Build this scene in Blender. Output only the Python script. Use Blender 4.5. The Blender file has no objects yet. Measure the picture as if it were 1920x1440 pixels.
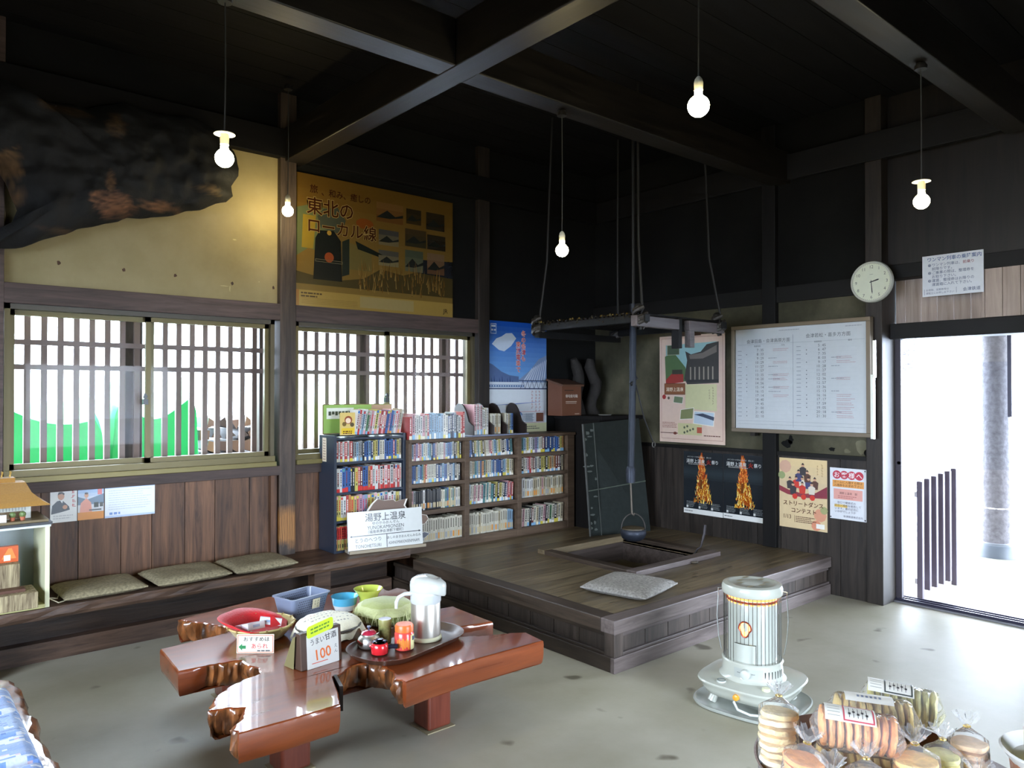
import bpy, math, random
from mathutils import Vector, Matrix, noise
random.seed(7)
S = bpy.context.scene
COL = S.collection
# ---------------------------------------------------------------- camera, sky, exposure
cam = bpy.data.objects.new('camera', bpy.data.cameras.new('camera'))
COL.objects.link(cam)
S.camera = cam
cam.data.sensor_width = 36.0
cam.data.lens = 36.0 * 1400 / 1920
cam.data.clip_start = 0.02
yaw, pitch = math.radians(49.35), math.radians(0.6)
fwd = Vector((math.cos(pitch) * math.cos(yaw), math.cos(pitch) * math.sin(yaw), math.sin(pitch)))
cam.location = (0, 0, 1.5)
cam.rotation_euler = fwd.to_track_quat('-Z', 'Y').to_euler()

W = bpy.data.worlds.new('overcast_winter_sky')
S.world = W
W.use_nodes = True
wn = W.node_tree
bg = wn.nodes['Background']
tc = wn.nodes.new('ShaderNodeTexCoord')
nz = wn.nodes.new('ShaderNodeTexNoise')
nz.inputs['Scale'].default_value = 2.0
rp = wn.nodes.new('ShaderNodeValToRGB')
rp.color_ramp.elements[0].color = (0.64, 0.78, 1.0, 1)
rp.color_ramp.elements[1].color = (0.80, 0.89, 1.0, 1)
wn.links.new(tc.outputs['Generated'], nz.inputs['Vector'])
wn.links.new(nz.outputs['Fac'], rp.inputs['Fac'])
wn.links.new(rp.outputs['Color'], bg.inputs['Color'])
SKY = 9.0
bg.inputs['Strength'].default_value = SKY

def portal(name, loc, rot, sx, sy):
    d = bpy.data.lights.new(name, 'AREA')
    d.shape = 'RECTANGLE'
    d.size, d.size_y = sx, sy
    d.cycles.is_portal = True
    o = bpy.data.objects.new(name, d)
    COL.objects.link(o)
    o.location = loc
    o.rotation_euler = rot
    return o
H = math.pi / 2
portal('window_portal_a', (1.36, 5.20, 1.5), (-H, 0, 0), 1.7, 1.05)
portal('window_portal_b', (3.10, 5.20, 1.5), (-H, 0, 0), 1.7, 1.05)
portal('door_portal', (5.72, 1.83, 1.0), (0, H, 0), 2.0, 1.0)
portal('rear_portal', (2.6, -2.25, .95), (H, 0, 0), 1.9, 1.9)
portal('side_portal', (-2.35, 1.7, 1.45), (0, -H, 0), 1.3, 3.0)

S.view_settings.view_transform = 'Standard'
S.view_settings.look = 'None'
S.view_settings.gamma = 1
S.view_settings.use_curve_mapping = False
S.view_settings.exposure = 2.02
try:
    S.cycles.use_denoising = True
    S.cycles.denoiser = 'OPENIMAGEDENOISE'
    S.cycles.max_bounces = 10
    S.cycles.diffuse_bounces = 5
    S.cycles.transparent_max_bounces = 24
    S.cycles.sample_clamp_indirect = 6.0
    S.cycles.caustics_reflective = False
    S.cycles.caustics_refractive = False
except Exception:
    pass

# ---------------------------------------------------------------- colour and materials
def lin(c):
    return c / 12.92 if c <= 0.04045 else ((c + 0.055) / 1.055) ** 2.4
def rgb(*v):
    if len(v) == 1:
        h = v[0]
        v = [int(h[i:i + 2], 16) for i in (0, 2, 4)]
    return tuple(lin(x / 255) for x in v)
WHITE = (1, 1, 1)

def new_mat(name):
    m = bpy.data.materials.new(name)
    m.use_nodes = True
    nt = m.node_tree
    return m, nt, nt.nodes['Principled BSDF']

def paint(name, rough=0.5, metal=0.0, var=0.12, nscale=9.0, bump=0.0, coat=0.0, sheen=0.0, spec=0.5, detail=4):
    """Surface whose own colour is the mesh's colour attribute, broken up by noise."""
    m, nt, b = new_mat(name)
    N, L = nt.nodes, nt.links
    at = N.new('ShaderNodeAttribute'); at.attribute_name = 'Col'
    tc = N.new('ShaderNodeTexCoord')
    nz = N.new('ShaderNodeTexNoise'); nz.inputs['Scale'].default_value = nscale; nz.inputs['Detail'].default_value = detail
    mr = N.new('ShaderNodeMapRange')
    mr.inputs['To Min'].default_value = 1 - var; mr.inputs['To Max'].default_value = 1 + var
    mx = N.new('ShaderNodeMix'); mx.data_type = 'RGBA'; mx.blend_type = 'MULTIPLY'; mx.inputs['Factor'].default_value = 1
    L.new(tc.outputs['Object'], nz.inputs['Vector']); L.new(nz.outputs['Fac'], mr.inputs['Value'])
    L.new(at.outputs['Color'], mx.inputs['A']); L.new(mr.outputs['Result'], mx.inputs['B'])
    L.new(mx.outputs['Result'], b.inputs['Base Color'])
    b.inputs['Roughness'].default_value = rough
    b.inputs['Metallic'].default_value = metal
    b.inputs['Specular IOR Level'].default_value = spec
    b.inputs['Coat Weight'].default_value = coat
    b.inputs['Coat Roughness'].default_value = 0.06
    b.inputs['Sheen Weight'].default_value = sheen
    if bump:
        bp = N.new('ShaderNodeBump'); bp.inputs['Strength'].default_value = bump; bp.inputs['Distance'].default_value = 0.01
        L.new(nz.outputs['Fac'], bp.inputs['Height']); L.new(bp.outputs['Normal'], b.inputs['Normal'])
    return m

def wood(name, dark, light, axis='X', rough=0.55, scale=1.0, coat=0.0, bump=0.25, spec=0.4, coat_rough=0.08):
    """Wood with grain stretched along AXIS; the mesh's colour attribute shifts single boards."""
    m, nt, b = new_mat(name)
    N, L = nt.nodes, nt.links
    tc = N.new('ShaderNodeTexCoord'); mp = N.new('ShaderNodeMapping')
    k = {'X': (1.2, 16, 16), 'Y': (16, 1.2, 16), 'Z': (16, 16, 1.2)}[axis]
    mp.inputs['Scale'].default_value = [x * scale for x in k]
    nz = N.new('ShaderNodeTexNoise'); nz.inputs['Scale'].default_value = 1.6; nz.inputs['Detail'].default_value = 8; nz.inputs['Roughness'].default_value = 0.65
    nz.inputs['Distortion'].default_value = 0.6
    n2 = N.new('ShaderNodeTexNoise'); n2.inputs['Scale'].default_value = 2.2; n2.inputs['Detail'].default_value = 3
    r = N.new('ShaderNodeValToRGB')
    r.color_ramp.elements[0].position = 0.32; r.color_ramp.elements[0].color = (*dark, 1)
    r.color_ramp.elements[1].position = 0.72; r.color_ramp.elements[1].color = (*light, 1)
    at = N.new('ShaderNodeAttribute'); at.attribute_name = 'Col'
    mr = N.new('ShaderNodeMapRange'); mr.inputs['To Min'].default_value = 0.7; mr.inputs['To Max'].default_value = 1.3
    mx = N.new('ShaderNodeMix'); mx.data_type = 'RGBA'; mx.blend_type = 'MULTIPLY'; mx.inputs['Factor'].default_value = 1
    m2 = N.new('ShaderNodeMix'); m2.data_type = 'RGBA'; m2.blend_type = 'MULTIPLY'; m2.inputs['Factor'].default_value = 1
    L.new(tc.outputs['Object'], mp.inputs['Vector']); L.new(mp.outputs['Vector'], nz.inputs['Vector'])
    L.new(tc.outputs['Object'], n2.inputs['Vector']); L.new(n2.outputs['Fac'], mr.inputs['Value'])
    L.new(nz.outputs['Fac'], r.inputs['Fac']); L.new(r.outputs['Color'], mx.inputs['A']); L.new(at.outputs['Color'], mx.inputs['B'])
    L.new(mx.outputs['Result'], m2.inputs['A']); L.new(mr.outputs['Result'], m2.inputs['B'])
    L.new(m2.outputs['Result'], b.inputs['Base Color'])
    rr = N.new('ShaderNodeMapRange'); rr.inputs['To Min'].default_value = max(0.03, rough - 0.1); rr.inputs['To Max'].default_value = rough + 0.12
    L.new(nz.outputs['Fac'], rr.inputs['Value']); L.new(rr.outputs['Result'], b.inputs['Roughness'])
    b.inputs['Specular IOR Level'].default_value = spec
    b.inputs['Coat Weight'].default_value = coat; b.inputs['Coat Roughness'].default_value = coat_rough
    bp = N.new('ShaderNodeBump'); bp.inputs['Strength'].default_value = bump; bp.inputs['Distance'].default_value = 0.004
    L.new(nz.outputs['Fac'], bp.inputs['Height']); L.new(bp.outputs['Normal'], b.inputs['Normal'])
    return m

def plaster(name, c1, c2, c3, rough=0.9, scale=1.4):
    m, nt, b = new_mat(name)
    N, L = nt.nodes, nt.links
    tc = N.new('ShaderNodeTexCoord')
    n1 = N.new('ShaderNodeTexNoise'); n1.inputs['Scale'].default_value = scale; n1.inputs['Detail'].default_value = 6; n1.inputs['Roughness'].default_value = 0.6
    n2 = N.new('ShaderNodeTexNoise'); n2.inputs['Scale'].default_value = 140; n2.inputs['Detail'].default_value = 2
    r = N.new('ShaderNodeValToRGB')
    r.color_ramp.elements[0].position = 0.3; r.color_ramp.elements[0].color = (*c1, 1)
    r.color_ramp.elements[1].position = 0.7; r.color_ramp.elements[1].color = (*c3, 1)
    e = r.color_ramp.elements.new(0.5); e.color = (*c2, 1)
    L.new(tc.outputs['Object'], n1.inputs['Vector']); L.new(tc.outputs['Object'], n2.inputs['Vector'])
    L.new(n1.outputs['Fac'], r.inputs['Fac'])
    at = N.new('ShaderNodeAttribute'); at.attribute_name = 'Col'
    mx = N.new('ShaderNodeMix'); mx.data_type = 'RGBA'; mx.blend_type = 'MULTIPLY'; mx.inputs['Factor'].default_value = 1
    L.new(r.outputs['Color'], mx.inputs['A']); L.new(at.outputs['Color'], mx.inputs['B'])
    L.new(mx.outputs['Result'], b.inputs['Base Color'])
    b.inputs['Roughness'].default_value = rough
    b.inputs['Specular IOR Level'].default_value = 0.2
    bp = N.new('ShaderNodeBump'); bp.inputs['Strength'].default_value = 0.15; bp.inputs['Distance'].default_value = 0.003
    L.new(n2.outputs['Fac'], bp.inputs['Height']); L.new(bp.outputs['Normal'], b.inputs['Normal'])
    return m

def concrete(name):
    m, nt, b = new_mat(name)
    N, L = nt.nodes, nt.links
    tc = N.new('ShaderNodeTexCoord')
    n1 = N.new('ShaderNodeTexNoise'); n1.inputs['Scale'].default_value = 0.9; n1.inputs['Detail'].default_value = 7; n1.inputs['Roughness'].default_value = 0.6
    n2 = N.new('ShaderNodeTexNoise'); n2.inputs['Scale'].default_value = 5.5; n2.inputs['Detail'].default_value = 2; n2.inputs['Roughness'].default_value = 0.3
    n3 = N.new('ShaderNodeTexNoise'); n3.inputs['Scale'].default_value = 60; n3.inputs['Detail'].default_value = 4
    r = N.new('ShaderNodeValToRGB')
    r.color_ramp.elements[0].position = 0.3; r.color_ramp.elements[0].color = (*rgb(150, 145, 122), 1)
    r.color_ramp.elements[1].position = 0.7; r.color_ramp.elements[1].color = (*rgb(187, 183, 168), 1)
    sp = N.new('ShaderNodeValToRGB')      # the dark round stains on the slab
    sp.color_ramp.elements[0].position = 0.70; sp.color_ramp.elements[0].color = (1, 1, 1, 1)
    sp.color_ramp.elements[1].position = 0.76; sp.color_ramp.elements[1].color = (0.38, 0.36, 0.33, 1)
    mx = N.new('ShaderNodeMix'); mx.data_type = 'RGBA'; mx.blend_type = 'MULTIPLY'; mx.inputs['Factor'].default_value = 1
    for n in (n1, n2, n3): L.new(tc.outputs['Object'], n.inputs['Vector'])
    L.new(n1.outputs['Fac'], r.inputs['Fac']); L.new(n2.outputs['Fac'], sp.inputs['Fac'])
    L.new(r.outputs['Color'], mx.inputs['A']); L.new(sp.outputs['Color'], mx.inputs['B'])
    L.new(mx.outputs['Result'], b.inputs['Base Color'])
    rr = N.new('ShaderNodeMapRange'); rr.inputs['To Min'].default_value = 0.38; rr.inputs['To Max'].default_value = 0.62
    L.new(n1.outputs['Fac'], rr.inputs['Value']); L.new(rr.outputs['Result'], b.inputs['Roughness'])
    b.inputs['Specular IOR Level'].default_value = 0.35
    bp = N.new('ShaderNodeBump'); bp.inputs['Strength'].default_value = 0.12; bp.inputs['Distance'].default_value = 0.004
    L.new(n3.outputs['Fac'], bp.inputs['Height']); L.new(bp.outputs['Normal'], b.inputs['Normal'])
    return m

def clear_film(name, tint=(1, 1, 1), gloss=0.16, rough=0.08, bump=0.0, haze=0.0, nscale=25.0):
    """Thin clear sheet: lets light straight through and mirrors a little of the room; HAZE adds milky white."""
    m = bpy.data.materials.new(name); m.use_nodes = True
    nt = m.node_tree; N, L = nt.nodes, nt.links
    for n in list(N): N.remove(n)
    out = N.new('ShaderNodeOutputMaterial')
    t = N.new('ShaderNodeBsdfTransparent'); t.inputs['Color'].default_value = (*tint, 1)
    g = N.new('ShaderNodeBsdfGlossy'); g.inputs['Roughness'].default_value = rough
    lw = N.new('ShaderNodeLayerWeight'); lw.inputs['Blend'].default_value = gloss
    mx = N.new('ShaderNodeMixShader')
    L.new(lw.outputs['Fresnel'], mx.inputs['Fac']); L.new(t.outputs[0], mx.inputs[1]); L.new(g.outputs[0], mx.inputs[2])
    last = mx
    if haze:
        d = N.new('ShaderNodeBsdfDiffuse'); d.inputs['Color'].default_value = (0.9, 0.9, 0.9, 1)
        m2 = N.new('ShaderNodeMixShader'); m2.inputs['Fac'].default_value = haze
        L.new(mx.outputs[0], m2.inputs[1]); L.new(d.outputs[0], m2.inputs[2]); last = m2
    if bump:
        tc = N.new('ShaderNodeTexCoord'); nz = N.new('ShaderNodeTexNoise'); nz.inputs['Scale'].default_value = nscale; nz.inputs['Detail'].default_value = 3; nz.inputs['Distortion'].default_value = 1.2
        bp = N.new('ShaderNodeBump'); bp.inputs['Strength'].default_value = bump; bp.inputs['Distance'].default_value = 0.01
        L.new(tc.outputs['Object'], nz.inputs['Vector']); L.new(nz.outputs['Fac'], bp.inputs['Height']); L.new(bp.outputs['Normal'], g.inputs['Normal'])
        L.new(bp.outputs['Normal'], lw.inputs['Normal'])
    L.new(last.outputs[0], out.inputs['Surface'])
    return m

def glow(name, color, strength):
    m = bpy.data.materials.new(name); m.use_nodes = True
    nt = m.node_tree; N, L = nt.nodes, nt.links
    for n in list(N): N.remove(n)
    out = N.new('ShaderNodeOutputMaterial'); e = N.new('ShaderNodeEmission')
    e.inputs['Color'].default_value = (*color, 1); e.inputs['Strength'].default_value = strength
    L.new(e.outputs[0], out.inputs['Surface'])
    return m

def worn_post(name):
    """Dark post whose stain is rubbed off to bare orange wood at sitting height."""
    m = wood(name, rgb(38, 30, 26), rgb(92, 78, 68), 'Z', 0.5)
    nt = m.node_tree; N, L = nt.nodes, nt.links
    b = N['Principled BSDF']
    src = b.inputs['Base Color'].links[0].from_socket
    tc = N.new('ShaderNodeTexCoord'); sx = N.new('ShaderNodeSeparateXYZ')
    nz = N.new('ShaderNodeTexNoise'); nz.inputs['Scale'].default_value = 9; nz.inputs['Detail'].default_value = 4
    ad = N.new('ShaderNodeMath'); ad.operation = 'MULTIPLY_ADD'; ad.inputs[1].default_value = 0.16
    r = N.new('ShaderNodeValToRGB'); cr = r.color_ramp
    cr.elements[0].position = 0.13; cr.elements[0].color = (0, 0, 0, 1)
    cr.elements[1].position = 0.43; cr.elements[1].color = (0, 0, 0, 1)
    for p, v in ((0.18, 1), (0.34, 1)):
        e = cr.elements.new(p); e.color = (v, v, v, 1)
    wv = N.new('ShaderNodeTexWave'); wv.wave_type = 'BANDS'; wv.bands_direction = 'X'; wv.inputs['Scale'].default_value = 24; wv.inputs['Distortion'].default_value = 3.5; wv.inputs['Detail'].default_value = 2
    wr = N.new('ShaderNodeValToRGB')
    wr.color_ramp.elements[0].color = (*rgb(96, 64, 34), 1); wr.color_ramp.elements[1].color = (*rgb(176, 124, 70), 1)
    mp = N.new('ShaderNodeMapping'); mp.inputs['Scale'].default_value = (1, 1, 0.18)
    L.new(tc.outputs['Object'], sx.inputs[0]); L.new(tc.outputs['Object'], nz.inputs['Vector']); L.new(tc.outputs['Object'], mp.inputs['Vector']); L.new(mp.outputs['Vector'], wv.inputs['Vector'])
    L.new(nz.outputs['Fac'], ad.inputs[0]); L.new(sx.outputs['Z'], ad.inputs[2]); L.new(ad.outputs[0], r.inputs['Fac'])
    L.new(wv.outputs['Fac'], wr.inputs['Fac'])
    mx = N.new('ShaderNodeMix'); mx.data_type = 'RGBA'
    L.new(r.outputs['Color'], mx.inputs['Factor']); L.new(src, mx.inputs['A']); L.new(wr.outputs['Color'], mx.inputs['B'])
    L.new(mx.outputs['Result'], b.inputs['Base Color'])
    return m

M = {}
M['soot'] = wood('sooty_wood', rgb(7, 6, 6), rgb(18, 16, 15), 'X', 0.7, spec=.2)
M['sootz'] = wood('sooty_upright_wood', rgb(7, 6, 6), rgb(20, 18, 17), 'Z', 0.65, spec=.25)
M['sooty'] = wood('sooty_cross_wood', rgb(9, 8, 8), rgb(22, 20, 18), 'Y', 0.6, spec=.3)
M['beamx'] = wood('smoked_beam_along', rgb(14, 12, 10), rgb(36, 31, 26), 'X', 0.42)
M['beamy'] = wood('smoked_beam_across', rgb(14, 12, 10), rgb(38, 33, 28), 'Y', 0.40)
M['lintel'] = wood('stained_lintel', rgb(58, 46, 42), rgb(104, 86, 80), 'X', 0.55)
M['plank'] = wood('stained_plank', rgb(60, 40, 29), rgb(132, 95, 70), 'Z', 0.5)
M['plankd'] = wood('dark_plank', rgb(24, 21, 19), rgb(56, 48, 42), 'Z', 0.5)
M['post'] = worn_post('worn_post_wood')
M['bench'] = wood('bench_wood', rgb(48, 34, 27), rgb(108, 84, 68), 'X', 0.42, bump=0.5)
M['deck'] = wood('deck_wood', rgb(70, 59, 44), rgb(142, 126, 98), 'X', 0.36, bump=0.3, spec=0.6)
M['skirt'] = wood('skirt_wood', rgb(44, 36, 31), rgb(94, 82, 74), 'Z', 0.5)
M['edgex'] = wood('edge_wood_along', rgb(78, 68, 64), rgb(124, 112, 108), 'X', 0.42)  # paler than the side edge wood, door light put into its colour
M['edgey'] = wood('edge_wood_across', rgb(40, 32, 26), rgb(84, 70, 58), 'Y', 0.45)
M['shelf'] = wood('bookcase_wood', rgb(74, 59, 47), rgb(112, 93, 76), 'X', 0.5)
M['lacq'] = wood('lacquered_slab', rgb(108, 48, 20), rgb(146, 72, 32), 'X', 0.3, coat=1.0, bump=0.03, scale=0.6, coat_rough=0.05)
M['rough'] = wood('lacquered_live_edge', rgb(66, 34, 16), rgb(168, 104, 56), 'Z', 0.3, coat=0.8, bump=0.8, scale=0.8)
M['leg'] = wood('lacquered_leg', rgb(92, 40, 28), rgb(126, 62, 44), 'Z', 0.3, coat=0.5)
M['barkz'] = wood('peeled_bark', rgb(84, 66, 48), rgb(206, 190, 150), 'Z', 0.8, scale=3.0, bump=0.8)
M['palewood'] = wood('pale_board', rgb(150, 132, 120), rgb(188, 170, 158), 'Z', 0.6)
M['ochre'] = plaster('ochre_plaster', rgb(140, 126, 90), rgb(160, 146, 108), rgb(174, 160, 122))
M['sootp'] = plaster('soot_blackened_plaster', rgb(8, 8, 8), rgb(16, 16, 15), rgb(24, 24, 22))
M['khaki'] = plaster('smoked_plaster', rgb(34, 33, 27), rgb(68, 66, 52), rgb(100, 96, 78))
M['floor'] = concrete('worn_concrete')
M['snow'] = plaster('snow', (0.70, 0.73, 0.78), (0.74, 0.77, 0.82), (0.78, 0.80, 0.84), 0.8)
M['print'] = paint('printed_paper', 0.5, var=0.06, nscale=30)
M['gloss'] = paint('glossy_print', 0.22, var=0.05, nscale=30)
M['plastic'] = paint('moulded_plastic', 0.32, var=0.05)
M['enamel'] = paint('white_enamel', 0.22, var=0.04, coat=0.4)
M['cloth'] = paint('woven_cloth', 0.9, var=0.18, nscale=120, bump=0.2, sheen=0.3)
M['speckle'] = paint('speckled_cushion_cloth', 0.95, var=0.85, nscale=75, bump=0.25, detail=6)
M['metal'] = paint('brushed_metal', 0.42, metal=1.0, var=0.06)
M['chrome'] = paint('polished_metal', 0.14, metal=1.0, var=0.03)
M['iron'] = paint('black_iron', 0.5, metal=0.6, var=0.3, nscale=20, bump=0.2)
M['alu'] = paint('bronze_aluminium', 0.4, metal=0.35, var=0.05)
M['bark'] = paint('rough_bark', 0.85, var=0.6, nscale=26, bump=0.8, detail=8)
M['burl'] = paint('charred_burl', 0.75, var=0.5, nscale=14, bump=0.9, detail=8)
M['cracker'] = paint('baked_rice', 0.7, var=0.28, nscale=60, bump=0.5)
M['ash'] = paint('ash', 1.0, var=0.3, nscale=40, bump=0.6)
M['rubber'] = paint('dark_cord', 0.6, var=0.1)
M['wax'] = paint('ceramic_glaze', 0.15, var=0.04, coat=0.5)
M['glass'] = clear_film('window_glass', (0.97, 0.985, 0.98), 0.12, 0.0)
M['film'] = clear_film('crackling_clear_film', (1, 1, 1), 0.10, 0.10, bump=1.0, haze=0.14, nscale=34)
M['jar'] = clear_film('jar_plastic', (0.98, 0.98, 0.98), 0.2, 0.05, haze=0.04)
M['bulb'] = glow('lit_bulb_glass', (1.0, 0.82, 0.42), 34.0)
M['flame'] = glow('flame', (1.0, 0.46, 0.12), 1.5)
M['hot'] = glow('hot_mesh', (1.0, 0.40, 0.10), .8)

# ---------------------------------------------------------------- mesh helpers
class MB:
    """Collects shapes into ONE mesh; every face has a colour and a material slot."""
    def __init__(self):
        self.v, self.f, self.c, self.m = [], [], [], []
        self.vcol = {}
    def add(self, vs, fs, col=WHITE, mat=0):
        n = len(self.v)
        self.v += [tuple(p) for p in vs]
        for i, f in enumerate(fs):
            self.f.append([n + k for k in f])
            self.c.append(col[i] if isinstance(col, list) else col)
            self.m.append(mat)
        return self
    def box(self, x0, x1, y0, y1, z0, z1, col=WHITE, mat=0):
        vs = [(x, y, z) for x in (x0, x1) for y in (y0, y1) for z in (z0, z1)]
        return self.add(vs, [(0, 1, 3, 2), (4, 6, 7, 5), (0, 4, 5, 1), (2, 3, 7, 6), (0, 2, 6, 4), (1, 5, 7, 3)], col, mat)
    def obox(self, mtx, hx, hy, hz, col=WHITE, mat=0):
        vs = [mtx @ Vector((x, y, z)) for x in (-hx, hx) for y in (-hy, hy) for z in (-hz, hz)]
        return self.add(vs, [(0, 1, 3, 2), (4, 6, 7, 5), (0, 4, 5, 1), (2, 3, 7, 6), (0, 2, 6, 4), (1, 5, 7, 3)], col, mat)
    def bar(self, p, q, w, h, col=WHITE, mat=0):
        """Square bar from P to Q, W wide and H deep."""
        p, q = Vector(p), Vector(q); d = q - p
        mtx = Matrix.Translation((p + q) / 2) @ d.to_track_quat('Z', 'Y').to_matrix().to_4x4()
        return self.obox(mtx, w / 2, h / 2, d.length / 2, col, mat)
    def prism(self, pts, axis, a, b, col=WHITE, mat=0):
        """Outline PTS (two coordinates) pushed along AXIS from A to B."""
        def put(u, w, t): return {'x': (t, u, w), 'y': (u, t, w), 'z': (u, w, t)}[axis]
        n = len(pts)
        vs = [put(u, w, a) for u, w in pts] + [put(u, w, b) for u, w in pts]
        fs = [list(range(n))[::-1], list(range(n, 2 * n))] + [(i, (i + 1) % n, n + (i + 1) % n, n + i) for i in range(n)]
        return self.add(vs, fs, col, mat)
    def lathe(self, prof, cx=0, cy=0, cz=0, seg=24, col=WHITE, mat=0, axis='z', sx=1, sy=1, cap=True, fn=None):
        """PROF: (radius, height[, colour of the band above])."""
        vs, cols, fs = [], [], []
        for p in prof:
            for k in range(seg):
                a = 2 * math.pi * k / seg
                r = p[0] * (fn(a, p[1]) if fn else 1)
                u, w, t = r * math.cos(a) * sx, r * math.sin(a) * sy, p[1]
                vs.append({'z': (cx + u, cy + w, cz + t), 'x': (cx + t, cy + u, cz + w), 'y': (cx + u, cy + t, cz + w)}[axis])
        for i in range(len(prof) - 1):
            for k in range(seg):
                k2 = (k + 1) % seg
                fs.append((i * seg + k, i * seg + k2, (i + 1) * seg + k2, (i + 1) * seg + k))
                cols.append(prof[i][2] if len(prof[i]) > 2 else col)
        if cap:
            if prof[0][0] > 1e-5: fs.append(list(range(seg))[::-1]); cols.append(prof[0][2] if len(prof[0]) > 2 else col)
            if prof[-1][0] > 1e-5: fs.append([(len(prof) - 1) * seg + k for k in range(seg)]); cols.append(prof[-1][2] if len(prof[-1]) > 2 else col)
        return self.add(vs, fs, cols, mat)
    def tube(self, pts, r, seg=8, col=WHITE, mat=0, cap=True):
        pts = [Vector(p) for p in pts]; vs, fs = [], []
        ref = None
        for i, p in enumerate(pts):
            d = (pts[min(i + 1, len(pts) - 1)] - pts[max(i - 1, 0)]).normalized()
            if ref is None: ref = d.orthogonal().normalized()
            ref = (ref - d * ref.dot(d)).normalized(); o = d.cross(ref)
            rr = r[i] if isinstance(r, (list, tuple)) else r
            vs += [p + (ref * math.cos(2 * math.pi * k / seg) + o * math.sin(2 * math.pi * k / seg)) * rr for k in range(seg)]
        for i in range(len(pts) - 1):
            fs += [(i * seg + k, i * seg + (k + 1) % seg, (i + 1) * seg + (k + 1) % seg, (i + 1) * seg + k) for k in range(seg)]
        if cap: fs += [list(range(seg))[::-1], [(len(pts) - 1) * seg + k for k in range(seg)]]
        return self.add(vs, fs, col, mat)
    def sphere(self, c, r, seg=16, rings=10, col=WHITE, mat=0, sz=1.0):
        prof = [(r * math.sin(math.pi * i / rings), -r * sz * math.cos(math.pi * i / rings)) for i in range(rings + 1)]
        return self.lathe(prof, *c, seg=seg, col=col, mat=mat, cap=False)
    def xform(self, mtx, start=0):
        for i in range(start, len(self.v)): self.v[i] = tuple(mtx @ Vector(self.v[i]))
        return self
    def build(self, name, mats, parent=None, origin=None, smooth=False, bevel=0.0, segs=2, flat=()):
        if not isinstance(mats, (list, tuple)): mats = [mats]
        off = Vector(origin) if origin is not None else Vector((0, 0, 0))
        if origin is None and parent is not None:
            k = parent
            while k is not None and 'world_base' not in k: k = k.parent
            if k is not None: off = Vector(k['world_base'])
        me = bpy.data.meshes.new(name)
        me.from_pydata([tuple(Vector(p) - off) for p in self.v], [], self.f)
        for m in mats: me.materials.append(M[m] if isinstance(m, str) else m)
        for p, mi in zip(me.polygons, self.m): p.material_index = mi
        me.validate(clean_customdata=False)
        ca = me.color_attributes.new('Col', 'FLOAT_COLOR', 'CORNER')
        buf = []
        if len(me.polygons) == len(self.c):
            vc = self.vcol
            for p, c in zip(me.polygons, self.c):
                if vc and p.vertices[0] in vc:
                    for k in p.vertices: q = vc.get(k, c); buf += [q[0], q[1], q[2], 1.0]
                else: buf += [c[0], c[1], c[2], 1.0] * p.loop_total
        else:
            buf = [1.0] * (4 * len(me.loops))
        ca.data.foreach_set('color', buf)
        if smooth:
            me.polygons.foreach_set('use_smooth', [True] * len(me.polygons))
            me.set_sharp_from_angle(angle=math.radians(42))
            for i in flat: me.polygons[i].use_smooth = False
        o = bpy.data.objects.new(name, me); COL.objects.link(o)
        if parent is not None: o.parent = parent
        if origin is not None and parent is None: o.location = origin
        if bevel:
            md = o.modifiers.new('bevel', 'BEVEL'); md.width = bevel; md.segments = segs; md.limit_method = 'ANGLE'; md.angle_limit = math.radians(50)
        return o

def tag(o, label=None, cat=None, group=None, kind=None):
    for k, v in (('label', label), ('category', cat), ('group', group), ('kind', kind)):
        if v: o[k] = v
    return o
def thing(name, label, cat, loc=(0, 0, 0), group=None, rot=None):
    """Empty at the thing's base. Without ROT its parts are given in room coordinates, with ROT in its own."""
    o = bpy.data.objects.new(name, None); o.empty_display_size = 0.05
    COL.objects.link(o); o.location = loc
    if rot is not None: o.rotation_euler = rot
    else: o['world_base'] = tuple(loc)
    return tag(o, label, cat, group)
def struct(o): o['kind'] = 'structure'; return o
def copy_thing(src, loc=None, rot=None, label=None, group=None):
    c = src.copy(); COL.objects.link(c)
    if loc is not None: c.location = loc
    if rot is not None: c.rotation_euler = rot
    if label: c['label'] = label
    if group: c['group'] = group
    for ch in list(src.children):
        d = ch.copy(); COL.objects.link(d); d.parent = c
        for g in list(ch.children):
            e = g.copy(); COL.objects.link(e); e.parent = d
    return c

_fonts = {}
def glyphs(s, size, bold=0.0, align='LEFT', res=2):
    k = (s, round(size, 5), bold, align)
    if k not in _fonts:
        cu = bpy.data.curves.new('t', 'FONT'); cu.body = s; cu.size = size; cu.resolution_u = res
        cu.align_x = align; cu.offset = bold * size * (.5 if bold < .03 else .8)
        ob = bpy.data.objects.new('t', cu)
        me = bpy.data.meshes.new_from_object(ob)
        _fonts[k] = ([tuple(v.co) for v in me.vertices], [list(p.vertices) for p in me.polygons])
        bpy.data.objects.remove(ob); bpy.data.curves.remove(cu); bpy.data.meshes.remove(me)
    return _fonts[k]

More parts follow.
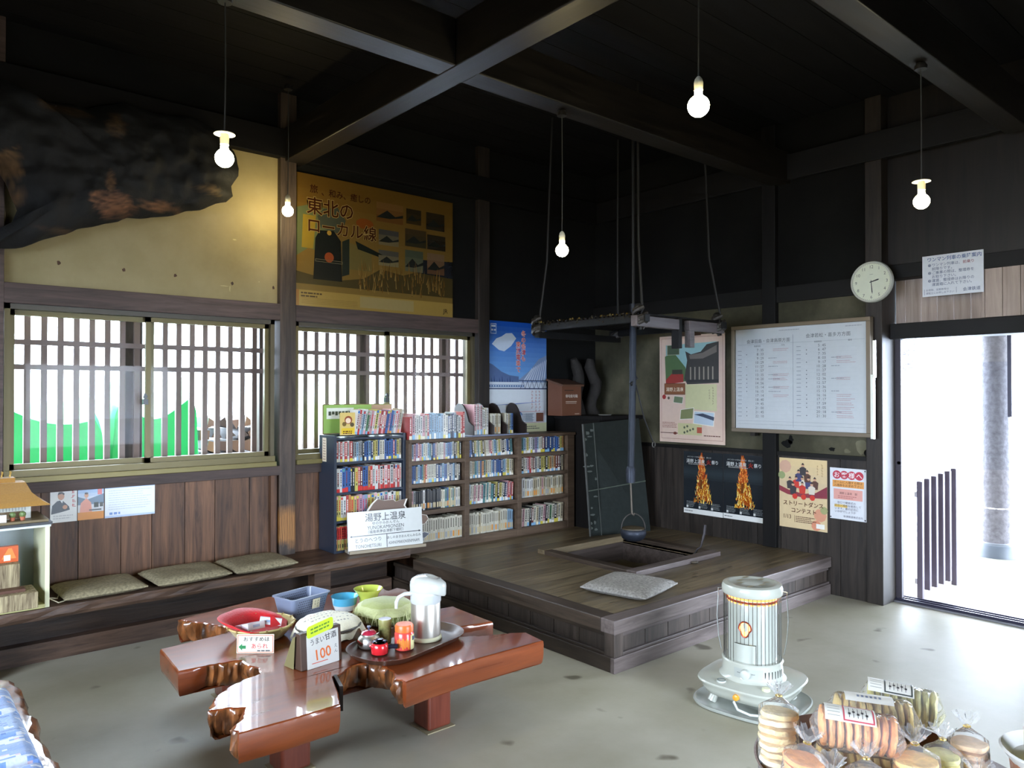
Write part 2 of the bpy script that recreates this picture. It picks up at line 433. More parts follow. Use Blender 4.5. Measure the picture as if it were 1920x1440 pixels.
class Sheet:
    """Flat printed sheet: rectangles, outlines and lettering in its own u (right), v (up) metres; N faces the reader."""
    STEP = 0.0004
    def __init__(self, origin, u, v, mb=None):
        self.o, self.u, self.v = Vector(origin), Vector(u).normalized(), Vector(v).normalized()
        self.n = self.u.cross(self.v).normalized(); self.mb = mb or MB()
    k = 0
    def P(self, a, b, l): return self.o + self.u * a + self.v * b + self.n * (l * self.STEP + (self.k % 60) * 6e-6 if l else 0)
    def paper(self, w, h, col, t=0.0015, mat=0):
        vs = [self.P(a, b, 0) - self.n * d for d in (0, t) for a, b in ((0, 0), (w, 0), (w, h), (0, h))]
        self.mb.add(vs, [(0, 1, 2, 3), (7, 6, 5, 4), (0, 4, 5, 1), (1, 5, 6, 2), (2, 6, 7, 3), (3, 7, 4, 0)], col, mat); return self
    def rect(self, a0, b0, a1, b1, col, l=1, mat=0):
        self.k += 1
        self.mb.add([self.P(a0, b0, l), self.P(a1, b0, l), self.P(a1, b1, l), self.P(a0, b1, l)], [(0, 1, 2, 3)], col, mat); return self
    def poly(self, pts, col, l=1, mat=0):
        self.k += 1
        self.mb.add([self.P(a, b, l) for a, b in pts], [list(range(len(pts)))], col, mat); return self
    def disc(self, a, b, r, col, l=1, seg=20, mat=0, ry=None):
        return self.poly([(a + r * math.cos(2 * math.pi * k / seg), b + (ry or r) * math.sin(2 * math.pi * k / seg)) for k in range(seg)], col, l, mat)
    def frame(self, a0, b0, a1, b1, w, col, l=1, mat=0):
        self.rect(a0, b0, a1, b0 + w, col, l, mat); self.rect(a0, b1 - w, a1, b1, col, l, mat)
        self.rect(a0, b0, a0 + w, b1, col, l, mat); return self.rect(a1 - w, b0, a1, b1, col, l, mat)
    def grad(self, a0, b0, a1, b1, c0, c1, n=10, l=1):
        for i in range(n):
            t = (i + .5) / n
            self.rect(a0, b0 + (b1 - b0) * i / n, a1, b0 + (b1 - b0) * (i + 1) / n, tuple(x + (y - x) * t for x, y in zip(c0, c1)), l)
        return self
    def text(self, s, a, b, size, col, l=2, align='LEFT', bold=0.0, sx=1.0, rot=0.0, mat=0):
        self.k += 1
        vs, fs = glyphs(s, size, bold, align); ca, sa = math.cos(rot), math.sin(rot)
        self.mb.add([self.P(a + (x * sx) * ca - y * sa, b + (x * sx) * sa + y * ca, l) for x, y, _ in vs], fs, col, mat); return self
    def vtext(self, s, a, b, size, col, l=2, bold=0.0, pitch=1.05):
        for i, ch in enumerate(s): self.text(ch, a, b - i * size * pitch, size, col, l, 'CENTER', bold)
        return self
    def vmarks(self, a, b, n, size, col, l=2, r_=random.Random(77)):
        for i in range(n):
            y = b - i * size * 1.1
            for j in range(3): x = a + r_.uniform(-.4, .15) * size; self.rect(x, y + j * size * .26, x + size * r_.uniform(.35, .6), y + j * size * .26 + size * .13, col, l)
            self.rect(a - size * .06, y, a + size * .06, y + size * .75, col, l)
        return self
    def lines(self, a0, b0, a1, n, dy, h, col, l=2, ragged=0.25):
        for i in range(n):
            x = a0; e = a1 - random.random() * ragged * (a1 - a0)
            while x < e:
                w = random.uniform(1.2, 4) * h
                self.rect(x, b0 - i * dy, min(x + w, e), b0 - i * dy + h, col, l); x += w + h * 0.5
        return self
def wall_a(x, z, y): return Sheet((x, y, z), (1, 0, 0), (0, 0, 1))          # on the window wall, facing the room
def wall_b(y, z, x): return Sheet((x, y, z), (0, -1, 0), (0, 0, 1))         # on the door wall
def wob(x, y, z, s=1.0): return noise.noise(Vector((x * s, y * s, z * s)))
# ================================================================ the room
YA, XB, ZC = 5.05, 5.42, 3.60          # window wall, door wall, ceiling boards
X0, Y0 = -2.3, -2.2                    # walls behind the camera
rnd = random.Random(3)
def shade(a=0.85, b=1.15, r=rnd):
    k = r.uniform(a, b); return (k, k, k)

mb = MB(); mb.box(X0 - .1, 5.72, Y0 - .1, 5.25, -0.12, 0.0)
struct(mb.build('floor', 'floor'))
mb = MB(); mb.box(-40, 60, -40, 60, -0.4, -0.13)
struct(mb.build('ground', 'snow'))
mb = MB(); mb.box(-12, 12, -14, Y0 - .1, -0.13, -0.05); mb.box(-14, X0 - .1, Y0 - .1, 8, -0.13, -0.05)  # dark unseen strips added beyond the rear openings to cut upward bounce light
struct(mb.build('ground', 'sootz'))
mb = MB(); mb.box(5.72, 9.3, -4, 5.6, -.13, -.03); struct(mb.build('ground', 'floor'))  # concrete apron added outside the door to cut light bounced off snow

# ceiling: boards laid across joists
mb = MB(); y = Y0
while y < 5.2:
    mb.box(X0 - .1, XB + .15, y, min(y + .205, 5.2), ZC, ZC + .03, shade(.8, 1.2)); y += .21
mb.box(X0 - .1, XB + .2, Y0 - .1, 5.3, ZC + .03, ZC + .1)
struct(mb.build('ceiling', 'soot'))

# window wall
mb = MB()
PL = (2.115, ZC)
mb.box(-2.3, .46, YA, YA + .1, 2.115, 3.2, WHITE, 0); mb.box(.56, 2.18, YA, YA + .1, 2.115, 3.2, WHITE, 0); mb.box(-2.3, 2.2, YA, YA + .1, 3.2, ZC, WHITE, 3)
mb.box(2.26, 3.94, YA, YA + .1, 2.115, ZC, WHITE, 3); mb.box(4.02, XB + .1, YA, YA + .1, .2, ZC, WHITE, 3)
mb.box(2.26, XB + .1, YA + .001, YA + .1, -.1, .99, WHITE, 2)
x = -2.3
while x < 2.17:                        # stained wainscot boards
    w = rnd.uniform(.17, .24)
    mb.box(x, min(x + w, 2.17) - .004, YA - .012, YA + .1, .1, .99, shade(.75, 1.2), 2); x += w
mb.box(-2.3, .46, YA, YA + .1, .99, 2.115, WHITE, 1)
def blot(cx_, cz_, w_, h_, slot, col, seed, east=False):
    r_ = random.Random(seed); q = [(cx_ + w_ * math.cos(k / 12 * 6.283) * r_.uniform(.6, 1.2), cz_ + h_ * math.sin(k / 12 * 6.283) * r_.uniform(.6, 1.2)) for k in range(12)]
    mb.add([(XB - .0012, a, b) if east else (a, YA - .0012, b) for a, b in q], [list(range(12))], col, slot)
for k, (a, b) in enumerate(((.831, 2.258), (1.179, 2.252), (1.481, 2.248), (1.847, 2.232), (2.133, 2.229))): blot(a, b, .010, .013, 2, (.5, .45, .35), k)
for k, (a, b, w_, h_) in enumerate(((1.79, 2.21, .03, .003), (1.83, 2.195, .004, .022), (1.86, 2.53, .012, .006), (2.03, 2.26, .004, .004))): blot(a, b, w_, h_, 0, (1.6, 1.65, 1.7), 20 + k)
struct(mb.build('wall_north', ['ochre', 'khaki', 'plank', 'sootp']))
mb = MB()
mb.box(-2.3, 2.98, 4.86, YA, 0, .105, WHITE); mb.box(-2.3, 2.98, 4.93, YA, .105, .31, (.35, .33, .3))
struct(mb.build('baseboard_north', 'bench'))

for i, (a, b) in enumerate(((.44, .56), (2.162, 2.28), (3.92, 4.04))):
    mb = MB(); mb.box(a, b, 5.0, 5.14, .31, ZC)
    struct(mb.build('post', 'post' if i == 1 else 'lintel' if i == 0 else 'plankd', origin=((a + b) / 2, 5.07, .36), bevel=.004))
mb = MB(); mb.box(-2.3, 2.17, 5.003, 5.12, 2.0, 2.115)
struct(mb.build('trim_1', 'lintel', bevel=.003))
mb = MB(); mb.box(2.28, 3.92, 5.003, 5.12, 2.0, 2.115, (.75, .75, .78))
struct(mb.build('trim_2', 'lintel', bevel=.003))
mb = MB(); mb.box(.56, 2.17, 5.0, 5.04, .92, .985, (.7, .68, .66)); mb.box(2.28, 3.92, 5.0, 5.04, .92, .985, (.55, .53, .5))
struct(mb.build('trim_3', 'lintel', bevel=.003))
mb = MB(); mb.box(2.10, 2.135, 5.0, 5.05, .37, .92, (.6, .56, .52))
struct(mb.build('trim_4', 'plank'))

# two sliding windows in bronze aluminium
def window(n, x0, x1, xm):
    root = bpy.data.objects.new('window_%d' % n, None); COL.objects.link(root); root.location = (x0, 5.05, 1.0); root['world_base'] = (x0, 5.05, 1.0)
    struct(root)
    c = rgb(100, 90, 56)
    f = MB(); z0, z1 = 1.0, 2.0
    f.box(x0, x1, 5.015, 5.16, z0, z0 + .055, c); f.box(x0, x1, 5.03, 5.16, z1 - .03, z1, rgb(70, 66, 58))
    f.box(x0, x0 + .028, 5.03, 5.16, z0, z1, c); f.box(x1 - .028, x1, 5.03, 5.16, z0, z1, rgb(84, 76, 56))
    f.build('window_frame', 'alu', root)
    s = MB(); s.box(x0 - .0, x1 + .0, 4.985, 5.02, .985, 1.018, rgb(112, 102, 60))
    s.build('window_sill', 'alu', root, bevel=.003)
    for k, (a, b, y) in enumerate(((x0 + .028, xm + .03, 5.10), (xm - .03, x1 - .028, 5.06))):
        g = MB(); zz0, zz1 = z0 + .055, z1 - .03
        g.box(a, b, y, y + .025, zz0, zz0 + .03, c); g.box(a, b, y, y + .025, zz1 - .03, zz1, c)
        g.box(a, a + .03, y, y + .025, zz0, zz1, c); g.box(b - .03, b, y, y + .025, zz0, zz1, c)
        sash = g.build('sash', 'alu', root)
        p = MB(); p.box(a + .03, b - .03, y + .010, y + .014, zz0 + .03, zz1 - .03)
        p.build('pane', 'glass', sash, origin=Vector((x0, 5.05, 1.0)))
    k = MB(); k.box(xm - .05, xm - .02, 5.035, 5.06, 1.42, 1.455, rgb(30, 30, 30)); k.lathe([(.012, -.012), (.012, .012)], xm - .04, 5.03, 1.47, 10, rgb(25, 25, 25), axis='y'); k.box(xm - .047, xm - .035, 5.02, 5.035, 1.455, 1.49, rgb(25, 25, 25))
    k.build('latch', 'plastic', root)
    return root
window(1, .565, 2.135, 1.34)
window(2, 2.285, 3.90, 3.08)

# outside the windows: wooden lattices between porch posts
def lattice(x0, x1, xs, label):
    t = thing('wooden_lattice', label, 'lattice', ((x0 + x1) / 2, 5.30, 1.04), 'wooden lattices outside the windows')
    tmpl = None
    for x in xs:
        if tmpl is None:
            b = MB(); b.box(-.017, .017, -.014, .014, 0, 1.35, rgb(130, 112, 106))
            tmpl = o = b.build('bar', 'print', t, origin=Vector((0, 0, 0)))
        else:
            o = tmpl.copy(); COL.objects.link(o)
        o.location = (x - (x0 + x1) / 2, 0, 0)
    for z in (1.055, 1.649, 1.797):
        b = MB(); b.box(x0, x1, 5.27, 5.286, z - .016, z + .016, rgb(128, 112, 110)); b.build('rail', 'print', t)
lattice(.45, 2.2, [.537 + .0866 * k for k in range(20)], 'dark wooden lattice outside the window above the seat cushions')
lattice(2.26, 4.05, [2.31 + .0885 * k for k in range(20)], 'dark wooden lattice outside the window above the bookcases')
for x, w, lab in ((1.30, .115, 'grey porch post outside the window, in front of the green tarpaulins'), (2.20, .115, 'grey porch post outside the window, in front of the firewood'), (2.965, .09, 'grey porch post outside the window over the black bookcase'), (3.79, .08, 'narrow grey porch post outside, at the far end of the bookcase window')):
    mb = MB(); mb.box(x - w / 2, x + w / 2, 5.3145, 5.3145 + w, -.13, 2.9)
    tag(mb.build('porch_post', M['skirt'], origin=(x, 5.45, -.13), bevel=.006), lab, 'post', 'porch posts')

# tarpaulin-covered piles and the stack of split firewood
def tarp(x0, x1, y0, y1, h, label, seed):
    nx, ny = 22, 10; mb = MB(); vs = []; fs = []
    for i in range(nx + 1):
        for j in range(ny + 1):
            u, w = i / nx, j / ny
            x = x0 + (x1 - x0) * u
            prof = [(0, 0), (0.02, .35), (0.05, .7), (.08, .88), (.22, .965), (.5, 1.0), (.75, .97), (.92, .88), (.96, .5), (1, 0)]
            for (a, ha), (b2, hb) in zip(prof, prof[1:]):
                if a <= w <= b2: hz = ha + (hb - ha) * (w - a) / (b2 - a); break
            end = min(1, min(u, 1 - u) / .07) ** .5 if 0 < u < 1 else 0
            z = h * hz * (0.55 + .45 * end) * (.93 + .07 * math.sin(seed + u * 5.0)) + .015 * wob(x * 3, w * 4, seed)
            vs.append((x + .01 * wob(x, w * 5, seed + 2), y0 + (y1 - y0) * w, z - .13))
    for i in range(nx):
        for j in range(ny):
            a = i * (ny + 1) + j; fs.append((a, a + ny + 1, a + ny + 2, a + 1))
    # snow lies on the flat top, bare green below
    cols = [rgb(5, 150, 72) if (k % ny) < 7 else rgb(8, 140, 70) for k in range(len(fs))]
    mb.add(vs, fs, cols)
    o = mb.build('tarpaulin', 'plastic', origin=((x0 + x1) / 2, y0, -.13), smooth=True)
    tag(o, label, 'tarpaulin', 'green tarpaulins over the woodpiles')
tarp(.30, 1.40, 6.3, 7.4, 1.80, 'green tarpaulin over the pile outside, farther from the firewood', 1.0)
tarp(1.42, 2.10, 6.35, 7.4, 1.83, 'green tarpaulin over the pile outside, next to the firewood', 2.4)
k = 0; rl = random.Random(11)
ordn = ['lowest', 'second', 'third', 'fourth', 'fifth', 'sixth', 'seventh', 'eighth', 'ninth', 'tenth', 'eleventh', 'twelfth', 'thirteenth', 'top']
orcol = ['first', 'second', 'third', 'fourth', 'fifth', 'sixth', 'seventh', 'eighth', 'ninth', 'tenth', 'eleventh', 'twelfth']
for r in range(14):
    for c in range(11):
        if c > 6 and r > 10: continue
        x = 2.165 + c * .107 + (r % 2) * .053 + rl.uniform(-.004, .004); z = -.07 + r * .1
        n = rl.choice((3, 4, 5)); a0 = rl.uniform(0, 6.28); rr = rl.uniform(.056, .062)
        pts = [(rr * math.cos(a0 + 6.283 * i / n) * rl.uniform(.85, 1.05), rr * math.sin(a0 + 6.283 * i / n) * rl.uniform(.85, 1.05)) for i in range(n)]
        mb = MB(); base = rl.choice((rgb(120, 92, 64), rgb(104, 78, 54), rgb(90, 66, 46), rgb(76, 58, 48), rgb(110, 86, 72), rgb(60, 48, 40)))
        cols = [base, base] + [tuple(v * .55 for v in base)] * n
        mb.prism(pts, 'y', 0, .45, cols)
        o = mb.build('firewood_log', 'print', origin=(0, 0, 0)); o.location = (x, 6.55 + rl.uniform(-.03, .03), z)
        tag(o, 'split firewood log, %s from the tarpaulin in the %s row of the outdoor stack' % (orcol[c], ordn[r]), 'firewood', 'split logs in the outdoor stack')

# door wall
mb = MB()
y = 2.36
mb.box(XB, XB + .12, 2.36, YA + .1, 1.03, 2.22, WHITE, 0)
mb.box(XB, XB + .12, 2.36, YA + .1, 2.22, ZC, WHITE, 2)
while y < 5.1:
    w = rnd.uniform(.18, .26)
    mb.box(XB - .014, XB + .12, y, min(y + w, 5.1) - .004, 0, 1.03, shade(.8, 1.25), 1); y += w
mb.box(XB, XB + .12, Y0, 1.26, 0, ZC, WHITE, 1)  # unseen wall added across part of the doorway to halve its light
mb.box(XB + .075, XB + .16, 1.26, 2.36, 2.40, ZC, (.4, .38, .38), 1)
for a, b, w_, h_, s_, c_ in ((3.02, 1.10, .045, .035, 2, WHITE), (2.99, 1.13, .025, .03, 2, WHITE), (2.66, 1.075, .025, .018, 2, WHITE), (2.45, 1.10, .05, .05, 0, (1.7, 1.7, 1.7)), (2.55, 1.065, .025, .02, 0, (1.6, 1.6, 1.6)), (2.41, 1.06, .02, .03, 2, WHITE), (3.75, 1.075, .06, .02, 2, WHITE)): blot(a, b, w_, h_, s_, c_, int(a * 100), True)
struct(mb.build('wall_east', ['khaki', 'plankd', 'sootp']))
mb = MB(); mb.box(XB - .03, XB + .02, 2.40, YA, 1.005, 1.035, (.8, .78, .7))
struct(mb.build('trim_6', 'sooty'))
mb = MB(); mb.box(XB - .05, XB + .1, 3.09, 3.205, .28, ZC)
struct(mb.build('post', 'sootz', origin=(XB, 3.15, .28), bevel=.004))
mb = MB(); mb.box(XB - .03, XB + .215, 2.285, 2.40, 0, ZC)
struct(mb.build('post', 'plankd', origin=(XB + .05, 2.34, 0), bevel=.004))
mb = MB(); mb.box(XB - .02, XB + .32, 1.26, 1.38, 0, ZC)
struct(mb.build('post', 'plankd', origin=(XB + .05, 1.32, 0), bevel=.004))
mb = MB(); mb.box(XB - .03, XB + .1, 2.40, YA, 2.20, 2.32, (.7, .7, .7))
struct(mb.build('trim_7', 'sooty'))

# doorway: lintel, transom boards, threshold with rails, edge of the sliding leaf
d = bpy.data.objects.new('door_1', None); COL.objects.link(d); d.location = (5.62, 1.85, 0); d['world_base'] = (5.62, 1.85, 0); struct(d)
mb = MB(); mb.box(5.52, 5.72, 1.38, 2.285, 1.875, 1.985); mb.build('lintel', 'sooty', d, bevel=.004)
mb = MB(); mb.box(5.49, 5.66, 1.38, 2.285, 2.30, 2.40); mb.build('head_beam', 'sooty', d, bevel=.004)
mb = MB(); y = 1.38
while y < 2.28:
    mb.box(5.62, 5.635, y, min(y + .105, 2.285) - .003, 1.985, 2.30, shade(.92, 1.06)); y += .105
mb.build('transom_boards', 'palewood', d)
mb = MB(); y = 1.38
while y < 1.70:
    mb.box(5.50, 5.514, y, min(y + .10, 1.70) - .003, 1.985, 2.30, shade(.92, 1.06)); y += .10
mb.build('sliding_board', 'palewood', d)
mb = MB(); mb.box(5.56, 5.72, 1.38, 2.285, 0.0, .012, rgb(150, 150, 158))
for x in (5.585, 5.635, 5.685): mb.box(x, x + .012, 1.38, 2.285, .012, .026, rgb(70, 68, 84))
mb.build('threshold_rail', 'metal', d)
mb = MB(); mb.box(5.60, 5.635, 2.245, 2.285, .026, 1.875, rgb(58, 52, 60)); mb.build('leaf_edge', 'print', d)
mb = MB(); mb.lathe([(.012, 0), (.014, .012), (.008, .02)], 5.60, 2.262, .99, 12, rgb(120, 130, 150), axis='x'); mb.build('door_handle', 'metal', d)

# walls behind the camera, their unseen openings sized for fill light
mb = MB()
mb.box(X0 - .1, X0, Y0, -.2, 0, ZC); mb.box(X0 - .1, X0, 3.4, YA + .1, 0, ZC); mb.box(X0 - .1, X0, -.2, .2, 0, ZC); mb.box(X0 - .1, X0, 3.2, 3.4, 0, ZC); mb.box(X0 - .1, X0, .2, 3.2, 0, .8); mb.box(X0 - .1, X0, .2, 3.2, 2.1, ZC)
struct(mb.build('wall_west', 'sootz'))
mb = MB()
mb.box(X0, 1.65, Y0 - .1, Y0, 0, ZC); mb.box(3.55, XB + .1, Y0 - .1, Y0, 0, ZC); mb.box(1.65, 3.55, Y0 - .1, Y0, 1.9, ZC)
struct(mb.build('wall_south', 'sootz'))

# beams
BZ = 3.12
for a, b, lo, hi in ((2.195, 2.34, Y0, 5.06), (-.9, -.76, Y0, 5.06)):
    mb = MB(); mb.box(a, b, lo, hi, BZ, BZ + .24); struct(mb.build('beam', 'beamy', origin=((a + b) / 2, 0, BZ), bevel=.006))
for a, b, c in ((2.985, 3.135, 1.0), (1.40, 1.53, 1.15), (-.4, -.26, 1)):
    for x0, x1 in ((X0, -.9), (-.76, 2.195), (2.34, XB)):
        mb = MB(); mb.box(x0, x1, a, b, BZ + .002, BZ + .24, (c, c, c)); struct(mb.build('beam', 'beamx', origin=((x0 + x1) / 2, (a + b) / 2, BZ), bevel=.006))
mb = MB(); mb.box(X0, XB, 4.985, 5.05, 3.14, 3.34); struct(mb.build('beam', 'soot', origin=(2, 5.02, 3.14), bevel=.005))
mb = MB(); mb.box(XB - .05, XB, 1.38, 5.0, 3.14, 3.34); struct(mb.build('beam', 'sooty', origin=(XB, 2.5, 3.14), bevel=.005))

# ================================================================ outside the doorway
t = thing('round_porch_pillar', 'round weathered wooden pillar on a stone foot outside the doorway', 'pillar', (8.0, 2.36, -.13))
mb = MB(); mb.lathe([(.125, .12, rgb(104, 100, 104)), (.118, .8, rgb(98, 96, 102)), (.112, 1.8, rgb(106, 102, 104)), (.108, 2.57)], 8.0, 2.36, -.02, 20, rgb(100, 98, 102)); mb.build('shaft', 'bark', t, smooth=True)
mb = MB(); mb.lathe([(.19, -.11), (.19, .06), (.165, .10)], 8.0, 2.36, -.02, 20, rgb(92, 98, 106)); mb.build('stone_foot', 'print', t, smooth=True)
mb = MB(); mb.tube([(8.0 + .121 * math.cos(a / 10 * 6.283), 2.36 + .121 * math.sin(a / 10 * 6.283), .42) for a in range(11)], .008, 6, rgb(235, 235, 240)); mb.build('white_cord', 'print', t)
t = thing('slatted_railing', 'short slatted wooden railing just outside the doorway', 'railing', (6.2, 2.22, -.13))
for i in range(6):
    x = 5.87 + i * .134; end = i in (0, 5)
    mb = MB(); mb.box(x - .019, x + .019, 2.20, 2.24, -.13 if i == 0 else -.1 if end else .02, .84 + .01 * i, rgb(84, 74, 88)); mb.build('slat', 'print', t, bevel=.004)
for z in (.10, .74):
    mb = MB(); mb.box(5.87, 6.54, 2.24, 2.262, z - .02, z + .02, rgb(225, 222, 228)); mb.build('rail', 'print', t)
mb = MB(); mb.box(5.55, 10.4, -4.0, 5.6, 2.56, 2.62); struct(mb.build('porch_roof', 'plankd', origin=(7.4, 2, 2.56)))  # roof out of view, lowered and lengthened to hold back door light
mb = MB(); mb.box(-3, 6, 5.2, 6.15, 2.9, 2.96); struct(mb.build('eaves_roof', 'plankd', origin=(1.5, 5.6, 2.9)))
mb = MB(); mb.box(7.18, 7.21, 2.0, 2.03, 1.29, 2.56, rgb(50, 48, 64))
tag(mb.build('hanging_downpipe', 'print', origin=(7.2, 2.02, 1.29)), 'thin dark pipe hanging beside the round pillar outdoors', 'pipe')
t = thing('snowy_tree', 'pale snow-covered tree branches seen through the doorway', 'tree', (11.5, 4.75, -.13))
rt = random.Random(5)
mb = MB(); mb.tube([(11.5, 4.75, -.13), (11.52, 4.72, 1.2), (11.5, 4.7, 2.8)], [.07, .05, .02], 8, rgb(84, 80, 80)); mb.build('trunk', 'print', t)
mb = MB()
for i in range(60):
    z = rt.uniform(1.65, 2.7); a = rt.uniform(-2.5, -.5); r = rt.uniform(.2, .62)
    p = Vector((11.5, 4.72, z)); q = p + Vector((math.cos(a) * r, math.sin(a) * r, rt.uniform(-.15, .1)))
    mb.tube([p, (p + q) / 2 + Vector((0, 0, .04)), q], [.014, .009, .004], 5, rgb(92, 90, 96))
    for j in range(5):
        s = p.lerp(q, rt.uniform(.35, 1)); mb.tube([s, s + Vector((rt.uniform(-.1, .1), rt.uniform(-.1, .1), rt.uniform(-.12, .05)))], [.007, .003], 4, rgb(98, 96, 102))
mb.build('branches', 'print', t)
# ================================================================ raised platform with the sunken hearth
PX, PY, PZ = 3.0, 2.66, .28
t = thing('raised_platform', 'low dark plank platform with a sunken hearth, built into the corner', 'platform', (PX, PY, 0))
HX0, HX1, HY0, HY1 = 3.92, 4.73, 3.30, 4.10
mb = MB(); y = PY + .10
while y < YA:
    y1 = min(y + .148, YA); c = shade(.82, 1.15)
    segs = [(PX + .11, XB - .015)]
    if y1 > HY0 and y < HY1: segs = [(PX + .11, HX0), (HX1, XB - .015)]
    for a, b in segs: mb.box(a, b, y, y1 - .0025, PZ - .03, PZ, c)
    y += .148
rs = random.Random(14)
for cx_, cy_ in ((3.25, 2.90), (3.20, 2.79), (3.45, 2.72), (3.86, 2.83), (4.85, 2.83), (5.05, 2.80), (4.5, 2.95), (4.55, 3.10), (3.75, 3.08), (3.13, 3.55), (4.2, 2.98), (5.0, 3.1), (4.7, 2.78), (5.15, 3.0), (3.5, 4.1)):
    for k_ in range(rs.choice((1, 2, 3))):
        x_, y_ = cx_ + rs.uniform(-.07, .07), cy_ + rs.uniform(-.03, .03); a_, b_ = rs.uniform(.012, .045), rs.uniform(.004, .011)
        mb.add([(x_ + a_ * math.cos(q / 9 * 6.283) * rs.uniform(.7, 1.1), y_ + b_ * math.sin(q / 9 * 6.283) * rs.uniform(.7, 1.1), PZ + .0006 + .00002 * len(mb.f) % .0003) for q in range(9)], [list(range(9))], (.38, .36, .33))
mb.build('deck', 'deck', t)
mb = MB(); mb.box(PX, XB - .02, PY, PY + .10, PZ - .075, PZ + .002); mb.build('front_edge_beam', 'edgex', t, bevel=.005)
mb = MB(); mb.box(PX, PX + .11, PY + .10, 4.60, PZ - .075, PZ + .002); mb.build('side_edge_beam', 'edgey', t, bevel=.005)
for i in range(2): pass
mb = MB(); mb.box(PX + .012, PX + .085, PY + .012, PY + .085, 0, PZ - .075); mb.build('corner_post', 'skirt', t, bevel=.003)
x = PX + .087
mb = MB()
while x < XB - .05:
    mb.box(x, min(x + .205, XB - .03) - .005, PY + .03, PY + .05, .095, PZ - .075, shade(.85, 1.15)); x += .205
mb.build('front_skirt_boards', 'skirt', t)
mb = MB(); y = PY + .087
while y < 4.9:
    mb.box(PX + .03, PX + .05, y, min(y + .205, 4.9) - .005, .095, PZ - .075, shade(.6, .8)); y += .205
mb.build('side_skirt_boards', 'skirt', t)
for nm, a in (('front_base_rail', 0), ('side_base_rail', 1)):
    mb = MB()
    if a == 0: mb.box(PX, XB - .03, PY + .002, PY + .03, 0, .082); mb.box(PX + .08, XB - .03, PY + .012, PY + .034, .082, .098, (.8, .8, .8)); mb.box(PX + .085, XB - .03, PY + .02, PY + .034, .18, .207, (.9, .9, .92))
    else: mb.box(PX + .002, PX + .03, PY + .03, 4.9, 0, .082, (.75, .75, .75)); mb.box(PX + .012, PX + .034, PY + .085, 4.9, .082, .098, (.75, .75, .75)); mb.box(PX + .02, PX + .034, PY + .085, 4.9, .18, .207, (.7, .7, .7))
    mb.build(nm, 'edgex' if a == 0 else 'edgey', t, bevel=.003)

t = thing('sunken_hearth', 'square sunken hearth with a raised wooden rim in the platform', 'hearth', (4.325, 3.70, .05))
for nm, b, m in (('rim_beam', (HX0 - .08, HX1 + .08, HY0 - .085, HY0, PZ - .02, PZ + .032), 'edgex'), ('rim_beam', (HX0 - .08, HX1 + .08, HY1, HY1 + .075, PZ - .02, PZ + .03), 'deck'), ('rim_beam', (HX0 - .08, HX0, HY0, HY1, PZ - .02, PZ + .03), 'edgey'), ('rim_beam', (HX1, HX1 + .08, HY0, HY1, PZ - .02, PZ + .03), 'edgey')):
    mb = MB(); mb.box(*b); mb.build(nm, m, t, bevel=.004)
mb = MB()
for b in ((HX0 - .02, HX1 + .02, HY0 - .02, HY0), (HX0 - .02, HX1 + .02, HY1, HY1 + .02), (HX0 - .02, HX0, HY0, HY1), (HX1, HX1 + .02, HY0, HY1)): mb.box(*b, .05, PZ - .02, (.5, .48, .45))
mb.build('pit_walls', 'edgex', t)
n = 26; vs = []; fs = []
for i in range(n + 1):
    for j in range(n + 1):
        x, y = HX0 + (HX1 - HX0) * i / n, HY0 + (HY1 - HY0) * j / n
        d2 = math.hypot(x - 4.30, y - 3.62)
        vs.append((x, y, .115 + .05 * math.exp(-(d2 / .16) ** 2) + .012 * wob(x, y, 0, 9)))
for i in range(n):
    for j in range(n): a = i * (n + 1) + j; fs.append((a, a + n + 1, a + n + 2, a + 1))
mb = MB(); mb.add(vs, fs, rgb(96, 88, 70)); tag(mb.build('ash_bed', 'ash', t, smooth=True), kind='stuff')
mb = MB(); mb.lathe([(.026, 0), (.030, .006), (.026, .012)], 4.46, HY0 - .098, PZ + .001, 16, rgb(150, 146, 140), axis='z'); mb.build('pull_ring', 'metal', t)
mb = MB(); mb.tube([(4.66, 3.42, .16), (4.72, 3.36, .32), (4.742, 3.345, .335), (4.75, 3.33, .40), (4.765, 3.33, .43), (4.77, 3.325, .50)], [.006, .006, .007, .010, .011, .012], 8, rgb(60, 56, 58))
tag(mb.build('fire_tongs', 'iron', origin=(4.66, 3.42, .16), smooth=True), 'dark iron fire tongs standing up from the hearth ash', 'tongs')
mb = MB(); mb.tube([(4.02, 3.98, .135), (4.28, 4.0, .19)], .005, 6, rgb(150, 140, 118))
tag(mb.build('fire_chopstick', 'metal', origin=(4.02, 3.98, .135)), 'thin metal rod lying across the hearth ash', 'rod')

# iron pot on its hook rod
t = thing('pot_hook_rod', 'dark iron pipe and hook rod hanging over the hearth from the roof', 'pot hook', (4.335, 3.68, .48))
mb = MB(); mb.tube([(4.338, 3.655, ZC), (4.338, 3.655, 2.1)], .012, 8, rgb(14, 13, 12)); mb.build('hanging_rope', 'rubber', t)
mb = MB(); mb.tube([(4.338, 3.655, 2.16), (4.335, 3.66, 1.5), (4.328, 3.675, .84)], .026, 14, rgb(42, 46, 54)); mb.build('pipe', 'iron', t, smooth=True)
mb = MB(); mb.lathe([(.034, 0), (.036, .10), (.028, .12)], 4.328, 3.675, .82, 14, rgb(52, 56, 66)); mb.build('pipe_collar', 'iron', t, smooth=True)
mb = MB(); mb.tube([(4.334, 3.66, 1.66), (4.36, 3.64, 1.60), (4.30, 3.65, 1.56), (4.34, 3.66, 1.53)], .010, 6, rgb(15, 14, 13)); mb.build('rope_knot', 'rubber', t)
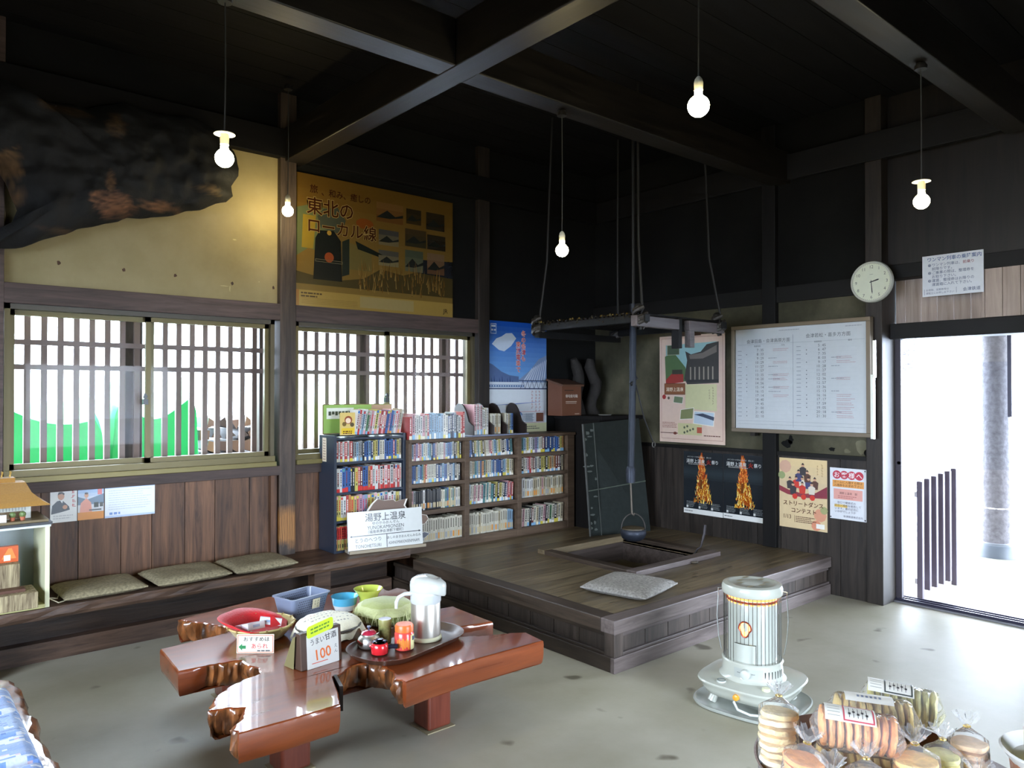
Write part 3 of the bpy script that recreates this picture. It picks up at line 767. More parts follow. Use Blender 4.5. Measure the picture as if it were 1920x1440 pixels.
mb = MB(); mb.tube([(4.328, 3.675, .83), (4.335, 3.67, .60), (4.335, 3.668, .585), (4.345, 3.66, .575), (4.352, 3.66, .59)], .007, 8, rgb(96, 88, 78)); mb.build('hook', 'iron', t, smooth=True)
t = thing('iron_pot', 'round black iron pot hanging from the hook over the hearth', 'pot', (4.345, 3.665, .385))
mb = MB(); mb.lathe([(.001, 0), (.055, .002), (.085, .022), (.098, .055), (.096, .078), (.088, .088), (.085, .084), (.02, .078), (.001, .078)], 4.345, 3.665, .385, 28, rgb(52, 56, 66)); mb.build('body', 'iron', t, smooth=True)
mb = MB(); mb.lathe([(.084, .084), (.083, .096), (.05, .104), (.001, .105)], 4.345, 3.665, .385, 28, rgb(74, 64, 46)); mb.build('wooden_lid', 'print', t, smooth=True)
mb = MB(); mb.tube([(4.345 + .09 * math.cos(a) * .76, 3.665 - .09 * math.cos(a) * .65, .47 + .118 * math.sin(a)) for a in [math.pi * i / 14 for i in range(15)]], .005, 7, rgb(70, 66, 62)); mb.build('handle', 'iron', t, smooth=True)

# hanging drying rack over the hearth
t = thing('hanging_drying_rack', 'square black wooden rack hung on ropes above the hearth', 'rack', (4.32, 3.71, 1.97))
rx0, rx1, ry0, ry1, rz = 3.86, 4.80, 3.19, 4.23, 1.965
for b in ((rx0, rx0 + .05, ry0 - .04, ry1 + .04), (rx1 - .05, rx1, ry0 - .04, ry1 + .04)):
    mb = MB(); mb.box(*b, rz, rz + .05, rgb(70, 64, 52)); mb.build('frame_beam', 'sooty', t, bevel=.004)
for a, b in ((rx0 - .04, 4.28), (4.40, rx1 + .03)):
    mb = MB(); mb.box(a, b, ry0, ry0 + .05, rz - .03, rz + .042, (.75, .78, .88)); mb.build('frame_beam', 'edgex', t, bevel=.004)  # pale bluish tone on front beams and peg paints in the door light
mb = MB(); mb.box(rx0, rx1, ry1 - .05, ry1, rz - .05, rz); mb.build('frame_beam', 'soot', t, bevel=.004)
mb = MB(); mb.box(4.28, 4.325, ry0 + .01, ry0 + .07, rz - .16, rz + .05, (1, 1, 1)); mb.build('hanger_peg', 'sootz', t, bevel=.003)
mb = MB(); mb.box(4.40, 4.45, ry0 - .005, ry0 + .045, rz - .15, rz - .03, (.75, .78, .88)); mb.build('hanger_peg', 'edgex', t, bevel=.003)
mb = MB()
for i in range(26):
    y = ry0 + .02 + i * .04; c = shade(.8, 1.6)
    for a, b in (((rx0 + .01, 4.29), (4.39, rx1 - .01)) if 3.58 < y < 3.72 else ((rx0 + .01, rx1 - .01),)): mb.box(a, b, y, y + .022, rz + .05, rz + .062, c)
mb.build('slat_floor', 'soot', t)
rk = random.Random(8)
mb = MB()
for i in range(60):
    x, y = rx0 + rk.uniform(-.01, .10), rk.uniform(ry0, ry1); mb.sphere((x, y, rz + .066), rk.uniform(.005, .011), 6, 4, rk.choice((rgb(70, 62, 36), rgb(120, 100, 50), rgb(36, 34, 28))))
for i in range(30):
    x, y = rx0 - .004, rk.uniform(ry0, ry1); mb.sphere((x, y, rz + .03 + rk.uniform(-.01, .03)), rk.uniform(.004, .008), 6, 4, rgb(50, 46, 32))
tag(mb.build('tarry_crust', 'enamel', t), kind='stuff')
for x, y in ((rx0 + .02, ry0 + .02), (rx1 - .02, ry0 + .02), (rx0 + .02, ry1 - .02), (rx1 - .02, ry1 - .02)):
    mb = MB(); mb.tube([(x, y, rz - .05), (x + .02, y, rz + .12), (x + (4.33 - x) * .10, y + (3.7 - y) * .10, 2.5), (x + (4.33 - x) * .16, y + (3.7 - y) * .16, ZC)], .009, 7, rgb(15, 14, 13)); mb.build('rope', 'rubber', t)
    mb = MB()
    for k in range(4):
        a0 = k * 1.7; mb.tube([(x + .042 * math.cos(a0 + a * .7), y + .042 * math.sin(a0 + a * .7), rz - .035 + .012 * a + .012 * k) for a in range(9)], .014, 6, rgb(44, 40, 36))
    mb.sphere((x + .012, y + .02, rz + .095), .034, 10, 8, rgb(15, 14, 13)); mb.build('rope_knot', 'rubber', t)

# corner cabinet, sheet-metal fire screen, wishing box, driftwood
t = thing('corner_cabinet', 'dark wooden cabinet in the corner behind the metal fire screen', 'cabinet', (5.08, 4.75, PZ))
mb = MB(); mb.box(4.86, 5.40, 4.48, 5.04, PZ, 1.25, (1.25, 1.15, 1.1)); mb.build('body', 'sootz', t)
mb = MB(); mb.box(4.84, 5.405, 4.44, 5.04, 1.25, 1.285, (1.6, 1.6, 1.7)); mb.build('top_board', 'soot', t, bevel=.004)
mb = MB(); mb.box(4.88, 5.10, 4.465, 4.48, .34, 1.22, (1.5, 1.3, 1.2)); dr_ = mb.build('door', 'sootz', t, bevel=.003)
mb = MB(); mb.box(4.89, 4.93, 4.445, 4.465, .76, .79, (.5, .5, .5)); mb.build('door_pull', 'sootz', dr_)
t = thing('metal_fire_screen', 'tall stained sheet-metal screen leaning against the corner cabinet', 'screen', (4.92, 4.30, PZ))
w = MB(); A, B, C, D = Vector((4.615, 4.36, PZ)), Vector((5.20, 4.19, PZ)), Vector((5.20, 4.32, 1.265)), Vector((4.60, 4.435, 1.225))
nrm = (B - A).cross(D - A).normalized() * .012
w.add([A, B, C, D] + [p - nrm for p in (A, B, C, D)], [(0, 1, 2, 3), (7, 6, 5, 4), (0, 4, 5, 1), (1, 5, 6, 2), (2, 6, 7, 3), (3, 7, 4, 0)], rgb(36, 42, 39)); w.build('sheet', 'iron', t)
w = MB()
for f0 in (.52,):
    p, q = A.lerp(D, .40), B.lerp(C, .44); w.bar(p + nrm * .3, q + nrm * .3, .006, .008, rgb(96, 104, 92))
p, q = A.lerp(B, .18) + nrm * .3, D.lerp(C, .18) + nrm * .3; w.bar(p, q, .004, .008, rgb(88, 92, 88))
w.bar(A + nrm * .2, D + nrm * .2, .012, .014, rgb(96, 98, 96))
w.build('seam_strip', 'iron', t)
w = MB(); rk = random.Random(21)
for i in range(16):
    u, v = abs(rk.gauss(.06, .05)), rk.uniform(.05, .95); c = A.lerp(B, u).lerp(D.lerp(C, u), v) + nrm * .05
    ax, ay = (B - A).normalized(), (D - A).normalized(); r1, r2 = rk.uniform(.01, .035), rk.uniform(.006, .02)
    w.add([c + ax * r1 * math.cos(a / 9 * 6.283) * rk.uniform(.7, 1.2) + ay * r2 * math.sin(a / 9 * 6.283) * rk.uniform(.7, 1.2) for a in range(9)], [list(range(9))], rgb(74, 80, 74))
w.build('lime_stain', 'print', t)
t = thing('haiku_post_box', 'small brown wooden post box with white writing on the corner cabinet', 'box', (4.80, 4.84, 1.285))
mb = MB(); mb.prism([(4.72, 1.285), (4.94, 1.285), (4.94, 1.285), (4.72, 1.285)], 'x', 4.665, 4.67, (0, 0, 0)) if 0 else None
mb = MB(); mb.prism([(4.76, 1.285), (4.94, 1.285), (4.94, 1.60), (4.76, 1.555)], 'x', 4.67, 4.92, rgb(106, 66, 46)); bb_ = mb.build('body', 'print', t, bevel=.003)
mb = MB(); mb.prism([(4.735, 1.548), (4.95, 1.602), (4.95, 1.62), (4.735, 1.566)], 'x', 4.655, 4.935, rgb(92, 62, 46)); mb.build('lid', 'print', t, bevel=.003)
sh = wall_a(4.67, 1.285, 4.7595); sh.text('俳句投句箱', .048, .165, .031, rgb(225, 218, 210), 1, bold=.02); sh.rect(.05, .122, .19, .130, rgb(190, 170, 155)); sh.rect(.05, .108, .185, .115, rgb(170, 150, 135)); sh.rect(.165, .012, .225, .020, rgb(180, 160, 140)); sh.rect(.035, .225, .15, .232, rgb(50, 32, 24))
sh.mb.build('lettering', 'print', bb_)
for x0, y0, lean, lab in ((5.03, 4.92, -.09, 'dark twisted driftwood trunk on the corner cabinet, beside the post box'), (5.20, 4.88, -.13, 'dark twisted driftwood trunk on the corner cabinet, nearer the door wall')):
    mb = MB(); mb.tube([(x0 + .03 * math.sin(k * 1.3 + x0 * 9), y0 + .02 * math.cos(k), 1.285 + k * .075) for k in range(8)], [.075, .062, .05, .055, .06, .05, .055, .03], 12, rgb(40, 36, 33))
    for v in range(len(mb.v)):
        p = Vector(mb.v[v]); q = p + Vector((wob(*p, 12), wob(*(p + Vector((3, 1, 2))), 12), 0)) * .012; mb.v[v] = tuple((q.x, q.y, max(q.z, 1.2855)))
    tag(mb.build('driftwood_trunk', 'bark', origin=(x0, y0, 1.285), smooth=True), lab, 'driftwood', 'driftwood on the corner cabinet')
mb = MB(); mb.lathe([(.001, 0), (.05, .002), (.062, .012), (.058, .014), (.001, .006)], 5.02, 4.56, 1.2855, 20, rgb(150, 150, 140), sx=1.1); tag(mb.build('shallow_dish', 'print', origin=(5.02, 4.56, 1.2855), smooth=True), 'pale shallow dish in front of the driftwood on the cabinet', 'dish')
t = thing('hanging_rope', 'thin dark rope with an iron ring tied to the pot hook pipe', 'rope', (4.42, 3.62, 1.08))
mb = MB(); mb.tube([(4.35, 3.64, 1.55), (4.42, 3.62, 1.30), (4.50, 3.60, 1.12)], .006, 6, rgb(15, 14, 13)); mb.build('rope', 'rubber', t)
mb = MB(); mb.tube([(4.505 + .017 * math.cos(a / 12 * 6.283), 3.598, 1.10 + .02 * math.sin(a / 12 * 6.283)) for a in range(13)], .004, 6, rgb(90, 88, 84)); mb.build('ring', 'iron', t)

# ================================================================ bench under the windows
t = thing('wall_bench', 'long dark live-edge plank bench under the lattice windows', 'bench', (1.3, 4.8, 0))
mb = MB(); nb = 66; fr = []
for i in range(nb + 1):
    x = -2.25 + (2.97 + 2.25) * i / nb; fr.append((x, 4.585 + .012 * wob(x, 0, 3, 3.5) + .006 * wob(x, 2, 3, 14)))
pts = fr + [(2.97, 5.035), (-2.25, 5.035)]
n = len(pts); vs = []
for lvl, (z, k) in enumerate(((.300, .012), (.318, 0), (.345, .002), (.36, .010))):
    vs += [(x, y + (k + .010 * wob(x, z * 9, 1, 11) if i <= nb else 0), z) for i, (x, y) in enumerate(pts)]
fs = [list(range(n))[::-1], [3 * n + i for i in range(n)]] + [(l * n + i, l * n + (i + 1) % n, (l + 1) * n + (i + 1) % n, (l + 1) * n + i) for l in range(3) for i in range(n)]
mb.add(vs, fs); mb.build('seat', 'bench', t)
for x in (.42, 2.32, -1.6):
    mb = MB(); mb.box(x - .06, x + .06, 4.66, 4.76, 0, .30, (.8, .75, .7)); mb.build('leg', 'bench', t, bevel=.004)

# cushions
def cushion(name, label, loc, rz, sx, sy, h, col, group, seed):
    o_ = MB(); n = 22; vs, fs = [], []
    for s in (1, -1):
        for i in range(n + 1):
            for j in range(n + 1):
                u, v = 2 * i / n - 1, 2 * j / n - 1
                e = (1 - abs(u) ** 5) * (1 - abs(v) ** 5)
                pin = 1 - .05 * (u * u) * (1 - v * v) * 0
                z = h * .5 + s * (.004 + h * .5 * max(0, e) ** .45 * (1 - .10 * math.exp(-(u * u + v * v) * 8))) + .005 * wob(u * 2, v * 2, seed) * e
                if s < 0: z = max(z, 0.0)
                vs.append((u * sx / 2 * (1 + .012 * wob(v * 2, seed, 0)), v * sy / 2 * (1 + .012 * wob(u * 2, seed, 4)), z))
    N1 = (n + 1) ** 2
    for i in range(n):
        for j in range(n):
            a = i * (n + 1) + j; fs.append((a, a + n + 1, a + n + 2, a + 1)); fs.append((N1 + a, N1 + a + 1, N1 + a + n + 2, N1 + a + n + 1))
    edge = [i * (n + 1) for i in range(n + 1)] + [n * (n + 1) + j for j in range(1, n + 1)] + [i * (n + 1) + n for i in range(n - 1, -1, -1)] + [j for j in range(n - 1, 0, -1)]
    for a, b in zip(edge, edge[1:] + edge[:1]): fs.append((a, b, N1 + b, N1 + a))
    o_.add(vs, fs, col)
    ob = o_.build(name, 'speckle', smooth=True); ob.location = loc; ob.rotation_euler = (0, 0, rz)
    return tag(ob, label, 'cushion', group)
G = 'speckled cushions on the wall bench'
cushion('seat_cushion', 'speckled grey-brown cushion on the wall bench, next to the white display box', (1.00, 4.80, .362), .03, .42, .37, .045, rgb(142, 132, 104), G, 1)
cushion('seat_cushion', 'speckled grey-brown cushion on the wall bench, middle of the three', (1.47, 4.79, .362), .04, .43, .38, .05, rgb(144, 134, 106), G, 2)
cushion('seat_cushion', 'speckled grey-brown cushion on the wall bench, nearest the worn post', (1.91, 4.79, .362), .05, .41, .37, .05, rgb(140, 130, 103), G, 3)
cushion('seat_cushion', 'speckled grey cushion lying alone on the platform beside the hearth', (3.555, 3.03, .282), .22, .44, .44, .055, rgb(150, 146, 140), None, 4)
# ================================================================ bookcases and books
YK, YB = 4.80, 4.76
t = thing('black_bookcase', 'narrow black four-shelf bookcase standing on the end of the wall bench', 'bookcase', (2.77, 4.9, .36))
ck = rgb(40, 48, 62)
for x in (2.475, 3.045):
    mb = MB(); mb.box(x, x + .02, YK, 5.035, .36, 1.19, ck); mb.build('side_panel', 'plastic', t, bevel=.002)
for z in (.375, .585, .785, 1.0, 1.172):
    mb = MB(); mb.box(2.495, 3.045, YK + .003, 5.03, z - (.015 if z > .38 else .015), z, ck); mb.build('shelf', 'plastic', t)
mb = MB(); mb.box(2.495, 3.045, 5.02, 5.035, .36, 1.19, rgb(26, 30, 38)); mb.build('back_panel', 'plastic', t)
sh = Sheet((2.4735, 4.98, 1.0), (0, -1, 0), (0, 0, 1)); sh.paper(.06, .17, rgb(224, 206, 180))
for k in range(8): sh.rect(.034, .012 + k * .019, .046, .022 + k * .019, rgb(110, 80, 60)); sh.rect(.014, .012 + k * .019, .024, .023 + k * .019, rgb(120, 90, 70))
sh.mb.build('paper_strip', 'print', t)

t = thing('brown_bookcase', 'wide brown three-bay bookcase standing on the platform', 'bookcase', (3.9, 4.9, PZ))
bx0, bx1 = 3.067, 4.83
for a, b in ((bx0, bx0 + .028), (3.594, 3.64), (4.152, 4.196), (bx1 - .085, bx1)):
    mb = MB(); mb.box(a, b, YB, 5.035, PZ, 1.118); mb.build('upright', 'shelf', t, bevel=.002)
for z0, z1 in ((.945, .972), (.772, .800), (.56, .592), (.30, .345)):
    for a, b in ((bx0 + .028, 3.594), (3.64, 4.152), (4.196, bx1 - .085)):
        mb = MB(); mb.box(a, b, YB + .002, 5.03, z0, z1); mb.build('shelf', 'shelf', t)
mb = MB(); mb.box(bx0, bx1 + .005, YB - .012, 5.035, 1.112, 1.136); mb.build('top_board', 'shelf', t, bevel=.002)
mb = MB(); mb.box(bx0, bx1, YB + .001, YB + .02, PZ, .30); mb.build('plinth', 'shelf', t)
mb = MB(); mb.box(bx0 + .02, bx1 - .02, 5.022, 5.035, PZ + .02, 1.112, (.5, .5, .5)); mb.build('back_panel', 'shelf', t)

BC = dict(r=(200, 60, 58), w=(232, 230, 224), b=(52, 104, 176), l=(138, 182, 214), y=(214, 198, 82), g=(92, 150, 100), k=(48, 50, 56), c=(226, 220, 196), p=(222, 160, 166), n=(48, 66, 108), t=(84, 150, 152), o=(220, 150, 72), u=(168, 150, 196), a=(160, 164, 166), m=(122, 62, 58), e=(196, 180, 142))
BN = dict(r='red', w='white', b='blue', l='light blue', y='yellow', g='green', k='black', c='cream', p='pink', n='navy', t='teal', o='orange', u='lilac', a='grey', m='maroon', e='tan')
ORD = ['first', 'second', 'third', 'fourth', 'fifth', 'sixth', 'seventh', 'eighth', 'ninth', 'tenth', 'eleventh', 'twelfth', 'thirteenth', 'fourteenth', 'fifteenth', 'sixteenth', 'seventeenth', 'eighteenth', 'nineteenth', 'twentieth', 'twenty-first', 'twenty-second', 'twenty-third', 'twenty-fourth', 'twenty-fifth', 'twenty-sixth', 'twenty-seventh', 'twenty-eighth', 'twenty-ninth', 'thirtieth', 'thirty-first', 'thirty-second']
rb = random.Random(42)
n_books = 0
rest = MB()
def book_mesh(mb, x, y, z, th, h, dp, code, lean, style, cov2=None):
    """One paperback, spine towards -Y, standing at X and tipped by LEAN."""
    c = rgb(*BC[code]); k = rb.uniform(.66, .86); g_ = sum(c) / 3; c = tuple(min(1, (v * .8 + g_ * .2) * k) for v in c)
    pg = rgb(226, 218, 196); st = len(mb.v)
    e = .0018
    mb.box(0, th, 0, dp, 0, h, [c, c, c, c, c, c])
    mb.box(e, th - e, e, dp + .0008, h - .0005, h + .0006, pg); mb.box(e, th - e, dp - .001, dp + .0012, e, h, pg)
    def strip(z0, z1, col, a=0.0, b=1.0): mb.add([(th * a, -.0006, z0 * h), (th * b, -.0006, z0 * h), (th * b, -.0006, z1 * h), (th * a, -.0006, z1 * h)], [(0, 1, 2, 3)], col)
    dark = rgb(40, 40, 46) if sum(BC[code]) > 330 else rgb(230, 226, 214)
    if style == 'bunko':
        z0 = .93
        while z0 > .42:
            d_ = rb.uniform(.03, .06); strip(z0 - d_, z0, tuple(v * .9 + .02 for v in dark), .28, .72); z0 -= d_ + rb.uniform(.012, .03)
        if rb.random() < .7: strip(.0, rb.uniform(.12, .22), rgb(*BC[rb.choice('wclyw')]))
        strip(.28, .36, dark, .32, .68)
    elif style == 'manga':
        if rb.random() < .5: strip(.86, .97, rgb(*BC[rb.choice('rybkpt')]), .15, .85)
        z0 = .82; tc = rgb(*BC[rb.choice('krrnm')]) if sum(BC[code]) > 330 else rgb(236, 230, 216)
        while z0 > .40:
            d_ = rb.uniform(.035, .06); strip(z0 - d_, z0, tc, .28, .72); z0 -= d_ + .022
        if rb.random() < .55: strip(.0, rb.uniform(.1, .2), rgb(*BC[cov2 or rb.choice('rybpol')]))
        strip(.24, .34, dark, .35, .65)
    elif style == 'series':
        z0 = .9
        while z0 > .5:
            d_ = rb.uniform(.035, .055); strip(z0 - d_, z0, rgb(70, 66, 60), .3, .7); z0 -= d_ + .015
        strip(.08, .34, rgb(*BC[rb.choice('eaeoe')]), .15, .85)
    elif style == 'block':
        strip(.45, .97, rgb(*BC[cov2 or 'r']), .0, 1.0)
        z0 = .9
        while z0 > .5: strip(z0 - .07, z0, rgb(236, 224, 210), .3, .7); z0 -= .1
        strip(.1, .26, dark, .3, .7)
    mb.xform(Matrix.Translation((x, y, z)) @ Matrix.Rotation(lean, 4, 'Y'), st)

def row(x0, x1, y, z, codes, hmin, hmax, dp, where, group, style='bunko', lean=0.0, cov2=None, kind='paperback', to_rest=False):
    global n_books
    ws = [rb.uniform(.75, 1.25) for _ in codes]; tot = (x1 - x0) - abs(math.sin(lean)) * hmax * 1.0
    ws = [w * tot / sum(ws) for w in ws]
    x = x0 if lean <= 0 else x0
    for i, (cd, w) in enumerate(zip(codes, ws)):
        h = rb.uniform(hmin, hmax); yy = y + rb.uniform(0, .008); th = w - .0012
        ln = lean + rb.uniform(-.006, .006) if lean else 0.0
        th *= math.cos(lean)
        xx = x; zz = z + .0006
        if ln < 0: zz += th * math.sin(ln) * 0 + .0; 
        if ln > 0: zz += th * math.sin(ln)
        elif ln < 0: xx += 0
        if not to_rest:
            mb = MB(); book_mesh(mb, 0, 0, 0, th, h, dp, cd, ln, style, cov2)
            o = mb.build('paperback_book', 'gloss', origin=(0, 0, 0)); o.location = (xx, yy, zz)
            tag(o, '%s-spined %s, %s from the left %s' % (BN[cd].replace(' ', '-'), kind, ORD[i], where), 'book', group)
            n_books += 1
        else:
            book_mesh(rest, xx, yy, zz, th, h, dp, cd, ln, style, cov2)
        x += w
K = 'of the black bookcase'
row(2.50, 3.04, YK + .02, 1.0, 'rwrwrwraalaakbblnyybccbbbbrbye', .135, .15, .11, 'on the top shelf ' + K, 'books on the top shelf of the black bookcase', 'bunko')
row(2.50, 3.04, YK + .015, .785, 'wwbbbkkyrmbborwwrwrwrwrwrw', .165, .18, .12, 'on the second shelf ' + K, 'books on the second shelf of the black bookcase', 'manga', cov2='r')
row(2.50, 3.04, YK + .015, .585, 'yywwrooyppulyywwcwpwwwyw', .165, .178, .12, 'on the third shelf ' + K, 'books on the third shelf of the black bookcase', 'manga', cov2='y')
row(2.497, 2.62, YK + .015, .375, 'oyoyoyo', .168, .172, .12, 'on the bottom shelf ' + K, 'books on the bottom shelf of the black bookcase', 'block', cov2='r')
row(2.64, 3.058, YK + .01, 1.19, 'wrwlwgwpwywrwrbpblwpec', .165, .185, .12, 'leaning on top ' + K, 'books on top of the black bookcase', 'manga', lean=.16, kind='volume')
row(3.08, 3.60, YB + .01, 1.136, 'rpwwwwpcrllllllccnknakwrr', .165, .205, .13, 'on top of the brown bookcase', 'books on top of the brown bookcase', 'bunko', kind='volume')
def bay(x0, x1, nm, rows, keep=4):
    zs = (.972, .800, .592, .345); on = ('top', 'second', 'third', 'bottom')
    for i_, (z, r, nmr) in enumerate(zip(zs, rows, on)):
        codes, h0, h1, st, ln, frac = r
        row(x0 + .004, x0 + .004 + (x1 - x0 - .008) * frac, YB + .03, z, codes, h0, h1, .108, 'on the %s shelf of the brown bookcase, %s bay' % (nmr, nm), 'books on the %s shelf, %s bay of the brown bookcase' % (nmr, nm), st, ln, to_rest=i_ >= keep)
bay(3.095, 3.594, 'near', (('clpurplccltkbmecccplbblckeyk', .125, .136, 'bunko', 0, .98), ('wbbelbtorcccccnbnlbbcnwlkck', .125, .145, 'bunko', 0, .96), ('kpakkkwkkkkkkkkcctbyctewc', .14, .158, 'series', 0, .96), ('lbyocccccccccccccccccc', .165, .18, 'series', 0, 1.0)))
bay(3.64, 4.152, 'middle', (('lbbkyctcykeccprcltcyckkwbkt', .125, .136, 'bunko', -.06, .97), ('yceetlebotecclbwbbbnllcyce', .128, .142, 'bunko', 0, .96), ('lccpcpcptctcttkykycknprpr', .145, .162, 'bunko', .05, .97), ('ecccccecccccccccecccclll', .16, .178, 'series', 0, .96)), 2)
row(3.72, 3.80, 4.80, 1.150, 'pwpwp', .235, .25, .15, 'in the near slot of the bookend stand', 'tall books in the bookend stand', 'bunko', kind='volume')
row(3.805, 3.87, 4.80, 1.150, 'wwcw', .20, .22, .15, 'beside the tall pink volumes in the bookend stand', 'white books in the bookend stand', 'bunko', kind='volume')
row(3.90, 4.00, 4.80, 1.150, 'cwcecc', .165, .17, .13, 'in the middle slot of the bookend stand', 'cream books in the bookend stand', 'series', kind='volume')
row(4.06, 4.14, 4.80, 1.150, 'cwelb', .165, .17, .13, 'in the far slot of the bookend stand', 'books in the far slot of the bookend stand', 'bunko', kind='volume')
bay(4.196, bx1 - .085, 'far', (('ctlcywwaulccmnbnbnbbnyo', .125, .138, 'bunko', 0, .97), ('wkcwprcmackyykyoeommke', .128, .142, 'bunko', 0, .97), ('awcwwweecepeceeceecece', .15, .17, 'series', 0, .97), ('cpcckmceacpkcgckece', .15, .165, 'bunko', .06, .97)), 0)
o = rest.build('paperback_books', 'gloss'); tag(o, 'rows of paperbacks filling the far bay and lower middle shelves of the brown bookcase', 'books', kind='stuff')

t = thing('bookend_stand', 'dark wooden bookend stand with curved dividers on the brown bookcase', 'bookend', (3.95, 4.88, 1.136))
mb = MB(); mb.box(3.66, 4.27, 4.755, 5.02, 1.136, 1.149, rgb(96, 100, 120)); mb.build('base_board', 'plastic', t, bevel=.002)
prof = [(4.765, 1.149), (5.02, 1.149)] + [(5.02 - .0, 1.28)] + [(4.955 + .065 * math.cos(a * math.pi / 10), 1.34 + .065 * math.sin(a * math.pi / 10)) for a in range(6)] + [(4.93, 1.40), (4.90, 1.385), (4.87, 1.35), (4.845, 1.30), (4.825, 1.255), (4.79, 1.235), (4.765, 1.225)]
for x in (3.68, 3.885, 4.03, 4.245):
    mb = MB(); mb.prism(prof, 'x', x, x + .014, rgb(46, 38, 36)); mb.build('divider', 'plastic', t)
mb = MB(); mb.prism([(4.75, 1.143), (4.755, 1.143), (4.755, 1.149), (4.75, 1.149)], 'x', 3.66, 4.27, rgb(130, 138, 165)); mb.build('front_lip', 'plastic', t)

# propped art book and green notice on the black bookcase
sh = Sheet((2.53, 4.815, 1.192), (.80, -.05, 0), (.12, .25, .95)); sh.paper(.115, .165, rgb(216, 190, 118), .012)
sh.disc(.062, .11, .03, rgb(150, 84, 60)); sh.disc(.06, .105, .02, rgb(240, 214, 190), 2); sh.rect(.008, .008, .107, .05, rgb(222, 190, 60)); sh.lines(.02, .022, .095, 2, .014, .008, rgb(90, 50, 30), 2); sh.disc(.03, .08, .016, rgb(120, 100, 60)); sh.disc(.09, .075, .016, rgb(90, 80, 60))
tag(sh.mb.build('comic_magazine', 'gloss', origin=(2.58, 4.84, 1.19)), 'thick comic with a golden picture cover propped on top of the black bookcase', 'book')
sh = wall_a(2.48, 1.192, 4.99); sh.paper(.58, .218, rgb(150, 186, 92), .006); sh.frame(0, 0, .58, .218, .006, rgb(120, 96, 60), 1)
sh.rect(.03, .11, .25, .19, rgb(232, 236, 222), 2); [sh.rect(.045 + k * .027, .135 + .008 * (k % 2), .066 + k * .027, .165, rgb(70, 80, 60), 3) for k in range(7)]; sh.rect(.40, .16, .575, .21, rgb(184, 150, 120), 2)
tag(sh.mb.build('green_notice_board', 'print', origin=(2.77, 4.99, 1.192)), 'green notice board standing behind the leaning books on the black bookcase', 'notice board')

# station name board in front of the bookcases
t = thing('station_name_board', 'white station name board propped in front of the black bookcase', 'sign', (2.825, 4.695, .361), rot=(0, 0, -.185))
sh = Sheet((-.282, -.03, .004), (1, 0, 0), (0, .10, .995)); sh.paper(.564, .285, rgb(204, 206, 202), .014)
dk = rgb(36, 38, 44)
sh.text('湯野上温泉', .282, .216, .062, dk, 1, 'CENTER', .012)
sh.text('ゆのかみおんせん', .282, .187, .026, dk, 1, 'CENTER', .006)
sh.text('YUNOKAMIONSEN', .282, .154, .036, dk, 1, 'CENTER', 0, .9)
sh.text('（福島県南会津郡下郷町）', .282, .128, .025, dk, 1, 'CENTER', .012)
sh.rect(.02, .112, .544, .117, dk); sh.poly([(.012, .1145), (.03, .122), (.03, .107)], dk); sh.poly([(.552, .1145), (.534, .107), (.534, .122)], dk)
sh.rect(.284, .02, .289, .112, dk)
sh.text('とうのへつり', .148, .072, .034, dk, 1, 'CENTER', .006); sh.text('TONOHETSURI', .148, .03, .034, dk, 1, 'CENTER', 0, .82)
sh.text('あしのまきおんせんみなみ', .418, .078, .022, dk, 1, 'CENTER', .012); sh.text('ASHINOMAKIONSENMINAMI', .418, .038, .030, dk, 1, 'CENTER', 0, .62)
sh.mb.build('name_panel', 'gloss', t, bevel=0)
def cutout(pts, y, col, rim, nm):
    m_ = MB(); m_.prism(pts, 'y', y, y + .006, rim); cx = sum(p[0] for p in pts) / len(pts); cz = sum(p[1] for p in pts) / len(pts)
    m_.prism([(cx + (a - cx) * .90, cz + (b - cz) * .90) for a, b in pts], 'y', y - .001, y, col); return m_.build(nm, 'print', t)
cutout([(-.14, .26), (-.09, .33), (-.05, .365), (.0, .35), (.08, .352), (.10, .335), (.19, .35), (.17, .30), (.20, .26)], .045, rgb(110, 88, 76), rgb(226, 220, 208), 'roof_cutout')
cutout([(.26, .20), (.30, .225), (.345, .215), (.36, .185), (.33, .15), (.26, .14)], .045, rgb(128, 104, 88), rgb(226, 220, 208), 'eave_cutout')
cutout([(.26, .08), (.33, .09), (.37, .075), (.33, .045), (.26, .04)], .045, rgb(92, 96, 106), rgb(220, 220, 220), 'stream_cutout')
m_ = MB(); m_.box(-.28, .30, -.05, .06, 0, .022, rgb(150, 138, 116)); m_.build('stand', 'print', t, bevel=.003)

# ================================================================ posters and notices
# steam train poster above the second window
sh = wall_a(2.285, 2.118, 5.035); w, h = 1.385, .955
sh.paper(w, h, rgb(150, 122, 62)); sh.grad(0, .11, w, h, rgb(164, 132, 66), rgb(140, 104, 44), 8)
sh.poly([(0, .35), (.1, .42), (.22, .40), (.3, .72), (.12, .74), (0, .70)], rgb(126, 136, 92), 2)
sh.poly([(.05, .42), (.14, .42), (.16, .66), (.06, .66)], rgb(188, 158, 58), 2)
sh.poly([(.2, .58), (.36, .55), (.4, .66), (.33, .75), (.22, .72), (.17, .66)], rgb(92, 98, 82), 3)
sh.poly([(0, .16), (w, .16), (w, .34), (1.1, .36), (.9, .30), (.7, .33), (.55, .24), (.3, .2), (0, .25)], rgb(96, 82, 48), 3)
sh.poly([(.14, .20), (.155, .50), (.19, .56), (.30, .57), (.36, .50), (.37, .20)], rgb(36, 40, 38), 4); sh.disc(.265, .37, .037, rgb(190, 92, 48), 5); sh.disc(.265, .55, .018, rgb(214, 168, 70), 5)
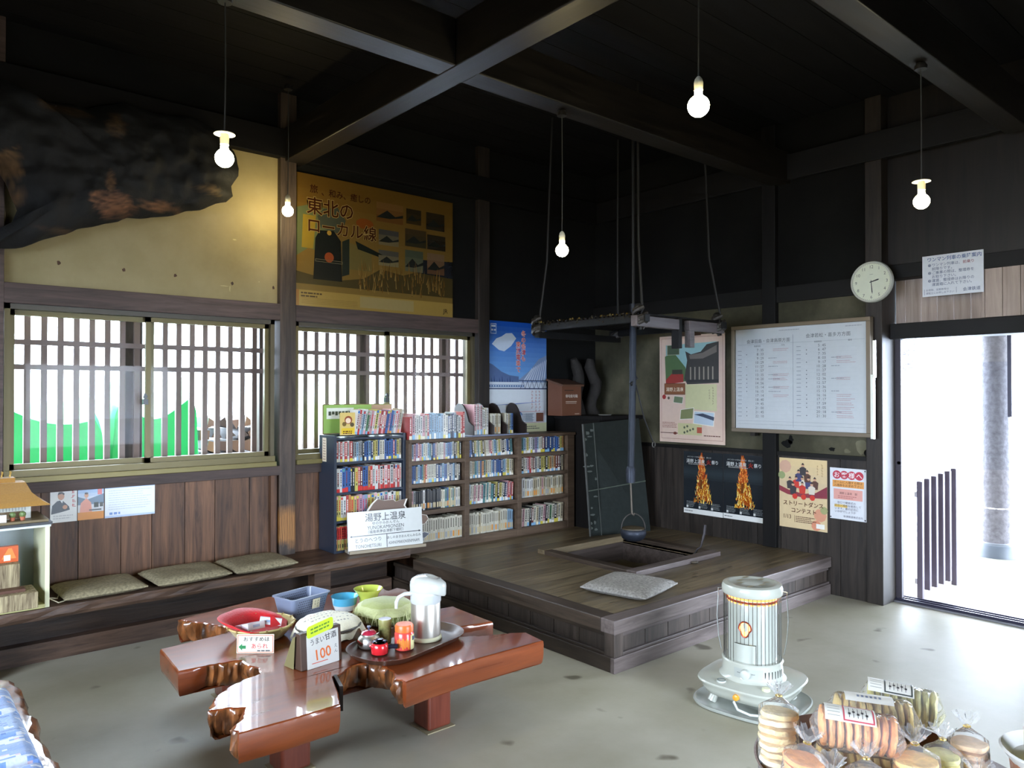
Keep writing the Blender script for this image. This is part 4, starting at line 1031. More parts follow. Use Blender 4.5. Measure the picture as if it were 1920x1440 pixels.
sh.poly([(.37, .24), (.37, .50), (.43, .53), (.43, .26)], rgb(52, 60, 52), 4); sh.poly([(.43, .30), (.43, .50), (.62, .46), (.62, .30)], rgb(140, 124, 70), 4)
sh.poly([(.48, .52), (.72, .44), (.74, .41), (.5, .46)], rgb(42, 50, 44), 5)
sh.frame(.155, .33, .375, .35, .004, rgb(130, 124, 100), 5)
rk = random.Random(4)
for i in range(150):
    a = rk.uniform(.5, 1.3); b = rk.uniform(.14, .32); sh.poly([(a, b), (a + .008, b), (a + .004 + rk.uniform(-.02, .02), b + rk.uniform(.05, .12))], rk.choice((rgb(172, 130, 62), rgb(140, 100, 44), rgb(188, 152, 84), rgb(112, 82, 40))), 6)
sh.poly([(.98, .34), (1.385, .32), (1.385, .46), (.95, .44)], rgb(46, 50, 58), 4)
for a, b, ww, hh, c1, c2 in ((.68, .52, .18, .12, (156, 140, 96), (70, 76, 84)), (.68, .36, .18, .12, (172, 158, 112), (82, 84, 86)), (.92, .34, .17, .17, (130, 128, 100), (86, 100, 80)), (1.13, .34, .17, .17, (120, 84, 62), (160, 130, 96)), (.66, .70, .24, .15, (128, 84, 40), (164, 120, 66)), (.92, .54, .2, .14, (70, 66, 48), (96, 76, 50)), (.93, .72, .14, .12, (84, 66, 38), (60, 52, 38)), (1.12, .70, .18, .14, (56, 48, 36), (72, 60, 44)), (1.13, .54, .18, .12, (52, 46, 38), (64, 56, 44))):
    sh.grad(a, b, a + ww, b + hh, rgb(*c1), rgb(*c2), 3, 5); sh.poly([(a, b + hh * .2), (a + ww * .4, b + hh * .62), (a + ww * .7, b + hh * .35), (a + ww, b + hh * .5), (a + ww, b + hh * .35), (a + ww * .5, b + hh * .2)], rgb(50, 54, 52), 6)
sh.rect(0, 0, w, .115, rgb(206, 170, 88), 6); sh.rect(0, .0, .03, .115, rgb(200, 134, 60), 7); sh.rect(.52, .02, 1.0, .105, rgb(206, 182, 122), 7)
for k in range(4): sh.rect(.05, .02 + k * .012, .5, .022 + k * .012, rgb(160, 128, 66), 7)
sh.lines(.045, .088, .21, 2, .022, .011, rgb(90, 66, 40), 7); sh.text('JR', 1.29, .03, .05, rgb(70, 60, 40), 8, bold=.02)
bn = rgb(84, 44, 24)
sh.text('旅', .11, .83, .065, bn, 7, bold=.02); sh.text('、和み、癒しの', .20, .82, .062, bn, 7, bold=.02, sx=.95)
for dl, cl in ((0, rgb(206, 172, 104)), (1, bn)):
    bo = .055 if dl == 0 else .025
    sh.text('東北の', .085, .68, .135, cl, 7 + dl, bold=bo, sx=.95); sh.text('ローカル線', .085, .545, .118, cl, 7 + dl, bold=bo, sx=.98)
sh.disc(.56, .66, .075, rgb(170, 94, 40), 3, ry=.04)
sh.mb.c = [tuple(v * .46 for v in c) for c in sh.mb.c]      # whole print darkened evenly
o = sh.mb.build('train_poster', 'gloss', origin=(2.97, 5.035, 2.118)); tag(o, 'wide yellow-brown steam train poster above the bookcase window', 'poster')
for x in (2.30, 3.655):
    pass

# blue winter poster
sh = wall_a(4.042, 1.137, 5.035); w, h = .70, .985
sh.paper(w, h, rgb(218, 226, 236))
sh.grad(0, .45, w, h, rgb(120, 176, 232), rgb(16, 84, 196), 12)
sh.poly([(.05, .78), (.10, .83), (.16, .85), (.21, .88), (.28, .885), (.33, .84), (.27, .77), (.19, .72), (.13, .73)], rgb(206, 222, 242), 2)
sh.poly([(.36, .47), (.50, .56), (.60, .66), (.7, .70), (.7, .44), (.36, .44)], rgb(134, 156, 196), 2)
for k in range(9): sh.poly([(.42 + k * .03, .47), (.52 + k * .022, .58 + k * .011), (.525 + k * .022, .57 + k * .01), (.435 + k * .03, .465)], rgb(206, 218, 236), 3)
sh.poly([(0, .62), (.06, .60), (.16, .54), (.25, .51), (.36, .50), (.36, .42), (0, .42)], rgb(88, 112, 158), 2)
for k in range(10): sh.poly([(.01 + k * .03, .43), (.015 + k * .03, .47 + .02 * (k % 3)), (.03 + k * .03, .43)], rgb(58, 80, 124), 3)
sh.rect(0, .395, w, .45, rgb(214, 226, 240), 3); sh.rect(.02, .405, .42, .425, rgb(70, 104, 160), 4)
for k in range(14): sh.rect(.03 + k * .028, .41, .048 + k * .028, .42, rgb(200, 220, 240), 5)
sh.rect(.36, .462, w, .468, rgb(60, 74, 110), 4); sh.rect(0, .386, w, .396, rgb(60, 74, 110), 4)
for k in range(6): sh.poly([(.38 + k * .055, .395), (.385 + k * .055, .395), (.412 + k * .055, .462), (.407 + k * .055, .462)], rgb(60, 74, 110), 4); sh.poly([(.412 + k * .055, .462), (.407 + k * .055, .462), (.43 + k * .055, .395), (.435 + k * .055, .395)], rgb(60, 74, 110), 4)
sh.rect(0, .0, w, .386, rgb(222, 230, 238), 2); sh.poly([(.02, .245), (.3, .25), (.68, .275), (.3, .258)], rgb(96, 124, 196), 3)
sh.poly([(.33, .18), (.36, .17), (.4, .15), (.40, .17), (.37, .19)], rgb(90, 120, 180), 3)
sh.rect(0, 0, w, .08, rgb(222, 222, 180), 3); sh.lines(.30, .045, .65, 2, .018, .008, rgb(120, 124, 110), 4)
sh.frame(.28, .085, .67, .185, .003, rgb(210, 110, 110), 4); sh.rect(.29, .09, .39, .17, rgb(150, 186, 224), 4); sh.rect(.44, .09, .53, .17, rgb(190, 204, 218), 4); sh.rect(.57, .092, .66, .172, rgb(120, 80, 66), 5); sh.lines(.40, .16, .55, 6, .011, .005, rgb(130, 140, 160), 5)
for k, s_ in enumerate(('冬の会津も', '東武電車で')):
    for bo, cl, l in ((.06, rgb(240, 232, 232), 6), (.018, rgb(214, 78, 66), 7)): sh.vtext(s_, .415 - k * .062, .865 - k * .10, .056, cl, l, bo, 1.0)
for k, s_ in enumerate(('行こう冬の会津', '入浴温泉めぐり', '会津八景の旅')): sh.vmarks(.61 - k * .045, .355, len(s_), .026, rgb(190, 140, 140), 5)
sh.frame(.035, .87, .10, .96, .006, rgb(190, 214, 244), 4); sh.lines(.043, .93, .093, 2, .034, .016, rgb(214, 230, 250), 4, .02)
tag(sh.mb.build('winter_poster', 'gloss', origin=(4.39, 5.035, 1.137)), 'blue poster of a snowy mountain and railway bridge behind the bookend stand', 'poster')

# pink hot-spring poster with its clip
sh = wall_b(4.243, 1.055, XB - .02); w, h = .68, .94
sh.paper(w, h, rgb(220, 194, 178)); sh.frame(.02, .03, w - .02, h - .02, .003, rgb(150, 96, 80))
sh.poly([(.07, .56), (.07, .86), (.6, .87), (.62, .52)], rgb(150, 190, 192), 2); sh.poly([(.07, .52), (.06, .76), (.16, .79), (.28, .66), (.32, .54)], rgb(84, 112, 72), 3)
sh.poly([(.27, .56), (.3, .72), (.28, .80), (.34, .77), (.44, .79), (.5, .85), (.62, .87), (.62, .52), (.3, .51)], rgb(62, 60, 58), 4); sh.poly([(.32, .765), (.46, .78), (.6, .84), (.6, .78), (.46, .73), (.33, .73)], rgb(120, 112, 104), 5)
for k in range(6): sh.rect(.33 + k * .045, .55, .342 + k * .045, .66, rgb(160, 152, 136), 5)
sh.rect(.3, .53, .62, .55, rgb(40, 42, 44), 5); sh.poly([(.07, .55), (.14, .61), (.26, .60), (.26, .53), (.07, .51)], rgb(156, 52, 48), 5); sh.rect(.14, .60, .25, .64, rgb(60, 60, 50), 5)
sh.rect(.085, .77, .22, .86, rgb(76, 92, 70), 6); sh.frame(.085, .77, .22, .86, .004, rgb(190, 186, 160), 7)
sh.rect(.055, .42, .28, .52, rgb(134, 84, 52), 8); sh.frame(.055, .42, .28, .52, .005, rgb(96, 56, 36), 9); sh.text('湯野上温泉', .168, .452, .038, rgb(236, 222, 200), 9, 'CENTER', .02)
sh.poly([(.28, .30), (.28, .51), (.60, .51), (.60, .28)], rgb(208, 206, 160), 2); sh.vmarks(.56, .47, 7, .02, rgb(150, 140, 110), 3); sh.vmarks(.525, .45, 4, .02, rgb(150, 140, 110), 3)
sh.disc(.05, .40, .022, rgb(160, 50, 48), 3, 7); sh.disc(.10, .39, .014, rgb(96, 80, 70), 3, 6)
for pts, cl in (([(.15, .35), (.16, .41), (.26, .40), (.25, .34)], (110, 126, 96)), ([(.22, .20), (.23, .29), (.37, .31), (.36, .21)], (128, 134, 92)), ([(.36, .17), (.37, .28), (.58, .27), (.57, .15)], (188, 204, 218))): sh.poly(pts, rgb(236, 234, 224), 4); cx = sum(p[0] for p in pts) / 4; cy = sum(p[1] for p in pts) / 4; sh.poly([(cx + (a - cx) * .93, cy + (b - cy) * .9) for a, b in pts], rgb(*cl), 5)
sh.poly([(.37, .25), (.46, .23), (.57, .20), (.575, .23), (.46, .26)], rgb(60, 70, 92), 6)
sh.rect(.20, .07, .45, .17, rgb(200, 196, 150), 3); sh.rect(.40, .09, .45, .14, rgb(180, 90, 70), 5)
for k in range(6): sh.disc(.27 + .03 * k % .12 + .26 * 0, .09 + .011 * k, .011, rgb(90, 96, 76), 5, 8)
sh.lines(.03, .17, .20, 4, .014, .006, rgb(160, 110, 96), 3); sh.rect(.01, .078, .20, .084, rgb(90, 50, 40), 4); sh.disc(.17, .08, .02, rgb(110, 56, 44), 5, 10, ry=.013); sh.lines(.47, .065, .64, 1, .01, .008, rgb(110, 70, 60), 4, .05)
o = sh.mb.build('hot_spring_poster', 'print', origin=(XB - .02, 3.9, 1.055)); tag(o, 'pink hot-spring poster with photographs hanging beside the hearth', 'poster')
mb = MB(); mb.box(XB - .045, XB - .018, 3.80, 4.02, 1.985, 2.01, rgb(72, 52, 40)); c_ = mb.build('poster_clip', 'print', o, origin=(XB - .02, 3.9, 1.055))

# the two fire festival posters, dance poster, station notice
XW = XB - .0165
def fire_poster(y, z, label, seed):
    sh = wall_b(y, z, XW); w, h = .395, .535; sh.paper(w, h, rgb(24, 30, 36)); r_ = random.Random(seed)
    sh.rect(0, 0, w, .042, rgb(226, 226, 222)); sh.lines(.01, .018, .1, 1, .01, .006, rgb(90, 90, 90), 2)
    sh.grad(0, .28, w, .36, rgb(22, 28, 34), rgb(40, 50, 56), 4); sh.grad(0, .36, w, .42, rgb(40, 50, 56), rgb(24, 30, 36), 4)
    cx = .185
    sh.poly([(cx - .006, .53), (cx + .008, .53), (cx + .022, .42), (cx + .03, .32), (cx + .075, .18), (cx + .085, .115), (cx + .04, .12), (cx - .02, .14), (cx - .055, .165), (cx - .05, .25), (cx - .026, .33), (cx - .02, .42)], rgb(150, 66, 16), 2)
    for i in range(330):
        v = r_.random() ** 1.25; b = .095 + v * .40; wd = .082 * (1 - v) ** 1.05 + .012; a = cx + .014 + r_.uniform(-wd, wd) - .016 * v; ln = r_.uniform(.012, .045)
        cl = r_.choice(((244, 200, 80), (232, 160, 50), (250, 230, 140), (196, 110, 30), (150, 70, 20))) if v < .5 else r_.choice(((214, 92, 34), (230, 130, 56), (176, 62, 26), (236, 170, 80)))
        sh.poly([(a - .004, b), (a + .004, b), (a + r_.uniform(-.014, .014), b + ln)], rgb(*cl), 3 + i % 3)
    sh.poly([(cx - .02, .22), (cx + .005, .22), (cx + .008, .30), (cx - .012, .30)], rgb(110, 58, 22), 6)
    sh.text('湯野上温泉', .03, .44, .038, rgb(206, 206, 204), 7, bold=.02); sh.text('火', .235, .435, .046, rgb(150, 44, 34), 7, bold=.03); sh.text('祭り', .285, .44, .036, rgb(206, 206, 204), 7, bold=.02)
    sh.text('メインロードが火に染まる　燃える！', .04, .485, .015, rgb(200, 200, 196), 7); sh.lines(.05, .425, .25, 1, .01, .006, rgb(170, 170, 166), 7, .1)
    for k in range(3): sh.lines(.03 + k * .125, .10, .125 + k * .125, 5, .011, .005, rgb(120, 124, 124), 3); sh.rect(.03 + k * .125, .05, .048 + k * .125, .07, rgb(200, 200, 196), 4)
    tag(sh.mb.build('fire_festival_poster', 'gloss', origin=(XW, y - .2, z)), label, 'poster', 'fire festival posters')
fire_poster(3.985, .448, 'black poster of a tall flame under the pink hot-spring poster', 1)
fire_poster(3.585, .450, 'black poster of a tall flame next to the bare post under the timetable', 2)
sh = wall_b(3.078, .452, XB - .0165); w, h = .385, .535; sh.paper(w, h, rgb(216, 192, 150)); sh.grad(0, .3, w, h, rgb(206, 184, 150), rgb(222, 196, 146), 4)
for a, b, r_, c_ in ((.05, .47, .05, (206, 164, 140)), (.33, .12, .05, (212, 150, 120)), (.30, .04, .04, (214, 140, 110)), (.02, .40, .03, (150, 160, 110)), (.36, .16, .03, (160, 160, 110))): sh.disc(a, b, r_, rgb(*c_), 2, 9)
sh.poly([(0, .32), (.08, .29), (.2, .27), (.385, .30), (.385, .25), (.2, .24), (.07, .255), (0, .28)], rgb(140, 56, 66), 3)
sh.poly([(.27, .27), (.385, .34), (.385, .27), (.3, .25)], rgb(132, 50, 66), 4)
r_ = random.Random(9)
for k, (a, b) in enumerate(((.09, .34), (.14, .35), (.19, .35), (.24, .35), (.29, .35), (.115, .30), (.19, .31), (.265, .31), (.16, .40), (.23, .40), (.195, .45))):   # dancers as small plain figures
    cl = ((60, 56, 60), (200, 60, 50), (216, 206, 190), (70, 70, 110), (90, 60, 50))[k % 5]
    sh.poly([(a - .022, b - .04), (a + .022, b - .04), (a + .028, b + .012), (a, b + .03), (a - .028, b + .012)], rgb(*cl), 5); sh.disc(a, b + .035, .012, rgb(206, 160, 130), 6, 10); sh.poly([(a - .013, b + .04), (a + .013, b + .04), (a, b + .056)], rgb(50, 44, 44), 7)
for a in (.13, .20, .27): sh.disc(a, .245, .022, rgb(206, 56, 44), 6, 7)
sh.text('ストリートダンス', .195, .175, .042, rgb(92, 50, 36), 6, 'CENTER', .02, .98); sh.text('コンテスト', .20, .122, .042, rgb(92, 50, 36), 6, 'CENTER', .02)
sh.text('1/13', .03, .07, .044, rgb(96, 66, 50), 6, sx=.9); sh.rect(.125, .045, .127, .10, rgb(96, 66, 50), 6); sh.lines(.135, .088, .30, 4, .013, .006, rgb(120, 90, 70), 6); sh.rect(.30, .02, .365, .055, rgb(236, 232, 222), 6)
sh.vmarks(.345, .49, 5, .018, rgb(170, 140, 100), 6); sh.vmarks(.31, .48, 4, .018, rgb(170, 140, 100), 6)
tag(sh.mb.build('dance_contest_poster', 'print', origin=(XW, 2.88, .452)), 'beige dance contest poster with a red ribbon and a crowd of dancers', 'poster')
sh = wall_b(2.672, .566, XB - .0165); w, h = .268, .375; sh.paper(w, h, rgb(216, 218, 224)); rd = rgb(186, 54, 74)
for k, ch in enumerate('お客様へ'): sh.disc(.052 + k * .055, .325, .031, rd, 1, 22); sh.text(ch, .052 + k * .055, .308, .045, rgb(240, 230, 232), 3, 'CENTER', .02)
sh.rect(.02, .235, .25, .285, rgb(222, 156, 84), 1); sh.text('ホームに入場する際は', .03, .264, .021, rgb(110, 66, 30), 2, bold=.01); sh.text('入場券をお求め下さい', .03, .241, .021, rgb(110, 66, 30), 2, bold=.01)
sh.rect(.028, .145, .24, .222, rgb(220, 160, 150), 1); sh.text('湯野上温泉　駅', .07, .185, .019, rgb(96, 60, 60), 2); sh.lines(.06, .168, .2, 2, .012, .005, rgb(180, 110, 104), 2)
for k, s_ in enumerate(('　窓口で硬券式の', '記念入場券を発売して', 'います。旅の記念に', 'いかがでしょうか')): sh.text(s_, .036, .116 - k * .022, .0195, rgb(80, 78, 96), 3)
sh.rect(.034, .088, .13, .108, rgb(228, 190, 90), 2); sh.text('会津鉄道株式会社', .10, .018, .018, rgb(80, 78, 96), 2)
o = sh.mb.build('station_notice', 'print', origin=(XW, 2.54, .566)); tag(o, 'white notice with four red discs heading, beside the door post', 'notice')
for a, b in ((.008, .012), (.26, .012), (.26, .363)):
    mb = MB(); mb.lathe([(.005, 0), (.003, .004)], 0, 0, 0, 8, rgb(60, 60, 66), axis='x'); p_ = mb.build('pin', 'metal', o, origin=(0, 0, 0)); p_.location = (-.005, 2.672 - a - 2.54, b)

# framed timetable
t = thing('timetable_board', 'large framed white train timetable on the door wall', 'board', (XB - .07, 2.89, 1.175))
XB -= .05
fc = rgb(120, 108, 92); y0, y1, z0, z1 = 2.335, 3.45, 1.178, 2.03
for b in ((y0, y1, z0, z0 + .03), (y0, y1, z1 - .03, z1), (y0, y0 + .03, z0 + .03, z1 - .03), (y1 - .03, y1, z0 + .03, z1 - .03)):
    mb = MB(); mb.box(XB - .055, XB - .001, b[0], b[1], b[2], b[3], fc); mb.build('frame_side', 'alu', t, bevel=.003)
mb = MB(); mb.box(XB - .06, XB - .03, 2.312, 2.332, 1.17, 1.62, rgb(226, 226, 214)); mb.box(XB - .055, XB - .04, 2.300, 2.318, 1.60, 1.86, rgb(240, 240, 232)); mb.build('edge_glint', 'metal', t)  # pale strips stand in for door light glinting on the frame edge
sh = wall_b(y1 - .03, z0 + .03, XB - .035); w, h = 1.055, .792; sh.paper(w, h, rgb(214, 214, 220), .03)
ink = rgb(84, 86, 100); fai = rgb(168, 170, 182); rdk = rgb(190, 150, 160)
sh.text('会津田島・会津高原方面', .10, .68, .034, ink, 2); sh.text('会津若松・喜多方方面', .60, .70, .034, ink, 2)
sh.rect(.02, .668, 1.04, .670, fai); sh.rect(.495, .02, .498, .73, rgb(140, 144, 160)); sh.rect(.02, .06, 1.04, .062, fai); sh.rect(.02, .035, 1.04, .037, fai); sh.lines(.38, .765, .55, 1, .01, .006, fai, 2, .05); sh.lines(.9, .765, 1.02, 1, .01, .006, fai, 2, .05)
sh.text('発車時刻', .165, .648, .015, ink, 2); sh.text('行先', .40, .648, .015, ink, 2); sh.text('発車時刻', .665, .66, .015, ink, 2); sh.text('備考', .92, .66, .015, ink, 2)
L1 = '7:35 8:33 9:29 10:29 11:27 11:57 13:35 14:20 14:56 15:14 16:15 17:14 18:40 19:45 21:00 21:45 22:10'.split()
L2 = '5:45 6:47 7:35 8:03 9:17 10:28 11:27 12:02 12:36 12:57 13:36 15:13 16:16 17:17 17:59 19:05 20:18 21:30'.split()
r_ = random.Random(2)
for L_, a, n_, b in ((L1, .0, len(L1), .612), (L2, .505, len(L2), .628)):
    for i, s_ in enumerate(L_):
        y_ = b - i * (.555 / n_); hh_, mm_ = s_.split(':')
        sh.text(hh_, a + .205, y_, .029, ink, 2, 'RIGHT'); sh.text(':', a + .213, y_, .029, ink, 2, 'CENTER'); sh.text(mm_, a + .222, y_, .029, ink, 2)
        sh.rect(a + .02, y_ - .008, a + .48, y_ - .007, rgb(196, 198, 208), 1)
        sh.rect(a + .02, y_ + .004, a + .055, y_ + .010, fai, 1)
        if r_.random() < .6: sh.disc(a + .10, y_ + .01, .004, ink, 1, 8)
        if r_.random() < .5: sh.lines(a + .29, y_ + .006, a + .40, 1, .01, .007, fai, 1, .5)
        if r_.random() < .45: sh.lines(a + .33, y_ + .012, a + .47, 2, .012, .004, rdk, 1, .3)
sh.mb.build('timetable_sheet', 'print', t)
mb = MB(); mb.box(XB - .052, XB - .049, y0 + .03, y1 - .03, z0 + .03, z1 - .03); mb.build('clear_cover', 'glass', t)
mb = MB(); mb.box(XB - .05, XB - .0, 3.24, 3.28, z0 - .028, z0, rgb(50, 46, 42)); mb.build('bracket', 'iron', t)

XB += .05
# wall clock at half past two
t = thing('wall_clock', 'round white wall clock above the timetable, showing half past two', 'clock', (XB - .032, 2.346, 2.278))
cy_, cz_ = 2.346, 2.278
mb = MB(); mb.lathe([(.146, .0), (.148, -.02), (.142, -.034), (.132, -.034), (.130, -.022), (.001, -.022)], XB - .032, cy_, cz_, 48, rgb(196, 198, 186), axis='x'); mb.build('rim', 'enamel', t, smooth=True)
sh = wall_b(cy_, cz_, XB - .0555); sh.disc(0, 0, .131, rgb(222, 226, 204), 0, 48)
for k in range(1, 13):
    a = math.pi / 2 - k * math.pi / 6; sh.text(str(k), .107 * math.cos(a), .107 * math.sin(a) - .011, .031, rgb(92, 94, 92), 2, 'CENTER')
for k in range(60):
    a = k * math.pi / 30; sh.poly([(.124 * math.cos(a - .008), .124 * math.sin(a - .008)), (.128 * math.cos(a - .008), .128 * math.sin(a - .008)), (.128 * math.cos(a + .008), .128 * math.sin(a + .008)), (.124 * math.cos(a + .008), .124 * math.sin(a + .008))], rgb(120, 122, 116), 1)
sh.rect(-.013, .052, .013, .054, rgb(120, 120, 116), 1)
dl_ = sh.mb.build('dial', 'print', t)
for nm, ang, ln, wd, l in (('hour_hand', math.pi / 2 - 2.5 * math.pi / 6, .058, .005, 4), ('minute_hand', math.pi / 2 - 29.2 / 60 * 2 * math.pi, .088, .0035, 7)):
    sh = wall_b(cy_, cz_, XB - .0555); c, s = math.cos(ang), math.sin(ang)
    sh.poly([(-c * .012 - s * wd * .6, -s * .012 + c * wd * .6), (-c * .012 + s * wd * .6, -s * .012 - c * wd * .6), (c * ln * .8 + s * wd, s * ln * .8 - c * wd), (c * ln, s * ln), (c * ln * .8 - s * wd, s * ln * .8 + c * wd)], rgb(44, 46, 50), l); sh.mb.build(nm, 'print', dl_)

# boarding notice over the door
sh = wall_b(2.05, 2.150, 5.478); w, h = .372, .277; sh.paper(w, h, rgb(222, 226, 232), .006)
nv = rgb(58, 88, 150)
sh.text('ワンマン列車の乗降案内', .03, .238, .0315, nv, 1, bold=.02, sx=.96)
q = rgb(96, 108, 140)
for k, (a, s_) in enumerate(((.06, 'ワンマン列車は、'), (.06, '前降りです。'), (.06, 'ご乗車の際は、整理券を'), (.06, 'お取り下さい。'), (.06, '運賃、整理券はお降りの'), (.06, '運賃箱に入れて下さい。'))): sh.text(s_, a, .203 - k * .0265, .0235, q, 1, bold=.012)
sh.text('前乗り', .25, .203, .0235, rgb(150, 84, 100), 1, bold=.02)
for k in range(3): sh.disc(.046, .211 - k * .053, .010, q, 1, 16); sh.text('①②③'[k], .046, .204 - k * .053, .019, rgb(230, 232, 238), 2, 'CENTER')
sh.text('お荷物、定期券等は', .022, .037, .016, q, 1); sh.text('運転士にお申し出下さい', .022, .016, .016, q, 1); sh.text('会津鉄道', .25, .02, .026, q, 1, bold=.02); sh.rect(.012, .012, .014, .05, q); sh.rect(.21, .012, .212, .05, q)
tag(sh.mb.build('boarding_notice', 'print', origin=(5.478, 1.86, 2.15)), 'white boarding notice with blue lettering above the doorway', 'sign')
for y_ in (2.03, 1.70): pass

# two calendar portraits and a pale sheet under the first window
sh = wall_a(.793, .737, 5.034); sh.paper(.137, .198, rgb(226, 226, 222)); sh.poly([(.005, .05), (.01, .10), (.035, .125), (.06, .13), (.095, .09), (.10, .07), (.06, .06)], rgb(70, 76, 84), 2); sh.disc(.055, .152, .017, rgb(196, 146, 116), 3, 16, ry=.022); sh.poly([(.037, .158), (.042, .176), (.06, .178), (.073, .166), (.07, .158), (.06, .166), (.045, .164)], rgb(52, 48, 46), 4); sh.poly([(.05, .128), (.06, .11), (.066, .13)], rgb(236, 236, 236), 4); sh.disc(.075, .088, .013, rgb(200, 150, 122), 4, 10); sh.vmarks(.115, .165, 4, .024, rgb(190, 96, 96), 3); sh.lines(.015, .035, .12, 2, .014, .006, rgb(190, 190, 190), 2)
tag(sh.mb.build('portrait_leaflet', 'gloss', origin=(.86, 5.034, .737)), 'leaflet of a person in a dark suit pinned beside the model house', 'leaflet')
sh = wall_a(.934, .738, 5.034); sh.paper(.138, .196, rgb(206, 208, 212)); sh.grad(0, .1, .138, .196, rgb(226, 228, 230), rgb(120, 166, 214), 5); sh.poly([(0, .14), (.05, .12), (.138, .15), (.138, .09), (0, .09)], rgb(110, 130, 150), 2); sh.rect(0, .0, .138, .045, rgb(214, 140, 60), 2); sh.poly([(.01, .045), (.015, .10), (.045, .13), (.07, .10), (.075, .045)], rgb(224, 156, 136), 3); sh.disc(.045, .145, .011, rgb(200, 150, 120), 3, 14, ry=.015); sh.disc(.045, .157, .010, rgb(60, 50, 46), 4, 12, ry=.006); sh.rect(.085, .07, .11, .10, rgb(60, 66, 62), 3); sh.rect(.116, .072, .134, .098, rgb(70, 74, 70), 3); sh.rect(.105, .145, .128, .185, rgb(214, 120, 120), 3); sh.rect(.06, .052, .125, .06, rgb(90, 90, 90), 3)
tag(sh.mb.build('portrait_leaflet', 'gloss', origin=(1.0, 5.034, .738)), 'leaflet of a person in pale orange clothes against a blue sky', 'leaflet')
sh = wall_a(1.078, .735, 5.034); sh.paper(.282, .200, rgb(222, 228, 232)); sh.rect(0, .178, .282, .2, rgb(160, 186, 222)); sh.rect(0, 0, .282, .012, rgb(180, 198, 226)); sh.lines(.02, .16, .27, 9, .014, .004, rgb(190, 200, 210), 2); sh.lines(.025, .018, .085, 1, .01, .014, rgb(120, 150, 206), 2, .05); sh.rect(.135, .186, .15, .2, rgb(240, 244, 246), 2)
tag(sh.mb.build('pale_calendar', 'gloss', origin=(1.22, 5.034, .735)), 'pale blue-white wall calendar under the window', 'calendar')
# ================================================================ live-edge table
TZ = .345
outline = [  # x, y, live edge?
 (1.188, 3.988, 1), (1.26, 3.86, 1), (1.324, 3.736, 1), (1.345, 3.665, 1), (1.30, 3.615, 1), (1.15, 3.60, 0), (.993, 3.583, 0),
 (.971, 3.248, 0), (1.08, 3.236, 1), (1.185, 3.222, 1), (1.216, 3.206, 1), (1.219, 3.13, 1), (1.235, 3.06, 1), (1.222, 3.01, 1),
 (1.16, 2.99, 1), (1.098, 2.971, 1), (1.005, 2.891, 1), (.974, 2.84, 1), (.965, 2.805, 1), (.931, 2.779, 1), (.998, 2.753, 1), (1.047, 2.719, 1), (1.016, 2.653, 1), (.948, 2.563, 1), (.952, 2.526, 0),
 (1.127, 2.515, 0), (1.325, 2.518, 0), (1.372, 2.621, 0), (1.430, 2.781, 1), (1.462, 2.778, 1), (1.551, 2.845, 1), (1.615, 2.822, 1), (1.648, 2.769, 1), (1.641, 2.66, 1), (1.606, 2.591, 1), (1.624, 2.537, 0),
 (1.806, 2.555, 0), (2.006, 2.558, 0), (2.378, 2.545, 0), (2.397, 2.688, 0), (2.339, 2.724, 1), (2.20, 2.79, 1), (2.09, 2.87, 1), (2.12, 2.93, 1), (2.18, 2.974, 1), (2.235, 2.954, 0), (2.38, 2.919, 0), (2.387, 3.27, 0),
 (2.304, 3.285, 1), (2.22, 3.33, 1), (2.18, 3.42, 1), (2.27, 3.50, 1), (2.345, 3.563, 0), (2.384, 3.725, 0), (2.36, 3.793, 0), (2.288, 3.769, 1), (2.307, 3.853, 1), (2.276, 3.90, 1), (2.12, 3.86, 1), (1.98, 3.93, 1), (1.85, 4.04, 1), (1.704, 4.099, 0), (1.45, 4.045, 0)]
t = thing('live_edge_table', 'low glossy red-brown table cut from a branching tree slab', 'table', (1.7, 3.25, 0))
pts = []; lv = []
for i, (x, y, l) in enumerate(outline):
    x2, y2, l2 = outline[(i + 1) % len(outline)]; d = math.hypot(x2 - x, y2 - y); n = max(1, int(d / (.009 if l else .05)))
    for k in range(n):
        f = k / n; pts.append((x + (x2 - x) * f, y + (y2 - y) * f)); lv.append(l and (l2 or f < .6))
n = len(pts); area = sum(pts[i][0] * pts[(i + 1) % n][1] - pts[(i + 1) % n][0] * pts[i][1] for i in range(n))
sg = 1 if area > 0 else -1
nr = []
for i in range(n):
    tx, ty = pts[(i + 1) % n][0] - pts[i - 1][0], pts[(i + 1) % n][1] - pts[i - 1][1]; L_ = math.hypot(tx, ty) or 1
    nr.append((sg * ty / L_, -sg * tx / L_))
lev = [(TZ, -.006), (TZ - .004, -.001), (TZ - .018, .001), (TZ - .04, .0), (TZ - .06, 0), (TZ - .08, -.002), (TZ - .10, -.006), (TZ - .108, -.012)]
vs = []
for li, (z, off) in enumerate(lev):
    for i, (x, y) in enumerate(pts):
        o_ = off; dz = 0
        if lv[i]:
            f = li / (len(lev) - 1)
            o_ += (.5 - abs(f - .45)) * .012 - .022 * f * f + (.022 * wob(x * 22, y * 22, z * 9) + .020 * wob(x * 60, y * 60, z * 16) + .008 * wob(x * 130, y * 130, z * 60)) * (0.3 if li < 2 else 1)
            if li >= len(lev) - 2: dz = .012 * wob(x * 20, y * 20, 0)
        vs.append((x + nr[i][0] * o_, y + nr[i][1] * o_, z + dz))
from mathutils.geometry import tessellate_polygon
tri = [list(f) for f in tessellate_polygon([[Vector((x, y, 0)) for x, y in pts]])]
def turn(f, s): a, b, c = (pts[k] for k in f); return f if ((b[0] - a[0]) * (c[1] - a[1]) - (b[1] - a[1]) * (c[0] - a[0])) * s > 0 else f[::-1]
ncap = len(tri) * 2
